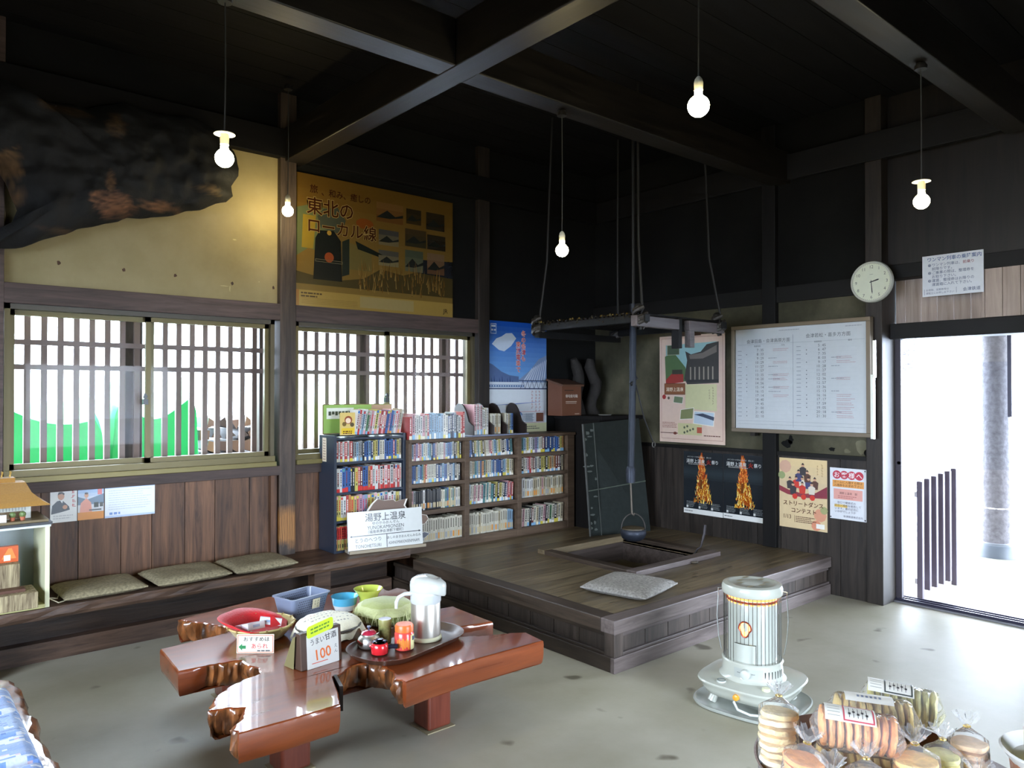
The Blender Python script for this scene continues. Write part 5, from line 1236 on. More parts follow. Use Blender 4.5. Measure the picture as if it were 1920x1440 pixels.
mb = MB(); mb.add(vs, [turn(f, 1) for f in tri] + [[(len(lev) - 1) * n + k for k in turn(f, -1)] for f in tri], WHITE, 0)
for li in range(len(lev) - 1):
    for i in range(n):
        j = (i + 1) % n; q = [li * n + i, li * n + j, (li + 1) * n + j, (li + 1) * n + i]
        mb.f.append(q[::-1] if sg > 0 else q); mb.c.append(WHITE if not lv[i] or li < 1 else tuple(v * (.8 + 1.1 * wob(pts[i][0] * 45, pts[i][1] * 45, li * .4)) for v in (1, 1, 1))); mb.m.append(1 if lv[i] and li > 0 else 0)
for li in range(1, len(lev)):
    for i in range(n):
        if lv[i]: k_ = max(.25, .85 + 1.0 * wob(pts[i][0] * 40, pts[i][1] * 40, li * .4) + .5 * wob(pts[i][0] * 110, pts[i][1] * 110, li)); mb.vcol[li * n + i] = (k_, k_, k_)
mb.build('slab', ['lacq', 'rough'], t, smooth=True, flat=range(ncap))
for x, y, s in ((1.93, 2.80, .062), (1.283, 2.86, .062), (1.36, 3.72, .06), (2.10, 3.66, .06)):
    mb = MB(); mb.box(x - s, x + s, y - s, y + s, 0.004, TZ - .09); mb.build('leg', 'leg', t, bevel=.012, segs=3)
    mb = MB(); mb.box(x - s - .012, x + s + .012, y - s - .012, y + s + .012, 0, .004, rgb(150, 140, 110)); mb.build('foot_pad', 'print', t)
mb = MB(); mb.prism([(1.437, 2.79), (1.449, 2.786), (1.412, 2.66), (1.400, 2.667)], 'z', .25, .3475, rgb(26, 20, 18)); mb.build('crack_filler', 'plastic', t)

# tray and what stands on it
def at2(cx, cy, ang, u, v): return (cx + u * math.cos(ang) - v * math.sin(ang), cy + u * math.sin(ang) + v * math.cos(ang))
TA = math.radians(14)
t = thing('oval_tray', 'dark brown oval serving tray under the airpot', 'tray', (1.85, 2.885, TZ + .001), rot=(0, 0, TA))
def rrect(hx, hy, r, seg=8):
    return [(sx * (hx - r) + r * math.cos(a), sy * (hy - r) + r * math.sin(a)) for sx, sy, a0 in ((1, 1, 0), (-1, 1, 90), (-1, -1, 180), (1, -1, 270)) for a in [math.radians(a0 + 90 * k / seg) for k in range(seg + 1)]]
mb = MB(); rings = [(.225, .11, .085, 0), (.265, .145, .12, .006), (.285, .165, .14, .03), (.292, .172, .147, .034), (.283, .163, .138, .033), (.262, .142, .118, .011), (.225, .11, .085, .008)]
vs = []; R_ = [rrect(a, b, c) for a, b, c, _ in rings]; m_ = len(R_[0])
for r_, (_, _, _, z) in zip(R_, rings): vs += [(x, y, z) for x, y in r_]
fs = [list(range(m_))[::-1], [6 * m_ + i for i in range(m_)]] + [(l * m_ + i, l * m_ + (i + 1) % m_, (l + 1) * m_ + (i + 1) % m_, (l + 1) * m_ + i) for l in range(6) for i in range(m_)]
mb.add(vs, fs, rgb(84, 56, 44)); mb.build('tray_body', 'plastic', t, smooth=True)
TY = TZ + .0105
# airpot
ax, ay = 1.965, 2.905
t = thing('airpot', 'white-topped steel pump airpot standing on the oval tray', 'airpot', (ax, ay, TY))
mb = MB(); mb.lathe([(.084, 0), (.086, .004), (.084, .014), (.078, .02)], ax, ay, TY, 36, rgb(216, 214, 180)); mb.build('base_ring', 'plastic', t, smooth=True)
mb = MB(); mb.lathe([(.077, .016), (.0775, .06), (.0775, .19), (.076, .195)], ax, ay, TY, 40, rgb(206, 200, 190)); mb.build('steel_body', 'metal', t, smooth=True)
mb = MB(); mb.lathe([(.0775, .192), (.081, .198), (.081, .225), (.083, .235), (.083, .25), (.079, .255)], ax, ay, TY, 40, rgb(200, 205, 206)); mb.build('collar', 'plastic', t, smooth=True)
mb = MB(); vs = []; sd = math.radians(-38); seg = 40
prof = [(.080, .252), (.083, .258), (.083, .272), (.084, .285), (.082, .30), (.074, .315), (.055, .326), (.03, .331), (.001, .332)]
for r, z in prof:
    for k in range(seg):
        a = 2 * math.pi * k / seg; fw = max(0, math.cos(a - sd)); ext = 1 + .30 * fw ** 3 * (1 if z < .305 else max(0, (.332 - z) / .027))
        vs.append((ax + r * ext * math.cos(a), ay + r * ext * math.sin(a), TY + z - (.028 * fw ** 3 if z < .275 else .012 * fw ** 3)))
fs = [(i * seg + k, i * seg + (k + 1) % seg, (i + 1) * seg + (k + 1) % seg, (i + 1) * seg + k) for i in range(len(prof) - 1) for k in range(seg)] + [list(range(seg))[::-1]]
mb.add(vs, fs, rgb(206, 209, 204)); pl_ = mb.build('pump_lid', 'enamel', t, smooth=True)
mb = MB(); mb.lathe([(.014, 0), (.014, .002)], 0, 0, 0, 12, rgb(120, 120, 118), sy=.4); mb.xform(Matrix.Translation((ax + .047, ay - .052, TY + .316)) @ Matrix.Rotation(.5, 4, 'X')); mb.build('badge', 'print', pl_)
hd = Vector((math.cos(math.radians(170)), math.sin(math.radians(170)), 0))
hp = [Vector((ax, ay, TY + .245)) + hd * .078, Vector((ax, ay, TY + .248)) + hd * .12, Vector((ax, ay, TY + .235)) + hd * .152, Vector((ax, ay, TY + .212)) + hd * .165, Vector((ax, ay, TY + .18)) + hd * .166]
mb = MB(); mb.tube(hp, [.011, .010, .010, .010, .008], 10, rgb(204, 206, 202)); mb.build('carry_handle', 'plastic', t, smooth=True)
t.scale = (.88, .88, .88)
# orange-lidded plastic jar
jx, jy = 1.81, 2.845
t = thing('candy_jar', 'clear plastic jar with orange lid and printed red label on the tray', 'jar', (jx, jy, TY))
mb = MB(); mb.lathe([(.036, 0), (.042, .005), (.043, .02), (.043, .072), (.036, .083)], jx, jy, TY, 32, rgb(214, 74, 66)); pb_ = mb.build('printed_body', 'gloss', t, smooth=True)
mb = MB(); mb.lathe([(.041, .081), (.041, .105), (.037, .112), (.02, .1125), (.001, .1125)], jx, jy, TY, 32, rgb(232, 110, 48)); mb.build('lid', 'plastic', t, smooth=True)
def curved(cx, cy, r, a0, a1, z0, z1, col, mb, seg=8):
    vs = [(cx + r * math.cos(a0 + (a1 - a0) * k / seg), cy + r * math.sin(a0 + (a1 - a0) * k / seg), z) for k in range(seg + 1) for z in (z0, z1)]
    mb.add(vs, [(2 * k, 2 * k + 2, 2 * k + 3, 2 * k + 1) for k in range(seg)], col)
mb = MB(); R0 = .0436
curved(jx, jy, R0, -1.45, -.35, TY + .006, TY + .07, rgb(226, 216, 160), mb)
curved(jx, jy, R0 + .0003, -1.2, -.95, TY + .045, TY + .064, rgb(60, 60, 80), mb); curved(jx, jy, R0 + .0003, -.9, -.8, TY + .045, TY + .06, rgb(70, 140, 200), mb); curved(jx, jy, R0 + .0003, -.75, -.5, TY + .045, TY + .055, rgb(80, 150, 206), mb)
for k in range(7): a = -2.9 + k * .2; curved(jx, jy, R0 + .0002, a, a + .09, TY + .01 + .005 * (k % 3), TY + .05 + .008 * (k % 2), rgb(238, 170, 50), mb, 2)
mb.build('label_print', 'gloss', pb_)
# silver teapot with red lid
sx_, sy_ = 1.70, 2.965
t = thing('small_teapot', 'small silver teapot with a shiny red lid on the tray', 'teapot', (sx_, sy_, TY))
mb = MB(); mb.lathe([(.03, 0), (.042, .004), (.05, .022), (.046, .044), (.034, .056), (.034, .062)], sx_, sy_, TY, 32, rgb(226, 226, 218)); mb.build('body', 'metal', t, smooth=True)
mb = MB(); mb.lathe([(.033, .062), (.034, .066), (.026, .074), (.001, .077)], sx_, sy_, TY, 32, rgb(186, 40, 70)); mb.lathe([(.004, .076), (.004, .086), (.010, .090), (.008, .096), (.001, .097)], sx_, sy_, TY, 14, rgb(60, 66, 96)); mb.build('lid', 'enamel', t, smooth=True)
mb = MB(); v = Vector((-.95, -.3, 0)).normalized(); o_ = Vector((sx_, sy_, TY)); mb.tube([o_ + v * .04 + Vector((0, 0, .025)), o_ + v * .062 + Vector((0, 0, .038)), o_ + v * .078 + Vector((0, 0, .055))], [.013, .009, .006], 10, rgb(196, 196, 188)); mb.build('spout', 'chrome', t, smooth=True)
mb = MB(); mb.tube([o_ - v * .045 + Vector((0, 0, .04)), o_ - v * .068 + Vector((0, 0, .046)), o_ - v * .07 + Vector((0, 0, .02)), o_ - v * .05 + Vector((0, 0, .012))], .004, 8, rgb(196, 196, 188)); mb.build('handle', 'chrome', t, smooth=True)
# red kyusu
kx, ky = 1.695, 2.862
t = thing('side_handle_teapot', 'small bright red teapot with black side handle on the tray', 'teapot', (kx, ky, TY))
mb = MB(); mb.lathe([(.028, 0), (.036, .004), (.038, .03), (.034, .045), (.03, .05)], kx, ky, TY, 32, rgb(206, 36, 44)); mb.build('body', 'enamel', t, smooth=True)
mb = MB(); mb.lathe([(.032, .05), (.033, .056), (.024, .060), (.018, .060), (.015, .066), (.001, .067)], kx, ky, TY, 28, rgb(66, 70, 92)); mb.build('lid', 'chrome', t, smooth=True)
v = Vector((.86, -.5, 0)); o_ = Vector((kx, ky, TY)); mb = MB(); mb.tube([o_ + v * .036 + Vector((0, 0, .028)), o_ + v * .055 + Vector((0, 0, .030)), o_ + v * .078 + Vector((0, 0, .028))], [.009, .010, .011], 12, rgb(34, 34, 44)); mb.build('handle', 'wax', t, smooth=True)
mb = MB(); v = Vector((-.8, .1, 0)); mb.tube([o_ + v * .034 + Vector((0, 0, .03)), o_ + v * .056 + Vector((0, 0, .044))], [.008, .005], 10, rgb(206, 36, 44)); mb.build('spout', 'enamel', t, smooth=True)
# tea caddy
gx, gy = 1.795, 2.985
t = thing('tea_caddy', 'tall green mottled tea caddy with silver top on the tray', 'caddy', (gx, gy, TY))
mb = MB(); mb.lathe([(.028, 0), (.029, .002), (.029, .080)], gx, gy, TY, 28, rgb(150, 152, 92)); mb.build('body', 'speckle', t, smooth=True)
mb = MB(); mb.lathe([(.0295, .078), (.0300, .100), (.0285, .105)], gx, gy, TY, 28, rgb(158, 156, 96)); mb.lathe([(.0285, .105), (.001, .1062)], gx, gy, TY, 28, rgb(206, 206, 216), cap=False); mb.build('lid', 'plastic', t, smooth=True)

# grey plastic basket
t = thing('plastic_basket', 'grey perforated plastic basket at the back of the table', 'basket', (1.70, 3.655, TZ), rot=(0, 0, math.radians(13)))
cg = rgb(126, 136, 158); mb = MB()
def tray_ring(hx, hy, r, z): return [(x, y, z) for x, y in rrect(hx, hy, r, 5)]
rr_ = [tray_ring(.098, .064, .02, .002), tray_ring(.118, .083, .022, .105), tray_ring(.126, .091, .026, .107), tray_ring(.126, .091, .026, .112), tray_ring(.115, .080, .02, .112), tray_ring(.095, .061, .018, .006)]
m_ = len(rr_[0]); mb.add([p for r_ in rr_ for p in r_], [list(range(m_))[::-1], [5 * m_ + i for i in range(m_)]] + [(l * m_ + i, l * m_ + (i + 1) % m_, (l + 1) * m_ + (i + 1) % m_, (l + 1) * m_ + i) for l in range(5) for i in range(m_)], cg)
dkh = rgb(40, 44, 54)
for side in (1, -1):
    for inner in (0, 1):
        for rr2 in range(6):
            for c_ in range(15):
                z = .03 + rr2 * .012; f = (z - .002) / .103; yy = side * (.064 + .019 * f) + (side * .0006 if not inner else -side * .0036); x = -.08 + c_ * .0115 + (rr2 % 2) * .004
                mb.add([(x, yy, z), (x + .006, yy, z), (x + .006, yy, z + .006), (x, yy, z + .006)], [(0, 1, 2, 3)], dkh)
bb_ = mb.build('basket_body', 'plastic', t)
sh = Sheet((.0, -.0855, .045), (1, 0, 0), (0, -.17, 1)); sh.paper(.046, .05, rgb(216, 208, 176), .001); sh.vmarks(.032, .033, 3, .013, rgb(110, 110, 90), 1); sh.vmarks(.015, .033, 2, .013, rgb(110, 110, 90), 1); sh.mb.build('paper_label', 'print', bb_)

# bowls
def bowl(name, label, cx, cy, prof, mat='wax', cat='bowl', seg=36):
    mb = MB(); mb.lathe(prof, cx, cy, TZ + .0005, seg); o = mb.build(name, mat, origin=(cx, cy, TZ), smooth=True); return tag(o, label, cat)
bc, wc = rgb(96, 190, 226), rgb(226, 232, 232)
bowl('plastic_bowl', 'sky blue and white bowl next to the grey plastic basket', 1.905, 3.575, [(.034, 0, wc), (.05, .006, wc), (.062, .036, bc), (.070, .076, bc), (.072, .078, bc), (.067, .074, bc), (.05, .03, bc), (.001, .014, bc)])
gc = rgb(196, 206, 92)
bowl('flared_bowl', 'yellow-green flared bowl behind the cloth-wrapped pot', 2.02, 3.53, [(.04, 0, gc), (.045, .02, gc), (.05, .06, gc), (.06, .085, gc), (.076, .105, gc), (.077, .107, gc), (.07, .102, gc), (.05, .07, gc), (.001, .05, gc)])
# wrapped pot
t = thing('cloth_wrapped_pot', 'round pot wrapped in pale green net cloth with straw fringe', 'pot', (1.975, 3.28, TZ))
wx, wy = 1.975, 3.28
mb = MB(); mb.lathe([(.10, 0), (.132, .02), (.142, .05), (.140, .068)], wx, wy, TZ, 40, rgb(128, 142, 62)); mb.build('pot_body', 'cloth', t, smooth=True)
mb = MB(); mb.lathe([(.155, .058, rgb(200, 204, 148)), (.15, .074, rgb(194, 198, 140)), (.12, .094, rgb(170, 178, 100)), (.06, .108, rgb(164, 172, 96)), (.001, .112, rgb(164, 172, 96))], wx, wy, TZ, 44, rgb(170, 178, 100), fn=lambda a, z: 1 + .04 * math.sin(a * 7) + .02 * math.sin(a * 13)); mb.build('net_cover', 'cloth', t, smooth=True)
mb = MB(); rk = random.Random(6)
for i in range(70):
    a = rk.uniform(2.6, 6.0); r = rk.uniform(.135, .155); b = a + rk.uniform(-.25, .25); p = Vector((wx + r * math.cos(a), wy + r * math.sin(a), TZ + rk.uniform(.06, .085))); q = Vector((wx + (r + .012) * math.cos(b), wy + (r + .012) * math.sin(b), TZ + rk.uniform(.01, .06)))
    mb.tube([p, (p + q) / 2 + Vector((0, 0, .012)), q], .0011, 4, rgb(214, 216, 160), cap=False)
tag(mb.build('straw_fringe', 'print', t), kind='stuff')
# bamboo basket with red cloth and two white packets
cx, cy = 1.405, 3.455
t = thing('bamboo_basket', 'shallow woven bamboo basket lined with a red cloth', 'basket', (cx, cy, TZ))
mb = MB(); bcol = [rgb(190, 172, 110), rgb(168, 148, 90)]
mb.lathe([(.09, 0), (.105, .004), (.128, .03), (.148, .06), (.152, .064), (.146, .062), (.12, .028), (.09, .008)], cx, cy, TZ + .0005, 48, rgb(186, 168, 108)); mb.build('woven_bowl', 'cloth', t, smooth=True)
mb = MB(); mb.tube([(cx + .151 * math.cos(a / 36 * 6.283), cy + .151 * math.sin(a / 36 * 6.283), TZ + .064) for a in range(37)], .005, 6, rgb(200, 184, 122)); rh_ = mb.build('rim_hoop', 'print', t)
mb = MB()
for k in range(14): a = k / 14 * 6.283; mb.obox(Matrix.Translation((cx + .151 * math.cos(a), cy + .151 * math.sin(a), TZ + .064)) @ Matrix.Rotation(a, 4, 'Z'), .007, .003, .007, rgb(150, 128, 76))
mb.build('rim_binding', 'print', rh_)
mb = MB(); vs = []; fs = []; ns, nr_ = 48, 9
for i in range(nr_ + 1):
    f = i / nr_
    for k in range(ns):
        a = k / ns * 6.283; r = .165 * f; back = .5 + .5 * math.cos(a - 2.45)
        z = .014 + max(0, (r * (1 - .26 * f * (1 - back) ** 1.5) - .085)) * .75
        if f > .85: z += (.030 * back ** 2 - .006) * (f - .85) / .15 + .004
        r2 = r * (1.0 + .06 * math.sin(a * 5) * f) * (1 if f < .9 else 1 + .10 * back) * (1 - .26 * f * (1 - back) ** 1.5)
        if f > .95 and back < .3: z += -.004
        vs.append((cx + r2 * math.cos(a), cy + r2 * math.sin(a), TZ + z + .006 + .004 * wob(a * 2, r * 20, 1) * f))
fs = [(i * ns + k, i * ns + (k + 1) % ns, (i + 1) * ns + (k + 1) % ns, (i + 1) * ns + k) for i in range(nr_) for k in range(ns)]
mb.add(vs, fs, rgb(204, 16, 26)); o = mb.build('red_cloth', 'cloth', origin=(cx, cy, TZ + .02), smooth=True); md = o.modifiers.new('thick', 'SOLIDIFY'); md.thickness = .004; md.offset = 1
tag(o, 'bright red cloth folded over the rim of the bamboo basket', 'cloth')
for px_, py_, rz_, tl, lab in ((1.345, 3.435, .35, .25, 'flat white paper packet in the red cloth, farther from the price sign'), (1.452, 3.455, -.45, .45, 'white paper packet lying tilted in the red cloth, nearer the grey basket')):
    mb = MB(); mb.box(-.05, .05, -.042, .042, -.016, .016, rgb(214, 216, 222)); mb.box(-.02, .02, -.0425, -.0420, -.006, .006, rgb(150, 170, 196)); mb.box(-.05, .05, -.004, .004, -.0163, .0163, rgb(196, 204, 218))
    o = mb.build('paper_packet', 'gloss', origin=(0, 0, 0), bevel=.003); o.location = (px_, py_, TZ + .064); o.rotation_euler = (-.25, tl * .4, rz_); tag(o, lab, 'packet', 'white packets in the bamboo basket')
mb = MB(); mb.add([(1.400, 3.335, TZ + .072), (1.455, 3.345, TZ + .072), (1.425, 3.36, TZ + .115), (1.41, 3.36, TZ + .112), (1.41, 3.352, TZ + .07), (1.45, 3.36, TZ + .07)], [(0, 1, 2, 3), (1, 5, 2), (0, 3, 4), (4, 3, 2, 5)], rgb(204, 16, 26)); c_ = mb.build('cloth_corner', 'cloth', None, origin=(1.43, 3.34, TZ + .07))
c_.parent = bpy.data.objects['red_cloth']; c_.location = Vector((1.43, 3.34, TZ + .07)) - Vector((cx, cy, TZ + .02))
# name tag of the rice crackers
dirv = Vector((1.359 - 1.235, 3.196 - 3.298, 0)); wlen = .163
sh = Sheet((1.232, 3.300, TZ + .001), dirv, (.03, .036, 1)); sh.paper(wlen, .082, rgb(232, 228, 208), .003); sh.frame(.003, .003, wlen - .003, .079, .003, rgb(206, 110, 70), 1)
sh.text('おすすめは', .028, .054, .021, rgb(50, 50, 50), 2, bold=.02, sx=1.1); sh.text('あられ', .062, .022, .025, rgb(206, 60, 66), 2, bold=.02, sx=1.0)
sh.poly([(.008, .028), (.024, .042), (.024, .034), (.040, .034), (.040, .020), (.024, .020), (.024, .012)], rgb(24, 126, 66), 2); sh.lines(.09, .008, .15, 1, .01, .006, rgb(90, 90, 90), 2, .1)
tag(sh.mb.build('small_sign_card', 'print', origin=(1.295, 3.25, TZ)), 'small card with a green arrow standing before the red-lined basket', 'sign')
# price stand and its fluorescent note
t = thing('price_stand', 'dark wedge stand with white card reading 100 yen', 'sign', (1.45, 2.99, TZ))
A, B = Vector((1.381, 2.905, TZ + .001)), Vector((1.536, 2.925, TZ + .001)); u = (B - A).normalized(); bk = Vector((-u.y, u.x, 0)); up = Vector((0, 0, 1))
def wedge(u0, u1, d0, d1, z1a, z1b, col, mb):
    p = [A + u * u0 + bk * d0, A + u * u1 + bk * d0, A + u * u1 + bk * d1, A + u * u0 + bk * d1]
    q = [A + u * u0 + bk * (d0 + .012) + up * z1a, A + u * u1 + bk * (d0 + .012) + up * z1a, A + u * u1 + bk * (d0 + .045) + up * z1b, A + u * u0 + bk * (d0 + .045) + up * z1b]
    mb.add(p + q, [(3, 2, 1, 0), (4, 5, 6, 7), (0, 1, 5, 4), (1, 2, 6, 5), (2, 3, 7, 6), (3, 0, 4, 7)], col)
mb = MB(); wedge(-.028, .172, .004, .13, .150, .150, rgb(72, 52, 40), mb); ws_ = mb.build('wedge_stand', 'print', t, bevel=.004)
mb = MB(); p = [A + u * -.036 + bk * .05, A + u * -.036 + bk * .125, A + u * -.036 + bk * .06 + up * .13, A + u * -.036 + bk * .04 + up * .14]; mb.add(p, [(0, 3, 2, 1)], rgb(120, 112, 74)); mb.build('side_panel', 'print', t)
sh = Sheet(A + bk * .0028, u, up * 1 + bk * .076); sh.paper(.156, .140, rgb(214, 214, 208), .001)
sh.text('うまい', .016, .094, .030, rgb(60, 60, 64), 1, bold=.01, sx=.8, rot=.10); sh.text('甘酒', .088, .102, .030, rgb(50, 50, 54), 1, bold=.02, rot=.10)
sh.text('100', .034, .028, .062, rgb(226, 110, 40), 1, bold=.025, sx=.92, rot=.08); sh.text('え', .132, .062, .018, rgb(60, 60, 60), 1); sh.text('ん', .132, .040, .018, rgb(60, 60, 60), 1); sh.rect(.022, .018, .10, .021, rgb(214, 80, 50), 1)
sh.mb.build('price_card', 'print', ws_)
sh = Sheet(A + bk * .0105 + up * .128 + u * .0, u * 1 + up * .16, up + bk * .08); pts_ = [(x + .065, y + .022) for x, y in rrect(.065, .024, .012, 4)]
mb = sh.mb; a_ = [sh.P(x, y, 8) for x, y in pts_]; b_ = [p + sh.n * -.001 for p in a_]; nn = len(a_); mb.add(a_ + b_, [list(range(nn)), list(range(2 * nn - 1, nn - 1, -1))] + [(i, nn + i, nn + (i + 1) % nn, (i + 1) % nn) for i in range(nn)], rgb(206, 240, 20))
for k in range(2): sh.lines(.018, .026 - k * .014, .112, 1, .01, .007, rgb(96, 140, 30), 9, .1)
tag(mb.build('fluorescent_note', 'print', origin=(1.46, 2.95, TZ + .13)), 'bright yellow-green handwritten note stuck on top of the price stand', 'note')
# covered basket behind the price stand
cx2, cy2 = 1.64, 3.235
t = thing('covered_basket', 'round dark basket behind the price stand', 'basket', (cx2, cy2, TZ))
mb = MB(); mb.lathe([(.09, 0), (.12, .01), (.145, .05), (.15, .062), (.142, .06), (.11, .02)], cx2, cy2, TZ + .0005, 40, rgb(112, 104, 78)); mb.build('woven_bowl', 'cloth', t, smooth=True)
mb = MB(); mb.tube([(cx2 + .148 * math.cos(a / 36 * 6.283), cy2 + .148 * math.sin(a / 36 * 6.283), TZ + .062) for a in range(37)], .005, 6, rgb(54, 46, 40)); mb.build('rim_hoop', 'print', t)
mb = MB(); vs = []; ns, nr_ = 56, 12
for i in range(nr_ + 1):
    f = i / nr_
    for k in range(ns):
        a = k / ns * 6.283; sq = 1 / max(abs(math.cos(a)), abs(math.sin(a))) ; r = f * (.155 + .02 * (sq - 1) / .41)
        z = .108 - .03 * f * f + .005 * wob(r * 30 * math.cos(a), r * 30 * math.sin(a), 2)
        if f > .8: z -= (f - .8) / .2 * (.045 + .015 * math.sin(a * 6) + .012 * math.sin(a * 11))
        vs.append((cx2 + r * math.cos(a + .3), cy2 + r * math.sin(a + .3), TZ + z))
mb.add(vs, [(i * ns + k, i * ns + (k + 1) % ns, (i + 1) * ns + (k + 1) % ns, (i + 1) * ns + k) for i in range(nr_) for k in range(ns)], rgb(228, 222, 196))
rk = random.Random(12)
def zc(x, y): r = math.hypot(x, y) / .165; return TZ + .1095 - .03 * r * r
for rw in range(7):
    x = -.125; yy = -.10 + rw * .032
    while x < .12:
        wd = rk.uniform(.006, .016)
        if math.hypot(x, yy) < .128 and rk.random() < .85:
            c_ = rgb(196, 70, 60) if (rw == 4 and x < -.05) or (rk.random() < .05) else rgb(84, 82, 78); hh = rk.uniform(.006, .013)
            P4 = [(x, yy), (x + wd, yy + .002), (x + wd, yy + .002 + hh * .35), (x, yy + hh * .35)]
            mb.add([(cx2 + a, cy2 + b, zc(a, b) + .005) for a, b in P4], [(0, 1, 2, 3)], c_)
            P4 = [(x + wd * .4, yy - hh * .4), (x + wd * .6, yy - hh * .4), (x + wd * .6, yy + hh * .6), (x + wd * .4, yy + hh * .6)]
            mb.add([(cx2 + a, cy2 + b, zc(a, b) + .005) for a, b in P4], [(0, 1, 2, 3)], c_)
        x += wd + rk.uniform(.004, .010)
tag(mb.build('lettered_cloth', 'cloth', origin=(cx2, cy2, TZ + .06), smooth=True), 'cream cloth with rows of brush writing draped over the round basket', 'cloth')
# ================================================================ paraffin heater
hx, hy = 3.255, 2.0
t = thing('paraffin_heater', 'white cylindrical paraffin heater with glowing window on the concrete floor', 'heater', (hx, hy, 0))
we = rgb(188, 190, 178)
HA = math.radians(8)
def superell(r, n, seg=56, ang=HA): return [((abs(math.cos(a)) ** (2 / n)) * math.copysign(r, math.cos(a)), (abs(math.sin(a)) ** (2 / n)) * math.copysign(r, math.sin(a))) for a in [2 * math.pi * k / seg for k in range(seg)]]
def sring(levels, n, mbx, col, ang=HA):
    vs = []; m_ = 56
    for r, z in levels:
        for x, y in superell(r, n): vs.append((hx + x * math.cos(ang) - y * math.sin(ang), hy + x * math.sin(ang) + y * math.cos(ang), z))
    L_ = len(levels); mbx.add(vs, [list(range(m_))[::-1], [(L_ - 1) * m_ + i for i in range(m_)]] + [(l * m_ + i, l * m_ + (i + 1) % m_, (l + 1) * m_ + (i + 1) % m_, (l + 1) * m_ + i) for l in range(L_ - 1) for i in range(m_)], col)
mb = MB(); sring([(.225, .001), (.248, .004), (.252, .014), (.246, .016), (.238, .010), (.19, .008)], 3.2, mb, rgb(176, 180, 172)); mb.build('drip_plate', 'enamel', t, smooth=True)
for k in range(4):
    a = HA + math.pi / 4 + k * math.pi / 2 + .0; c, s = math.cos(a), math.sin(a)
    mb = MB(); mb.tube([(hx + .20 * c, hy + .20 * s, .01), (hx + .185 * c, hy + .185 * s, .045), (hx + .17 * c, hy + .17 * s, .06)], [.022, .018, .016], 10, we); mb.build('foot', 'enamel', t, smooth=True)
mb = MB(); sring([(.175, .052), (.195, .058), (.212, .085), (.218, .105), (.228, .112), (.230, .118), (.226, .124), (.205, .128), (.15, .134)], 3.4, mb, we); mb.build('fuel_tank', 'enamel', t, smooth=True)
mb = MB(); mb.lathe([(.160, .130), (.150, .140), (.142, .155), (.140, .20), (.143, .212), (.138, .218)], hx, hy, 0, 56, we); mb.build('burner_drum', 'enamel', t, smooth=True)
fx = math.atan2(-hy, -hx)              # towards the camera
def onr(a, r, z): return Vector((hx + r * math.cos(a), hy + r * math.sin(a), z))
mb = MB()
for k in range(7): a = fx + .42 + k * .13; p = onr(a, .1405, .155); q = onr(a, .1405, .188); mb.bar(p, q, .005, .004, rgb(60, 62, 60))
mb.build('vent_slots', 'print', t)
mb = MB(); seg = 12; a0, a1 = fx - .62, fx + .34
vs = [onr(a0 + (a1 - a0) * k / seg, .1425, z) for k in range(seg + 1) for z in (.150, .198)]; mb.add(vs, [(2 * k, 2 * k + 2, 2 * k + 3, 2 * k + 1) for k in range(seg)], rgb(180, 184, 178)); 
for a in (fx - .50, fx - .02): p = onr(a, .1435, .178); mb.bar(p, onr(a + .1, .1435, .178), .004, .003, rgb(140, 144, 140))
cp_ = mb.build('control_panel', 'enamel', t)
v = (onr(fx - .22, 1, 0) - onr(fx - .22, 0, 0)).normalized(); p = onr(fx - .22, .140, .176)
mb = MB(); mb.tube([p, p + v * .02, p + v * .024], [.024, .022, .016], 24, rgb(190, 194, 186)); mb.build('wick_dial', 'plastic', cp_, smooth=True)
mb = MB(); mb.lathe([(.114, .214), (.114, .505), (.112, .51)], hx, hy, 0, 48, rgb(190, 194, 184)); mb.build('chimney_casing', 'enamel', t, smooth=True)
mb = MB(); aw = fx - .30
pw = [onr(aw + .26 * math.cos(k / 20 * 6.283) * (1 if math.sin(k / 20 * 6.283) > -.3 else .7), .1148, .375 + .036 * math.sin(k / 20 * 6.283)) for k in range(20)]; mb.add(pw, [list(range(20))], WHITE); fw_ = mb.build('flame_window', 'flame', t)
mb = MB(); mb.tube([Vector((hx, hy, p.z)) + (p - Vector((hx, hy, p.z))) * 1.004 for p in pw + pw[:1]], .004, 6, rgb(170, 80, 66), cap=False); mb.build('window_rim', 'metal', fw_)
for z, r, s_ in ((.514, .116, .005),):
    mb = MB(); mb.lathe([(r, z - s_), (r + .004, z), (r, z + s_)], hx, hy, 0, 56, WHITE, cap=False); mb.build('glow_ring', 'hot', t)
mb = MB()
for k in range(26):
    a = k / 26 * 6.2832; vs = [onr(a + d_, .1172, z) for d_ in (0, .15) for z in (.4885, .4945)]; mb.add(vs, [(0, 2, 3, 1)])
mb.build('glow_slots', 'hot', t)
mb = MB(); mb.lathe([(.1165, .495), (.122, .499), (.122, .503), (.1165, .505)], hx, hy, 0, 56, rgb(150, 84, 60)); mb.build('ring_band', 'metal', t)
mb = MB(); mb.lathe([(.118, .524), (.138, .526), (.143, .533), (.143, .558), (.137, .572), (.12, .577), (.105, .576), (.10, .573), (.06, .576), (.001, .577)], hx, hy, 0, 56, we); tp_ = mb.build('top_plate', 'enamel', t, smooth=True)
mb = MB(); rk = random.Random(3)
for k in range(7): a = k * .9; mb.add([(hx + (.075 + .02 * math.sin(k * 2)) * math.cos(a) + .022 * math.cos(b / 8 * 6.283) * (1 + .4 * math.sin(b * 2)), hy + (.075 + .02 * math.sin(k * 2)) * math.sin(a) + .010 * math.sin(b / 8 * 6.283), .5772) for b in range(8)], [list(range(8))], rgb(150, 142, 116))
mb.build('scorch_marks', 'print', tp_)
lo = {}
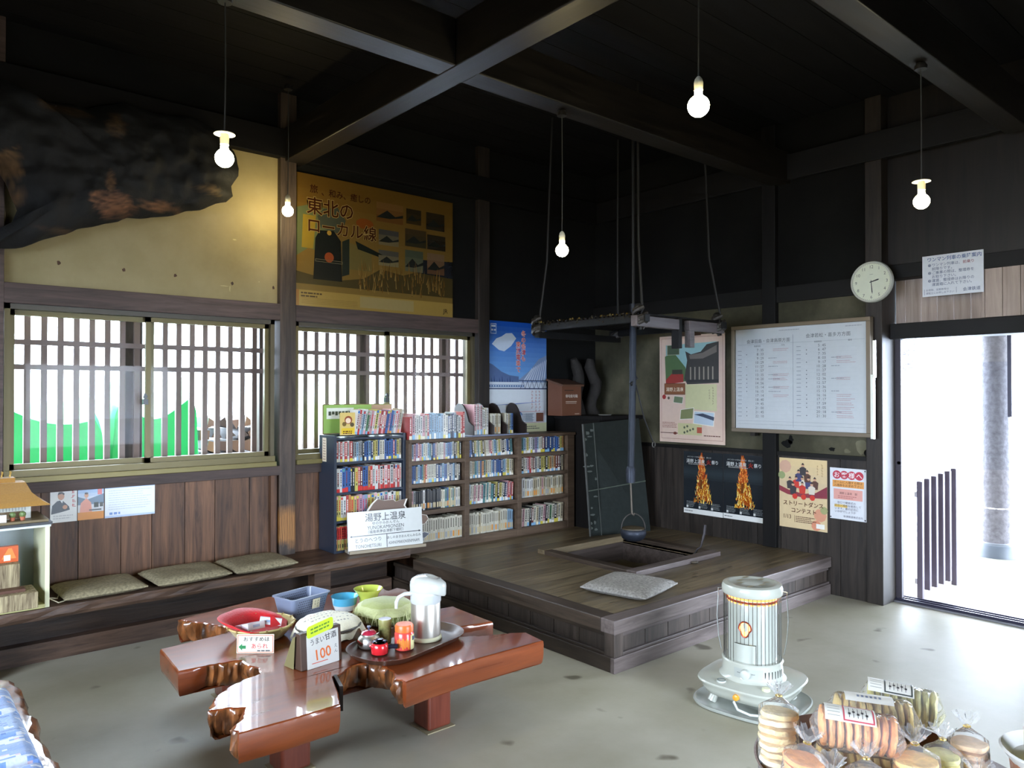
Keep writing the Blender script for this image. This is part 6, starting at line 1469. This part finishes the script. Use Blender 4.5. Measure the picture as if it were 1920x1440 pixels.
for k in range(44):
    a = k * 2 * math.pi / 44; da = (a - aw + math.pi) % (2 * math.pi) - math.pi
    z0 = .214
    if -.34 < da < .42: z0 = .31
    mb = MB(); mb.tube([onr(a, .133, z0), onr(a, .133, .530)], .0016, 5, rgb(150, 150, 150), cap=False); mb.build('guard_bar', 'chrome', t)
for z, a0, a1 in ((.216, 0, 6.2832), (.528, 0, 6.2832)):
    mb = MB(); mb.tube([onr(a0 + (a1 - a0) * k / 48, .133, z) for k in range(49)], .0022, 6, rgb(160, 160, 160), cap=False); mb.build('guard_hoop', 'chrome', t)
mb = MB(); pl = [onr(aw - .34, .1335, .31), onr(aw, .1335, .31), onr(aw + .42, .1335, .31)]; mb.tube([onr(aw - .34 + .76 * k / 8, .1335, .31) for k in range(9)] , .002, 6, rgb(150, 150, 150)); mb.tube([onr(aw + .42, .1335, .31), onr(aw + .42, .1335, .22)], .002, 6, rgb(150, 150, 150)); mb.build('ignition_door_frame', 'chrome', t)
for sd in (1, -1):
    a = fx + sd * 1.62; v = (onr(a, 1, 0) - onr(a, 0, 0)); mb = MB()
    mb.tube([onr(a, .135, .54), onr(a, .160, .535), onr(a, .160, .50), onr(a, .166, .40), onr(a, .158, .30), onr(a, .145, .235)], .0028, 6, rgb(206, 210, 212)); mb.build('lifting_handle', 'chrome', t, smooth=True)
p = onr(fx - .80, .195, .128); mb = MB(); mb.lathe([(.022, 0), (.022, .006), (.018, .008)], *p, 20, rgb(200, 204, 196)); mb.tube([p + Vector((.018 * math.cos(k / 16 * 6.283), .018 * math.sin(k / 16 * 6.283), .009)) for k in range(17)], .0018, 6, rgb(110, 116, 112)); mb.build('fuel_cap', 'enamel', t, smooth=True)
p = onr(fx - .34, .214, .088); v = (onr(fx - .34, 1, 0) - onr(fx - .34, 0, 0)).normalized(); mb = MB(); mb.tube([p - v * .006, p + v * .012, p + v * .015], [.016, .014, .008], 18, rgb(224, 156, 50)); mb.build('fuel_gauge', 'plastic', t, smooth=True)
p = onr(fx + .30, .20, .128); mb = MB(); mb.lathe([(.020, 0), (.018, .014), (.001, .018)], *p, 20, rgb(216, 214, 180)); mb.build('tank_knob', 'enamel', t, smooth=True)
mb = MB(); mb.tube([onr(fx - .42, .205, .06), onr(fx - .30, .222, .035), onr(fx - .05, .228, .024), onr(fx + .25, .226, .022)], .006, 8, rgb(206, 210, 206)); mb.build('earthquake_lever', 'enamel', t, smooth=True)

# ================================================================ pendant bulbs
def pendant(x, y, z, top, r, label, power, shadecap=False, wall=False):
    t = thing('pendant_bulb', label, 'lamp', (x, y, z), 'bare pendant bulbs')
    mb = MB(); mb.tube([(x, y, top), (x + .003, y, (top + z) / 2), (x, y, z + r + .075)], .003, 6, rgb(60, 60, 56)); mb.build('cord', 'rubber', t)
    mb = MB(); mb.lathe([(.028, -.004), (.03, .012), (.02, .028), (.001, .03)], x, y, top - .03, 14, rgb(40, 38, 36)); mb.build('ceiling_rose', 'plastic', t, smooth=True)
    mb = MB(); mb.lathe([(.017, 0), (.018, .03), (.014, .045), (.006, .055)], x, y, z + r + .018, 16, rgb(220, 216, 196)); lh_ = mb.build('lamp_holder', 'plastic', t, smooth=True)
    mb = MB(); mb.lathe([(.001, -r)] + [(r * math.sin(a), -r * math.cos(a)) for a in [math.pi * k / 14 for k in range(1, 11)]] + [(.016, r * .98), (.014, r + .022)], x, y, z, 24, WHITE, cap=False); mb.build('bulb', 'bulb', t, smooth=True)
    if shadecap:
        mb = MB(); mb.lathe([(.042, 0), (.04, .004), (.018, .010)], x, y, z + r + .06, 20, rgb(206, 206, 196)); mb.build('reflector_disc', 'enamel', lh_, smooth=True)
pendant(1.085, 3.06, 2.45, 3.12, .037, 'lit bare bulb hanging nearest the dark burl slab, over the bench', 30, True)
pendant(2.10, 4.74, 2.705, 3.55, .037, 'lit bare bulb by the post left of the train poster', 30)
pendant(2.432, 1.72, 2.61, ZC, .042, 'lit bare bulb highest in the picture, over the middle of the room', 30)
pendant(3.006, 3.06, 2.312, 3.12, .037, 'lit bare bulb hanging lowest, over the edge of the platform', 30)
pendant(3.91, 1.465, 2.435, 3.12, .037, 'lit bare bulb above the white boarding notice', 30, True)

# ================================================================ charred burl slab on the window wall
bo = [(.40, 2.22), (.523, 2.276), (.64, 2.31), (.771, 2.367), (.90, 2.44), (1.04, 2.497), (1.18, 2.55), (1.332, 2.573), (1.50, 2.63), (1.651, 2.691), (1.76, 2.74), (1.815, 2.80), (1.80, 2.86), (1.84, 2.93), (1.828, 3.017), (1.79, 3.12), (1.72, 3.20), (1.55, 3.25), (1.35, 3.22), (1.179, 3.253), (.95, 3.17), (.72, 3.149), (.55, 3.22), (.30, 3.1), (.20, 2.9), (.42, 2.80), (.53, 2.72), (.56, 2.62), (.60, 2.50), (.575, 2.40), (.45, 2.33)]
P_ = []
for (a, b), (c, d) in zip(bo, bo[1:] + bo[:1]):
    k_ = max(1, int(math.hypot(c - a, d - b) / .03))
    for i in range(k_): P_.append((a + (c - a) * i / k_, b + (d - b) * i / k_))
cx3, cz3 = 1.12, 2.82; NR = 44; m_ = len(P_); vs = []; cols = []
for i in range(NR + 1):
    f = i / NR
    for a, b in P_:
        x, z = cx3 + (a - cx3) * f, cz3 + (b - cz3) * f
        x += .018 * wob(a * 9, b * 9, 4) * f; z += .018 * wob(a * 9, b * 9, 8) * f
        y = 4.80 + .13 * f ** 5 + .028 * wob(x * 4, z * 4, 2) + .022 * wob(x * 11, z * 11, 6) * (1 if f < .98 else 1.5) + .006 * wob(x * 30, z * 30, 1)
        vs.append((x, min(y, 5.0), z))
for i in range(m_):
    x, y, z = vs[NR * m_ + i]; vs.append((cx3 + (x - cx3) * .97, 5.035, cz3 + (z - cz3) * .97 + .01))
fs = [(i * m_ + k, i * m_ + (k + 1) % m_, (i + 1) * m_ + (k + 1) % m_, (i + 1) * m_ + k) for i in range(NR + 1) for k in range(m_)]
br = [((1.07, 2.60), (.13, .075), (150, 104, 74)), ((1.32, 2.63), (.14, .035), (140, 98, 66)), ((1.62, 2.78), (.10, .03), (122, 96, 58)), ((.56, 2.74), (.07, .10), (128, 98, 66)), ((.60, 2.58), (.05, .06), (120, 90, 58)), ((.82, 3.10), (.15, .04), (92, 70, 46)), ((1.08, 3.06), (.06, .08), (88, 68, 48)), ((1.05, 2.72), (.03, .06), (120, 88, 60)), ((.80, 2.41), (.14, .02), (84, 66, 52))]
mb = MB(); mb.add(vs, fs, rgb(8, 8, 8))
for k, (x, y, z) in enumerate(vs):
    c = Vector(rgb(8, 8, 8))
    for (a, b), (ra, rbb), cl in br:
        d = ((x - a) / ra) ** 2 + ((z - b) / rbb) ** 2 + .9 * wob(x * 14, z * 42, 3) + .5 * wob(x * 50, z * 90, 5)
        if d < 1.0: c = c.lerp(Vector(rgb(*cl)) * (.62 + .5 * wob(x * 40, z * 90, 9)), max(0, min(1, (1.0 - d) * 1.1)))
    mb.vcol[k] = tuple(c)
tag(mb.build('burl_slab', 'burl', origin=(1.1, 5.03, 2.8), smooth=True), 'huge charred tree burl slab mounted on the ochre wall above the window', 'wood slab')

# ================================================================ display box, model house, donation box at the end of the bench
t = thing('display_box', 'white-framed open display box standing on the end of the bench', 'box', (.42, 4.72, .362))
bx0_, bx1_, by0, by1, bz0, bz1 = .12, .725, 4.60, 4.98, .362, .80
cw = rgb(224, 224, 186)
for b in ((bx0_, bx0_ + .022, bz0, bz1), (bx1_ - .022, bx1_, bz0, bz1)): mb = MB(); mb.box(b[0], b[1], by0, by1, b[2], b[3], cw); mb.build('side_panel', 'plastic', t, bevel=.002)
mb = MB(); mb.box(bx0_ + .022, bx1_ - .022, by0, by1, bz0, bz0 + .02, rgb(206, 204, 140)); mb.build('bottom_panel', 'plastic', t)
mb = MB(); mb.box(bx0_, bx1_ + .01, by0 - .01, by1, bz1, bz1 + .014, rgb(40, 42, 44)); mb.box(bx0_, bx1_ + .004, by0 - .004, by1, bz1 - .012, bz1, rgb(210, 214, 208)); mb.build('top_board', 'plastic', t)
mb = MB(); mb.box(bx0_ + .022, bx1_ - .022, by1 - .012, by1, bz0 + .02, bz1 - .012, rgb(176, 188, 192)); mb.build('back_panel', 'plastic', t)
t = thing('bark_box', 'bark-covered stepped box with red packets inside the display box', 'box', (.50, 4.72, .384))
mb = MB(); mb.box(.20, .665, 4.54, 4.74, .382, .465, (.85, .85, .85)); mb.build('lower_step', 'barkz', t, bevel=.004)
mb = MB(); mb.box(.22, .60, 4.66, 4.86, .466, .60, (.9, .9, .9)); mb.build('upper_step', 'barkz', t, bevel=.004)
mb = MB(); mb.box(.23, .615, 4.59, 4.66, .4655, .480, rgb(90, 56, 40)); mb.build('inner_shelf', 'print', t)
for x0_, x1_, z1_, c_, lab in ((.30, .50, .70, (196, 66, 40), 'red packet standing on the bark-covered box, mostly out of view'), (.505, .60, .685, (206, 96, 50), 'orange-red packet standing on the bark-covered box, next to the display box wall')):
    mb = MB(); mb.box(x0_, x1_, 4.72, 4.76, .601, z1_, rgb(*c_)); mb.add([(x0_ + .02, 4.7195, .62), (x1_ - .01, 4.7195, .62), (x1_ - .03, 4.7195, z1_ - .01), (x0_ + .05, 4.7195, z1_ - .01)], [(0, 1, 2, 3)], rgb(226, 140, 70)); mb.box(x0_ + .03, x0_ + .06, 4.719, 4.7194, .61, .64, rgb(236, 220, 200)); tag(mb.build('red_packet', 'gloss', origin=((x0_ + x1_) / 2, 4.74, .601), bevel=.003), lab, 'packet')
mb = MB(); mb.lathe([(.001, 0), (.04, .002), (.05, .02), (.045, .04), (.001, .052)], .52, 4.79, .70, 16, rgb(214, 60, 66), sy=.5); 
t2 = mb.build('ribbon_bow', 'cloth', origin=(.52, 4.79, .70), smooth=True); t2.parent = bpy.data.objects['red_packet']; t2.location = Vector((.44, 4.745, .700)) - Vector((.40, 4.74, .601))
t = thing('model_house', 'small thatched-roof model house on top of the display box', 'model house', (.45, 4.80, .815))
MZ = .8145
mb = MB(); mb.box(.10, .72, 4.61, 4.96, MZ, MZ + .012, rgb(120, 104, 72)); mb.build('base', 'print', t)
mb = MB(); mb.box(.16, .655, 4.72, 4.92, MZ + .012, MZ + .09, rgb(206, 208, 196)); wl_ = mb.build('walls', 'print', t)
mb = MB()
for k in range(10): mb.box(.50 + k * .014, .504 + k * .014, 4.717, 4.72, MZ + .055, MZ + .088, rgb(150, 152, 146))
mb.box(.50, .62, 4.716, 4.72, MZ + .014, MZ + .052, rgb(110, 92, 66)); mb.build('lattice_front', 'print', wl_)
mb = MB(); tw = rgb(164, 120, 52)
rl_ = [((.10, 4.64), (.735, 4.99), MZ + .082), ((.11, 4.655), (.70, 4.985), MZ + .105), ((.14, 4.70), (.655, 4.95), MZ + .15), ((.17, 4.76), (.635, 4.88), MZ + .20)]
vs = []
for (x0_, y0_), (x1_, y1_), z in rl_: vs += [(x0_, y0_, z), (x1_, y0_, z), (x1_, y1_, z), (x0_, y1_, z)]
mb.add(vs, [(3, 2, 1, 0), (12, 13, 14, 15)] + [(4 * l + i, 4 * l + (i + 1) % 4, 4 * l + 4 + (i + 1) % 4, 4 * l + 4 + i) for l in range(3) for i in range(4)], tw); rf_ = mb.build('thatched_roof', 'cloth', t)
mb = MB(); mb.box(.19, .59, 4.775, 4.865, MZ + .198, MZ + .225, rgb(158, 114, 48)); mb.build('ridge', 'cloth', rf_)
mb = MB()
for k in range(11): x = .20 + k * .037; mb.bar((x, 4.80, MZ + .22), (x + .004, 4.84, MZ + .255), .006, .006, rgb(206, 170, 96)); mb.bar((x, 4.84, MZ + .22), (x + .004, 4.80, MZ + .255), .006, .006, rgb(196, 160, 86))
mb.build('ridge_crosses', 'print', rf_)
mb = MB(); mb.prism([(.14, MZ + .082), (.50, MZ + .082), (.38, MZ + .15), (.27, MZ + .15)], 'y', 4.635, 4.70, rgb(120, 88, 60)); mb.build('porch_gable', 'print', t)
for x in (.565, .61):
    mb = MB(); mb.lathe([(.010, 0), (.013, .018)], x, 4.66, MZ + .012, 10, rgb(190, 110, 80)); mb.sphere((x, 4.66, MZ + .042), .016, 8, 6, rgb(110, 130, 76)); mb.build('potted_bush', 'print', t)
mb = MB(); mb.box(.50, .535, 4.625, 4.64, MZ + .012, MZ + .05, rgb(232, 232, 228)); mb.build('white_plaque', 'print', t)
mb = MB(); mb.tube([(.725, 4.70, .39), (.78, 4.72, .372), (.80, 4.80, .37)], .003, 6, rgb(206, 200, 170)); mb.tube([(.725, 4.64, .40), (.77, 4.62, .372), (.82, 4.66, .37)], .003, 6, rgb(206, 200, 170)); tag(mb.build('white_cable', 'rubber', origin=(.76, 4.68, .37)), 'pale cable running from the display box behind the first cushion', 'cable')

# ================================================================ live-edge seat with blue cloths, near the camera
t = thing('live_edge_bench', 'glossy live-edge wooden seat under the folded blue cloths', 'bench', (.1, 2.9, 0))
mb = MB(); fr = []; n_ = 60
for i in range(n_ + 1): y = 1.6 + 1.95 * i / n_; fr.append((.415 + .022 * wob(0, y * 8, 5) + .02 * wob(1, y * 22, 5) - (.25 * ((y - 3.35) / .2) ** 2 if y > 3.35 else 0), y))
ol = fr + [(-.5, 3.55), (-.5, 1.6)]; m_ = len(ol); vs = []
for z, k_ in ((.30, -.02), (.325, .008), (.36, .012), (.395, .004), (.41, -.012)): vs += [(x + (k_ + .012 * wob(x * 3, y * 25, z * 12) if i <= n_ else 0), y, z) for i, (x, y) in enumerate(ol)]
mb.add(vs, [list(range(m_))[::-1], [4 * m_ + i for i in range(m_)]] + [(l * m_ + i, l * m_ + (i + 1) % m_, (l + 1) * m_ + (i + 1) % m_, (l + 1) * m_ + i) for l in range(4) for i in range(m_)]); mb.build('slab', 'rough', t, smooth=True)
for y in (1.9, 3.1): mb = MB(); mb.box(-.02, .14, y - .07, y + .07, 0, .30); mb.build('leg', 'leg', t, bevel=.008)
blu = [(100, 134, 188), (122, 152, 198), (106, 138, 192), (96, 130, 188), (112, 144, 194)]
for k, (y0_, y1_, z1_) in enumerate(((2.955, 3.24, .447), (2.735, 2.95, .452), (2.52, 2.73, .456), (2.26, 2.515, .452), (1.98, 2.255, .452))):
    mb = MB(); nx, ny = 46, 22; vs = []; x0_, x1_ = -.2, .385
    for z_, s_ in ((.4115, 0), (z1_, 1)):
        for i in range(nx + 1):
            for j in range(ny + 1):
                u_, w_ = i / nx, j / ny; e_ = min(1, min(u_, 1 - u_) / .05, min(w_, 1 - w_) / .10) ** .5
                vs.append((x0_ + (x1_ - x0_) * u_, y0_ + (y1_ - y0_) * w_, .4115 if not s_ else .418 + (z1_ - .418) * e_ + .004 * wob(u_ * 5, w_ * 4, k)))
    N1 = (nx + 1) * (ny + 1); fs = []; cols = []; r_ = random.Random(30 + k)
    for i in range(nx):
        for j in range(ny):
            a = i * (ny + 1) + j; fs.append((N1 + a, N1 + a + ny + 1, N1 + a + ny + 2, N1 + a + 1))
            v_ = wob(i * .16, j * .30, k * 3) + .5 * wob(i * .5, j * .9, k * 3 + 7); cols.append(rgb(190, 196, 206) if v_ > .32 else rgb(184, 160, 172) if v_ > .28 else rgb(84, 116, 172) if v_ < -.42 else rgb(*blu[k]))
    ed = [i * (ny + 1) for i in range(nx + 1)] + [nx * (ny + 1) + j for j in range(1, ny + 1)] + [i * (ny + 1) + ny for i in range(nx - 1, -1, -1)] + [j for j in range(ny - 1, 0, -1)]
    for a, b in zip(ed, ed[1:] + ed[:1]): fs.append((a, b, N1 + b, N1 + a)); cols.append(rgb(*blu[k]))
    mb.add(vs, fs, cols)
    tag(mb.build('blue_cloth_pad', 'cloth', origin=(.1, (y0_ + y1_) / 2, .41), smooth=True), 'blue printed cloth pad on the live-edge seat, %s from the wall bench' % ORD[k], 'cushion', 'blue cloth pads')

# ================================================================ rice cracker display
t = thing('display_table', 'low round display table holding the bagged rice crackers', 'table', (1.85, .62, 0))
mb = MB(); mb.lathe([(.29, .60), (.30, .605), (.30, .625), (.295, .63)], 1.735, .70, 0, 48, (1.2, 1.1, 1.0)); mb.build('top', 'bench', t)
for x, y in ((1.55, .55), (1.60, .87), (1.87, .86), (1.86, .52)): mb = MB(); mb.box(x - .025, x + .025, y - .025, y + .025, 0, .60); mb.build('leg', 'skirt', t)
t = thing('cracker_tray', 'dark woven tray piled with rice cracker bags', 'tray', (1.72, .72, .63))
mb = MB(); mb.lathe([(.24, 0), (.275, .012), (.292, .045), (.287, .046), (.268, .016), (.23, .008)], 1.70, .76, .631, 56, rgb(96, 66, 52), sx=.90, sy=.79); mb.build('woven_body', 'cloth', t, smooth=True)
rc = random.Random(17)
TONE = dict(pale=[(250, 228, 172), (252, 236, 192), (246, 216, 150)], orange=[(252, 178, 104), (248, 164, 88), (254, 194, 126)], beige=[(240, 208, 128), (248, 222, 152), (232, 196, 112)], green=[(236, 226, 144), (242, 234, 166), (226, 214, 126)], brown=[(232, 184, 134), (238, 196, 150), (222, 168, 116)], gold=[(246, 190, 96), (250, 202, 116), (240, 178, 82)])
def cracker(t, mtx, r, th, tone):
    mb = MB(); col = rgb(*rc.choice(TONE[tone])); s_ = rc.random() * 9
    mb.lathe([(.001, 0), (r * .7, .0005), (r * .96, th * .2), (r, th * .5), (r * .95, th * .85), (r * .7, th), (.001, th * .9)], 0, 0, 0, 26, col, fn=lambda a, z: 1 + .035 * math.sin(a * 3 + s_) + .02 * math.sin(a * 7 + s_))
    for i, p in enumerate(mb.v): q = Vector(p); mb.v[i] = tuple(q + Vector((0, 0, .0032 * wob(q.x * 60, q.y * 60, s_))))
    mb.xform(mtx); return mb.build('cracker', 'cracker', t, smooth=True)
def film_tube(t, L_, r, seed, gather=True):
    """Clear bag round a roll lying along local X, its ends twisted out flat."""
    mb = MB(); seg, n = 26, 22; vs = []
    for i in range(n + 1):
        f = i / n; x = -L_ / 2 - .018 + (L_ + .036) * f; e = min(1, min(f, 1 - f) / .11); k = r * (1.05 * e ** .6 + .001)
        for s in range(seg):
            a = 2 * math.pi * s / seg; w = 1 + .05 * wob(x * 40, math.cos(a) * 3, math.sin(a) * 3 + seed) + .025 * wob(x * 110, math.cos(a) * 8, math.sin(a) * 8 + seed)
            fl = (1 - e) * .022; vs.append((x, k * w * math.cos(a) + fl * math.cos(a), k * w * math.sin(a) * (1 if e > .6 else .8)))
    mb.add(vs, [(i * seg + s, i * seg + (s + 1) % seg, (i + 1) * seg + (s + 1) % seg, (i + 1) * seg + s) for i in range(n) for s in range(seg)])
    return mb.build('clear_bag', 'film', t, smooth=True)
def roll(label, loc, yaw_, tilt, n, r, th, tone, lab=None, seed=0):
    t = thing('rice_cracker_roll', label, 'rice crackers', loc, rot=(0, tilt, yaw_)); L_ = n * th * 1.22
    for i in range(n): cracker(t, Matrix.Translation((-L_ / 2 + i * th * 1.22, 0, 0)) @ Matrix.Rotation(math.pi / 2 + rc.uniform(-.10, .10), 4, 'Y') @ Matrix.Rotation(rc.uniform(0, 6), 4, 'Z'), r, th, tone)
    bg_ = film_tube(t, L_, r * 1.04, seed)
    if lab:
        mb = MB(); ww, rl2, sg_ = lab[0] * L_, r * 1.17, 8; a0, a1 = math.radians(lab[2]), math.radians(lab[3])
        def pt(f, g, l=0): a = a0 + (a1 - a0) * g; return (-ww / 2 + ww * f + lab[4] * L_, -(rl2 + l * .0005) * math.cos(a), (rl2 + l * .0005) * math.sin(a))
        def patch(f0, f1, g0, g1, c_, l):
            vs = [pt(f, g0 + (g1 - g0) * k / sg_, l) for k in range(sg_ + 1) for f in (f0, f1)]; mb.add(vs, [(2 * k, 2 * k + 1, 2 * k + 3, 2 * k + 2) for k in range(sg_)], c_)
        patch(0, 1, 0, 1, rgb(236, 232, 222), 0); bc_ = rgb(*lab[1])
        if lab[1] != (236, 232, 222):
            for f0, f1, g0, g1 in ((.36, .97, .06, .12), (.36, .97, .88, .94), (.36, .39, .06, .94), (.94, .97, .06, .94)): patch(f0, f1, g0, g1, bc_, 1)
            for k in range(5):
                f = .46 + .085 * k; patch(f, f + .05, .35 + .1 * (k % 2), .45 + .1 * (k % 2), rgb(60, 58, 58), 2); patch(f + .015, f + .027, .22, .72, rgb(60, 58, 58), 2)
            for k in range(4): patch(.05, .30, .2 + .16 * k, .23 + .16 * k, rgb(160, 160, 150), 1)
        else:
            for k in range(6): patch(.25 + .09 * k, .30 + .09 * k, .35, .55, rgb(130, 140, 160), 1)
        mb.build('paper_label', 'print', bg_, smooth=True)
    return t
def stack(label, loc, n, r, th, tone, tilt=(0, 0), seed=0, tie=True, twist=.05, mark=False):
    t = thing('rice_cracker_bag', label, 'rice crackers', loc, rot=(tilt[0], tilt[1], rc.uniform(0, 6)))
    for i in range(n): cracker(t, Matrix.Translation((rc.uniform(-.003, .003), rc.uniform(-.003, .003), .003 + i * th * 1.08)) @ Matrix.Rotation(rc.uniform(-.06, .06), 4, 'X'), r, th, tone)
    Hh = n * th * 1.08 + .006; mb = MB(); seg = 30
    prof = [(.3, 0), (.95, .002), (1.06, .010), (1.07, Hh * .5), (1.05, Hh), (.85, Hh + .006), (.5, Hh + .015), (.18, Hh + .024), (.16, Hh + .030), (.44, Hh + .044), (.66, Hh + .054)]
    vs = []
    for k_, z in prof:
        for s in range(seg): a = 2 * math.pi * s / seg; w = 1 + .05 * wob(math.cos(a) * 3, math.sin(a) * 3, z * 50 + seed) + (.22 * math.sin(a * 7 + seed) if z > Hh + .02 else .02 * math.sin(a * 9)); vs.append((r * k_ * w * math.cos(a), r * k_ * w * math.sin(a), z + (.012 * wob(math.cos(a) * 4, math.sin(a) * 4, seed) if z > Hh + .04 else 0)))
    mb.add(vs, [(i * seg + s, i * seg + (s + 1) % seg, (i + 1) * seg + (s + 1) % seg, (i + 1) * seg + s) for i in range(len(prof) - 1) for s in range(seg)]); bg_ = mb.build('clear_bag', 'film', t, smooth=True)
    mb = MB(); mb.tube([(r * .155 * math.cos(k / 12 * 6.283), r * .155 * math.sin(k / 12 * 6.283), Hh + .027) for k in range(13)], .0022, 6, rgb(206, 176, 96)); mb.build('twist_tie', 'metal', bg_)
    if mark: mb = MB(); mb.add([(r * 1.11 * math.cos(a), r * 1.11 * math.sin(a), z) for a in (mark - .18, mark, mark + .18) for z in (Hh * .35, Hh * .35 + .02)], [(0, 2, 3, 1), (2, 4, 5, 3)], rgb(238, 232, 224)); mb.build('price_sticker', 'print', bg_)
    return t
R_t = math.radians
stack('tall bag of pale round crackers at the edge nearest the heater', (1.545, .885, .648), 8, .041, .0155, 'pale', (0.05, -.10), 1)
stack('short bag of orange crackers in front of the pale stack', (1.478, .80, .640), 6, .042, .0145, 'orange', (0.1, .10), 2)
roll('roll of orange crackers with a red-bordered label, on top of the pile', (1.607, .738, .772), R_t(-58), .06, 9, .041, .0138, 'orange', (.66, (196, 84, 96), 40, 104, -.12), 3)
roll('roll of beige crackers lying behind the orange roll', (1.80, .79, .735), R_t(-58), .03, 10, .040, .0138, 'beige', (.62, (236, 232, 222), 56, 106, -.06), 5)
roll('roll of greenish crackers with a black-bordered label at the back', (1.965, .79, .718), R_t(-64), .06, 9, .042, .0142, 'green', (.66, (66, 72, 70), 40, 104, -.18), 7)
stack('bag of golden crackers with a white sticker in front of the orange roll', (1.645, .628, .662), 5, .043, .0145, 'gold', (0.04, -.05), 4, mark=4.2)
stack('bag of brownish crackers nearest the doorway side of the pile', (1.785, .575, .655), 6, .036, .0150, 'brown', (-.05, .05), 6)
stack('low bag of cream crackers peeking up at the lower edge', (1.545, .685, .640), 5, .040, .0145, 'pale', (0.08, .02), 8)
stack('bag of green-tinged crackers between the golden and brownish bags', (1.722, .610, .640), 6, .035, .0145, 'green', (0, 0), 9)
stack('low bag of orange crackers at the lower edge under the short orange bag', (1.455, .715, .640), 5, .040, .0145, 'orange', (0.05, .06), 21)
stack('low bag of beige crackers at the lower edge beside the wrapped sweet', (1.688, .528, .632), 4, .038, .0145, 'beige', (0.05, .06), 22)
stack('low bag of pale crackers at the lower edge under the golden bag', (1.562, .592, .632), 4, .038, .0145, 'pale', (0.0, .05), 23)
roll('roll of beige crackers underneath the orange roll', (1.655, .74, .683), R_t(-52), 0, 11, .041, .0150, 'beige', None, 11)
roll('roll of golden crackers underneath the greenish roll', (1.862, .832, .680), R_t(-60), 0, 11, .039, .0150, 'gold', None, 13)
t = thing('snack_basket', 'brown wicker basket with a grey-white rim at the edge of the display', 'basket', (1.875, .435, .631))
mb = MB(); mb.lathe([(.06, 0), (.085, .01), (.095, .10), (.09, .10), (.08, .02), (.05, .01)], 1.875, .435, .631, 36, rgb(150, 96, 62), fn=lambda a, z: 1 + .02 * math.sin(a * 16)); mb.build('wicker_body', 'cloth', t, smooth=True)
mb = MB(); mb.lathe([(.094, .095), (.112, .118), (.108, .122), (.088, .100)], 1.875, .435, .631, 36, rgb(206, 204, 200)); mb.build('rim_paper', 'print', t, smooth=True)
mb = MB(); mb.box(-.035, .035, -.012, .012, 0, .09, rgb(190, 182, 110)); mb.box(-.036, .036, -.013, .013, .082, .092, rgb(196, 180, 176)); o = mb.build('green_packet', 'gloss', origin=(0, 0, 0), bevel=.003); o.location = (1.85, .465, .70); o.rotation_euler = (.1, .12, 1.0); tag(o, 'olive green packet sticking up out of the wicker basket', 'packet')
mb = MB(); mb.sphere((0, 0, 0), .022, 14, 10, rgb(206, 222, 180)); mb.add([(-.012, -.0215, .012), (.004, -.0225, .004), (.006, -.022, .009), (-.01, -.021, .017)], [(0, 1, 2, 3)], rgb(206, 50, 46)); o = mb.build('wrapped_sweet', 'gloss', origin=(0, 0, 0), smooth=True); o.location = (1.70, .50, .70); tag(o, 'round pale green wrapped sweet in front of the wicker basket', 'sweet')
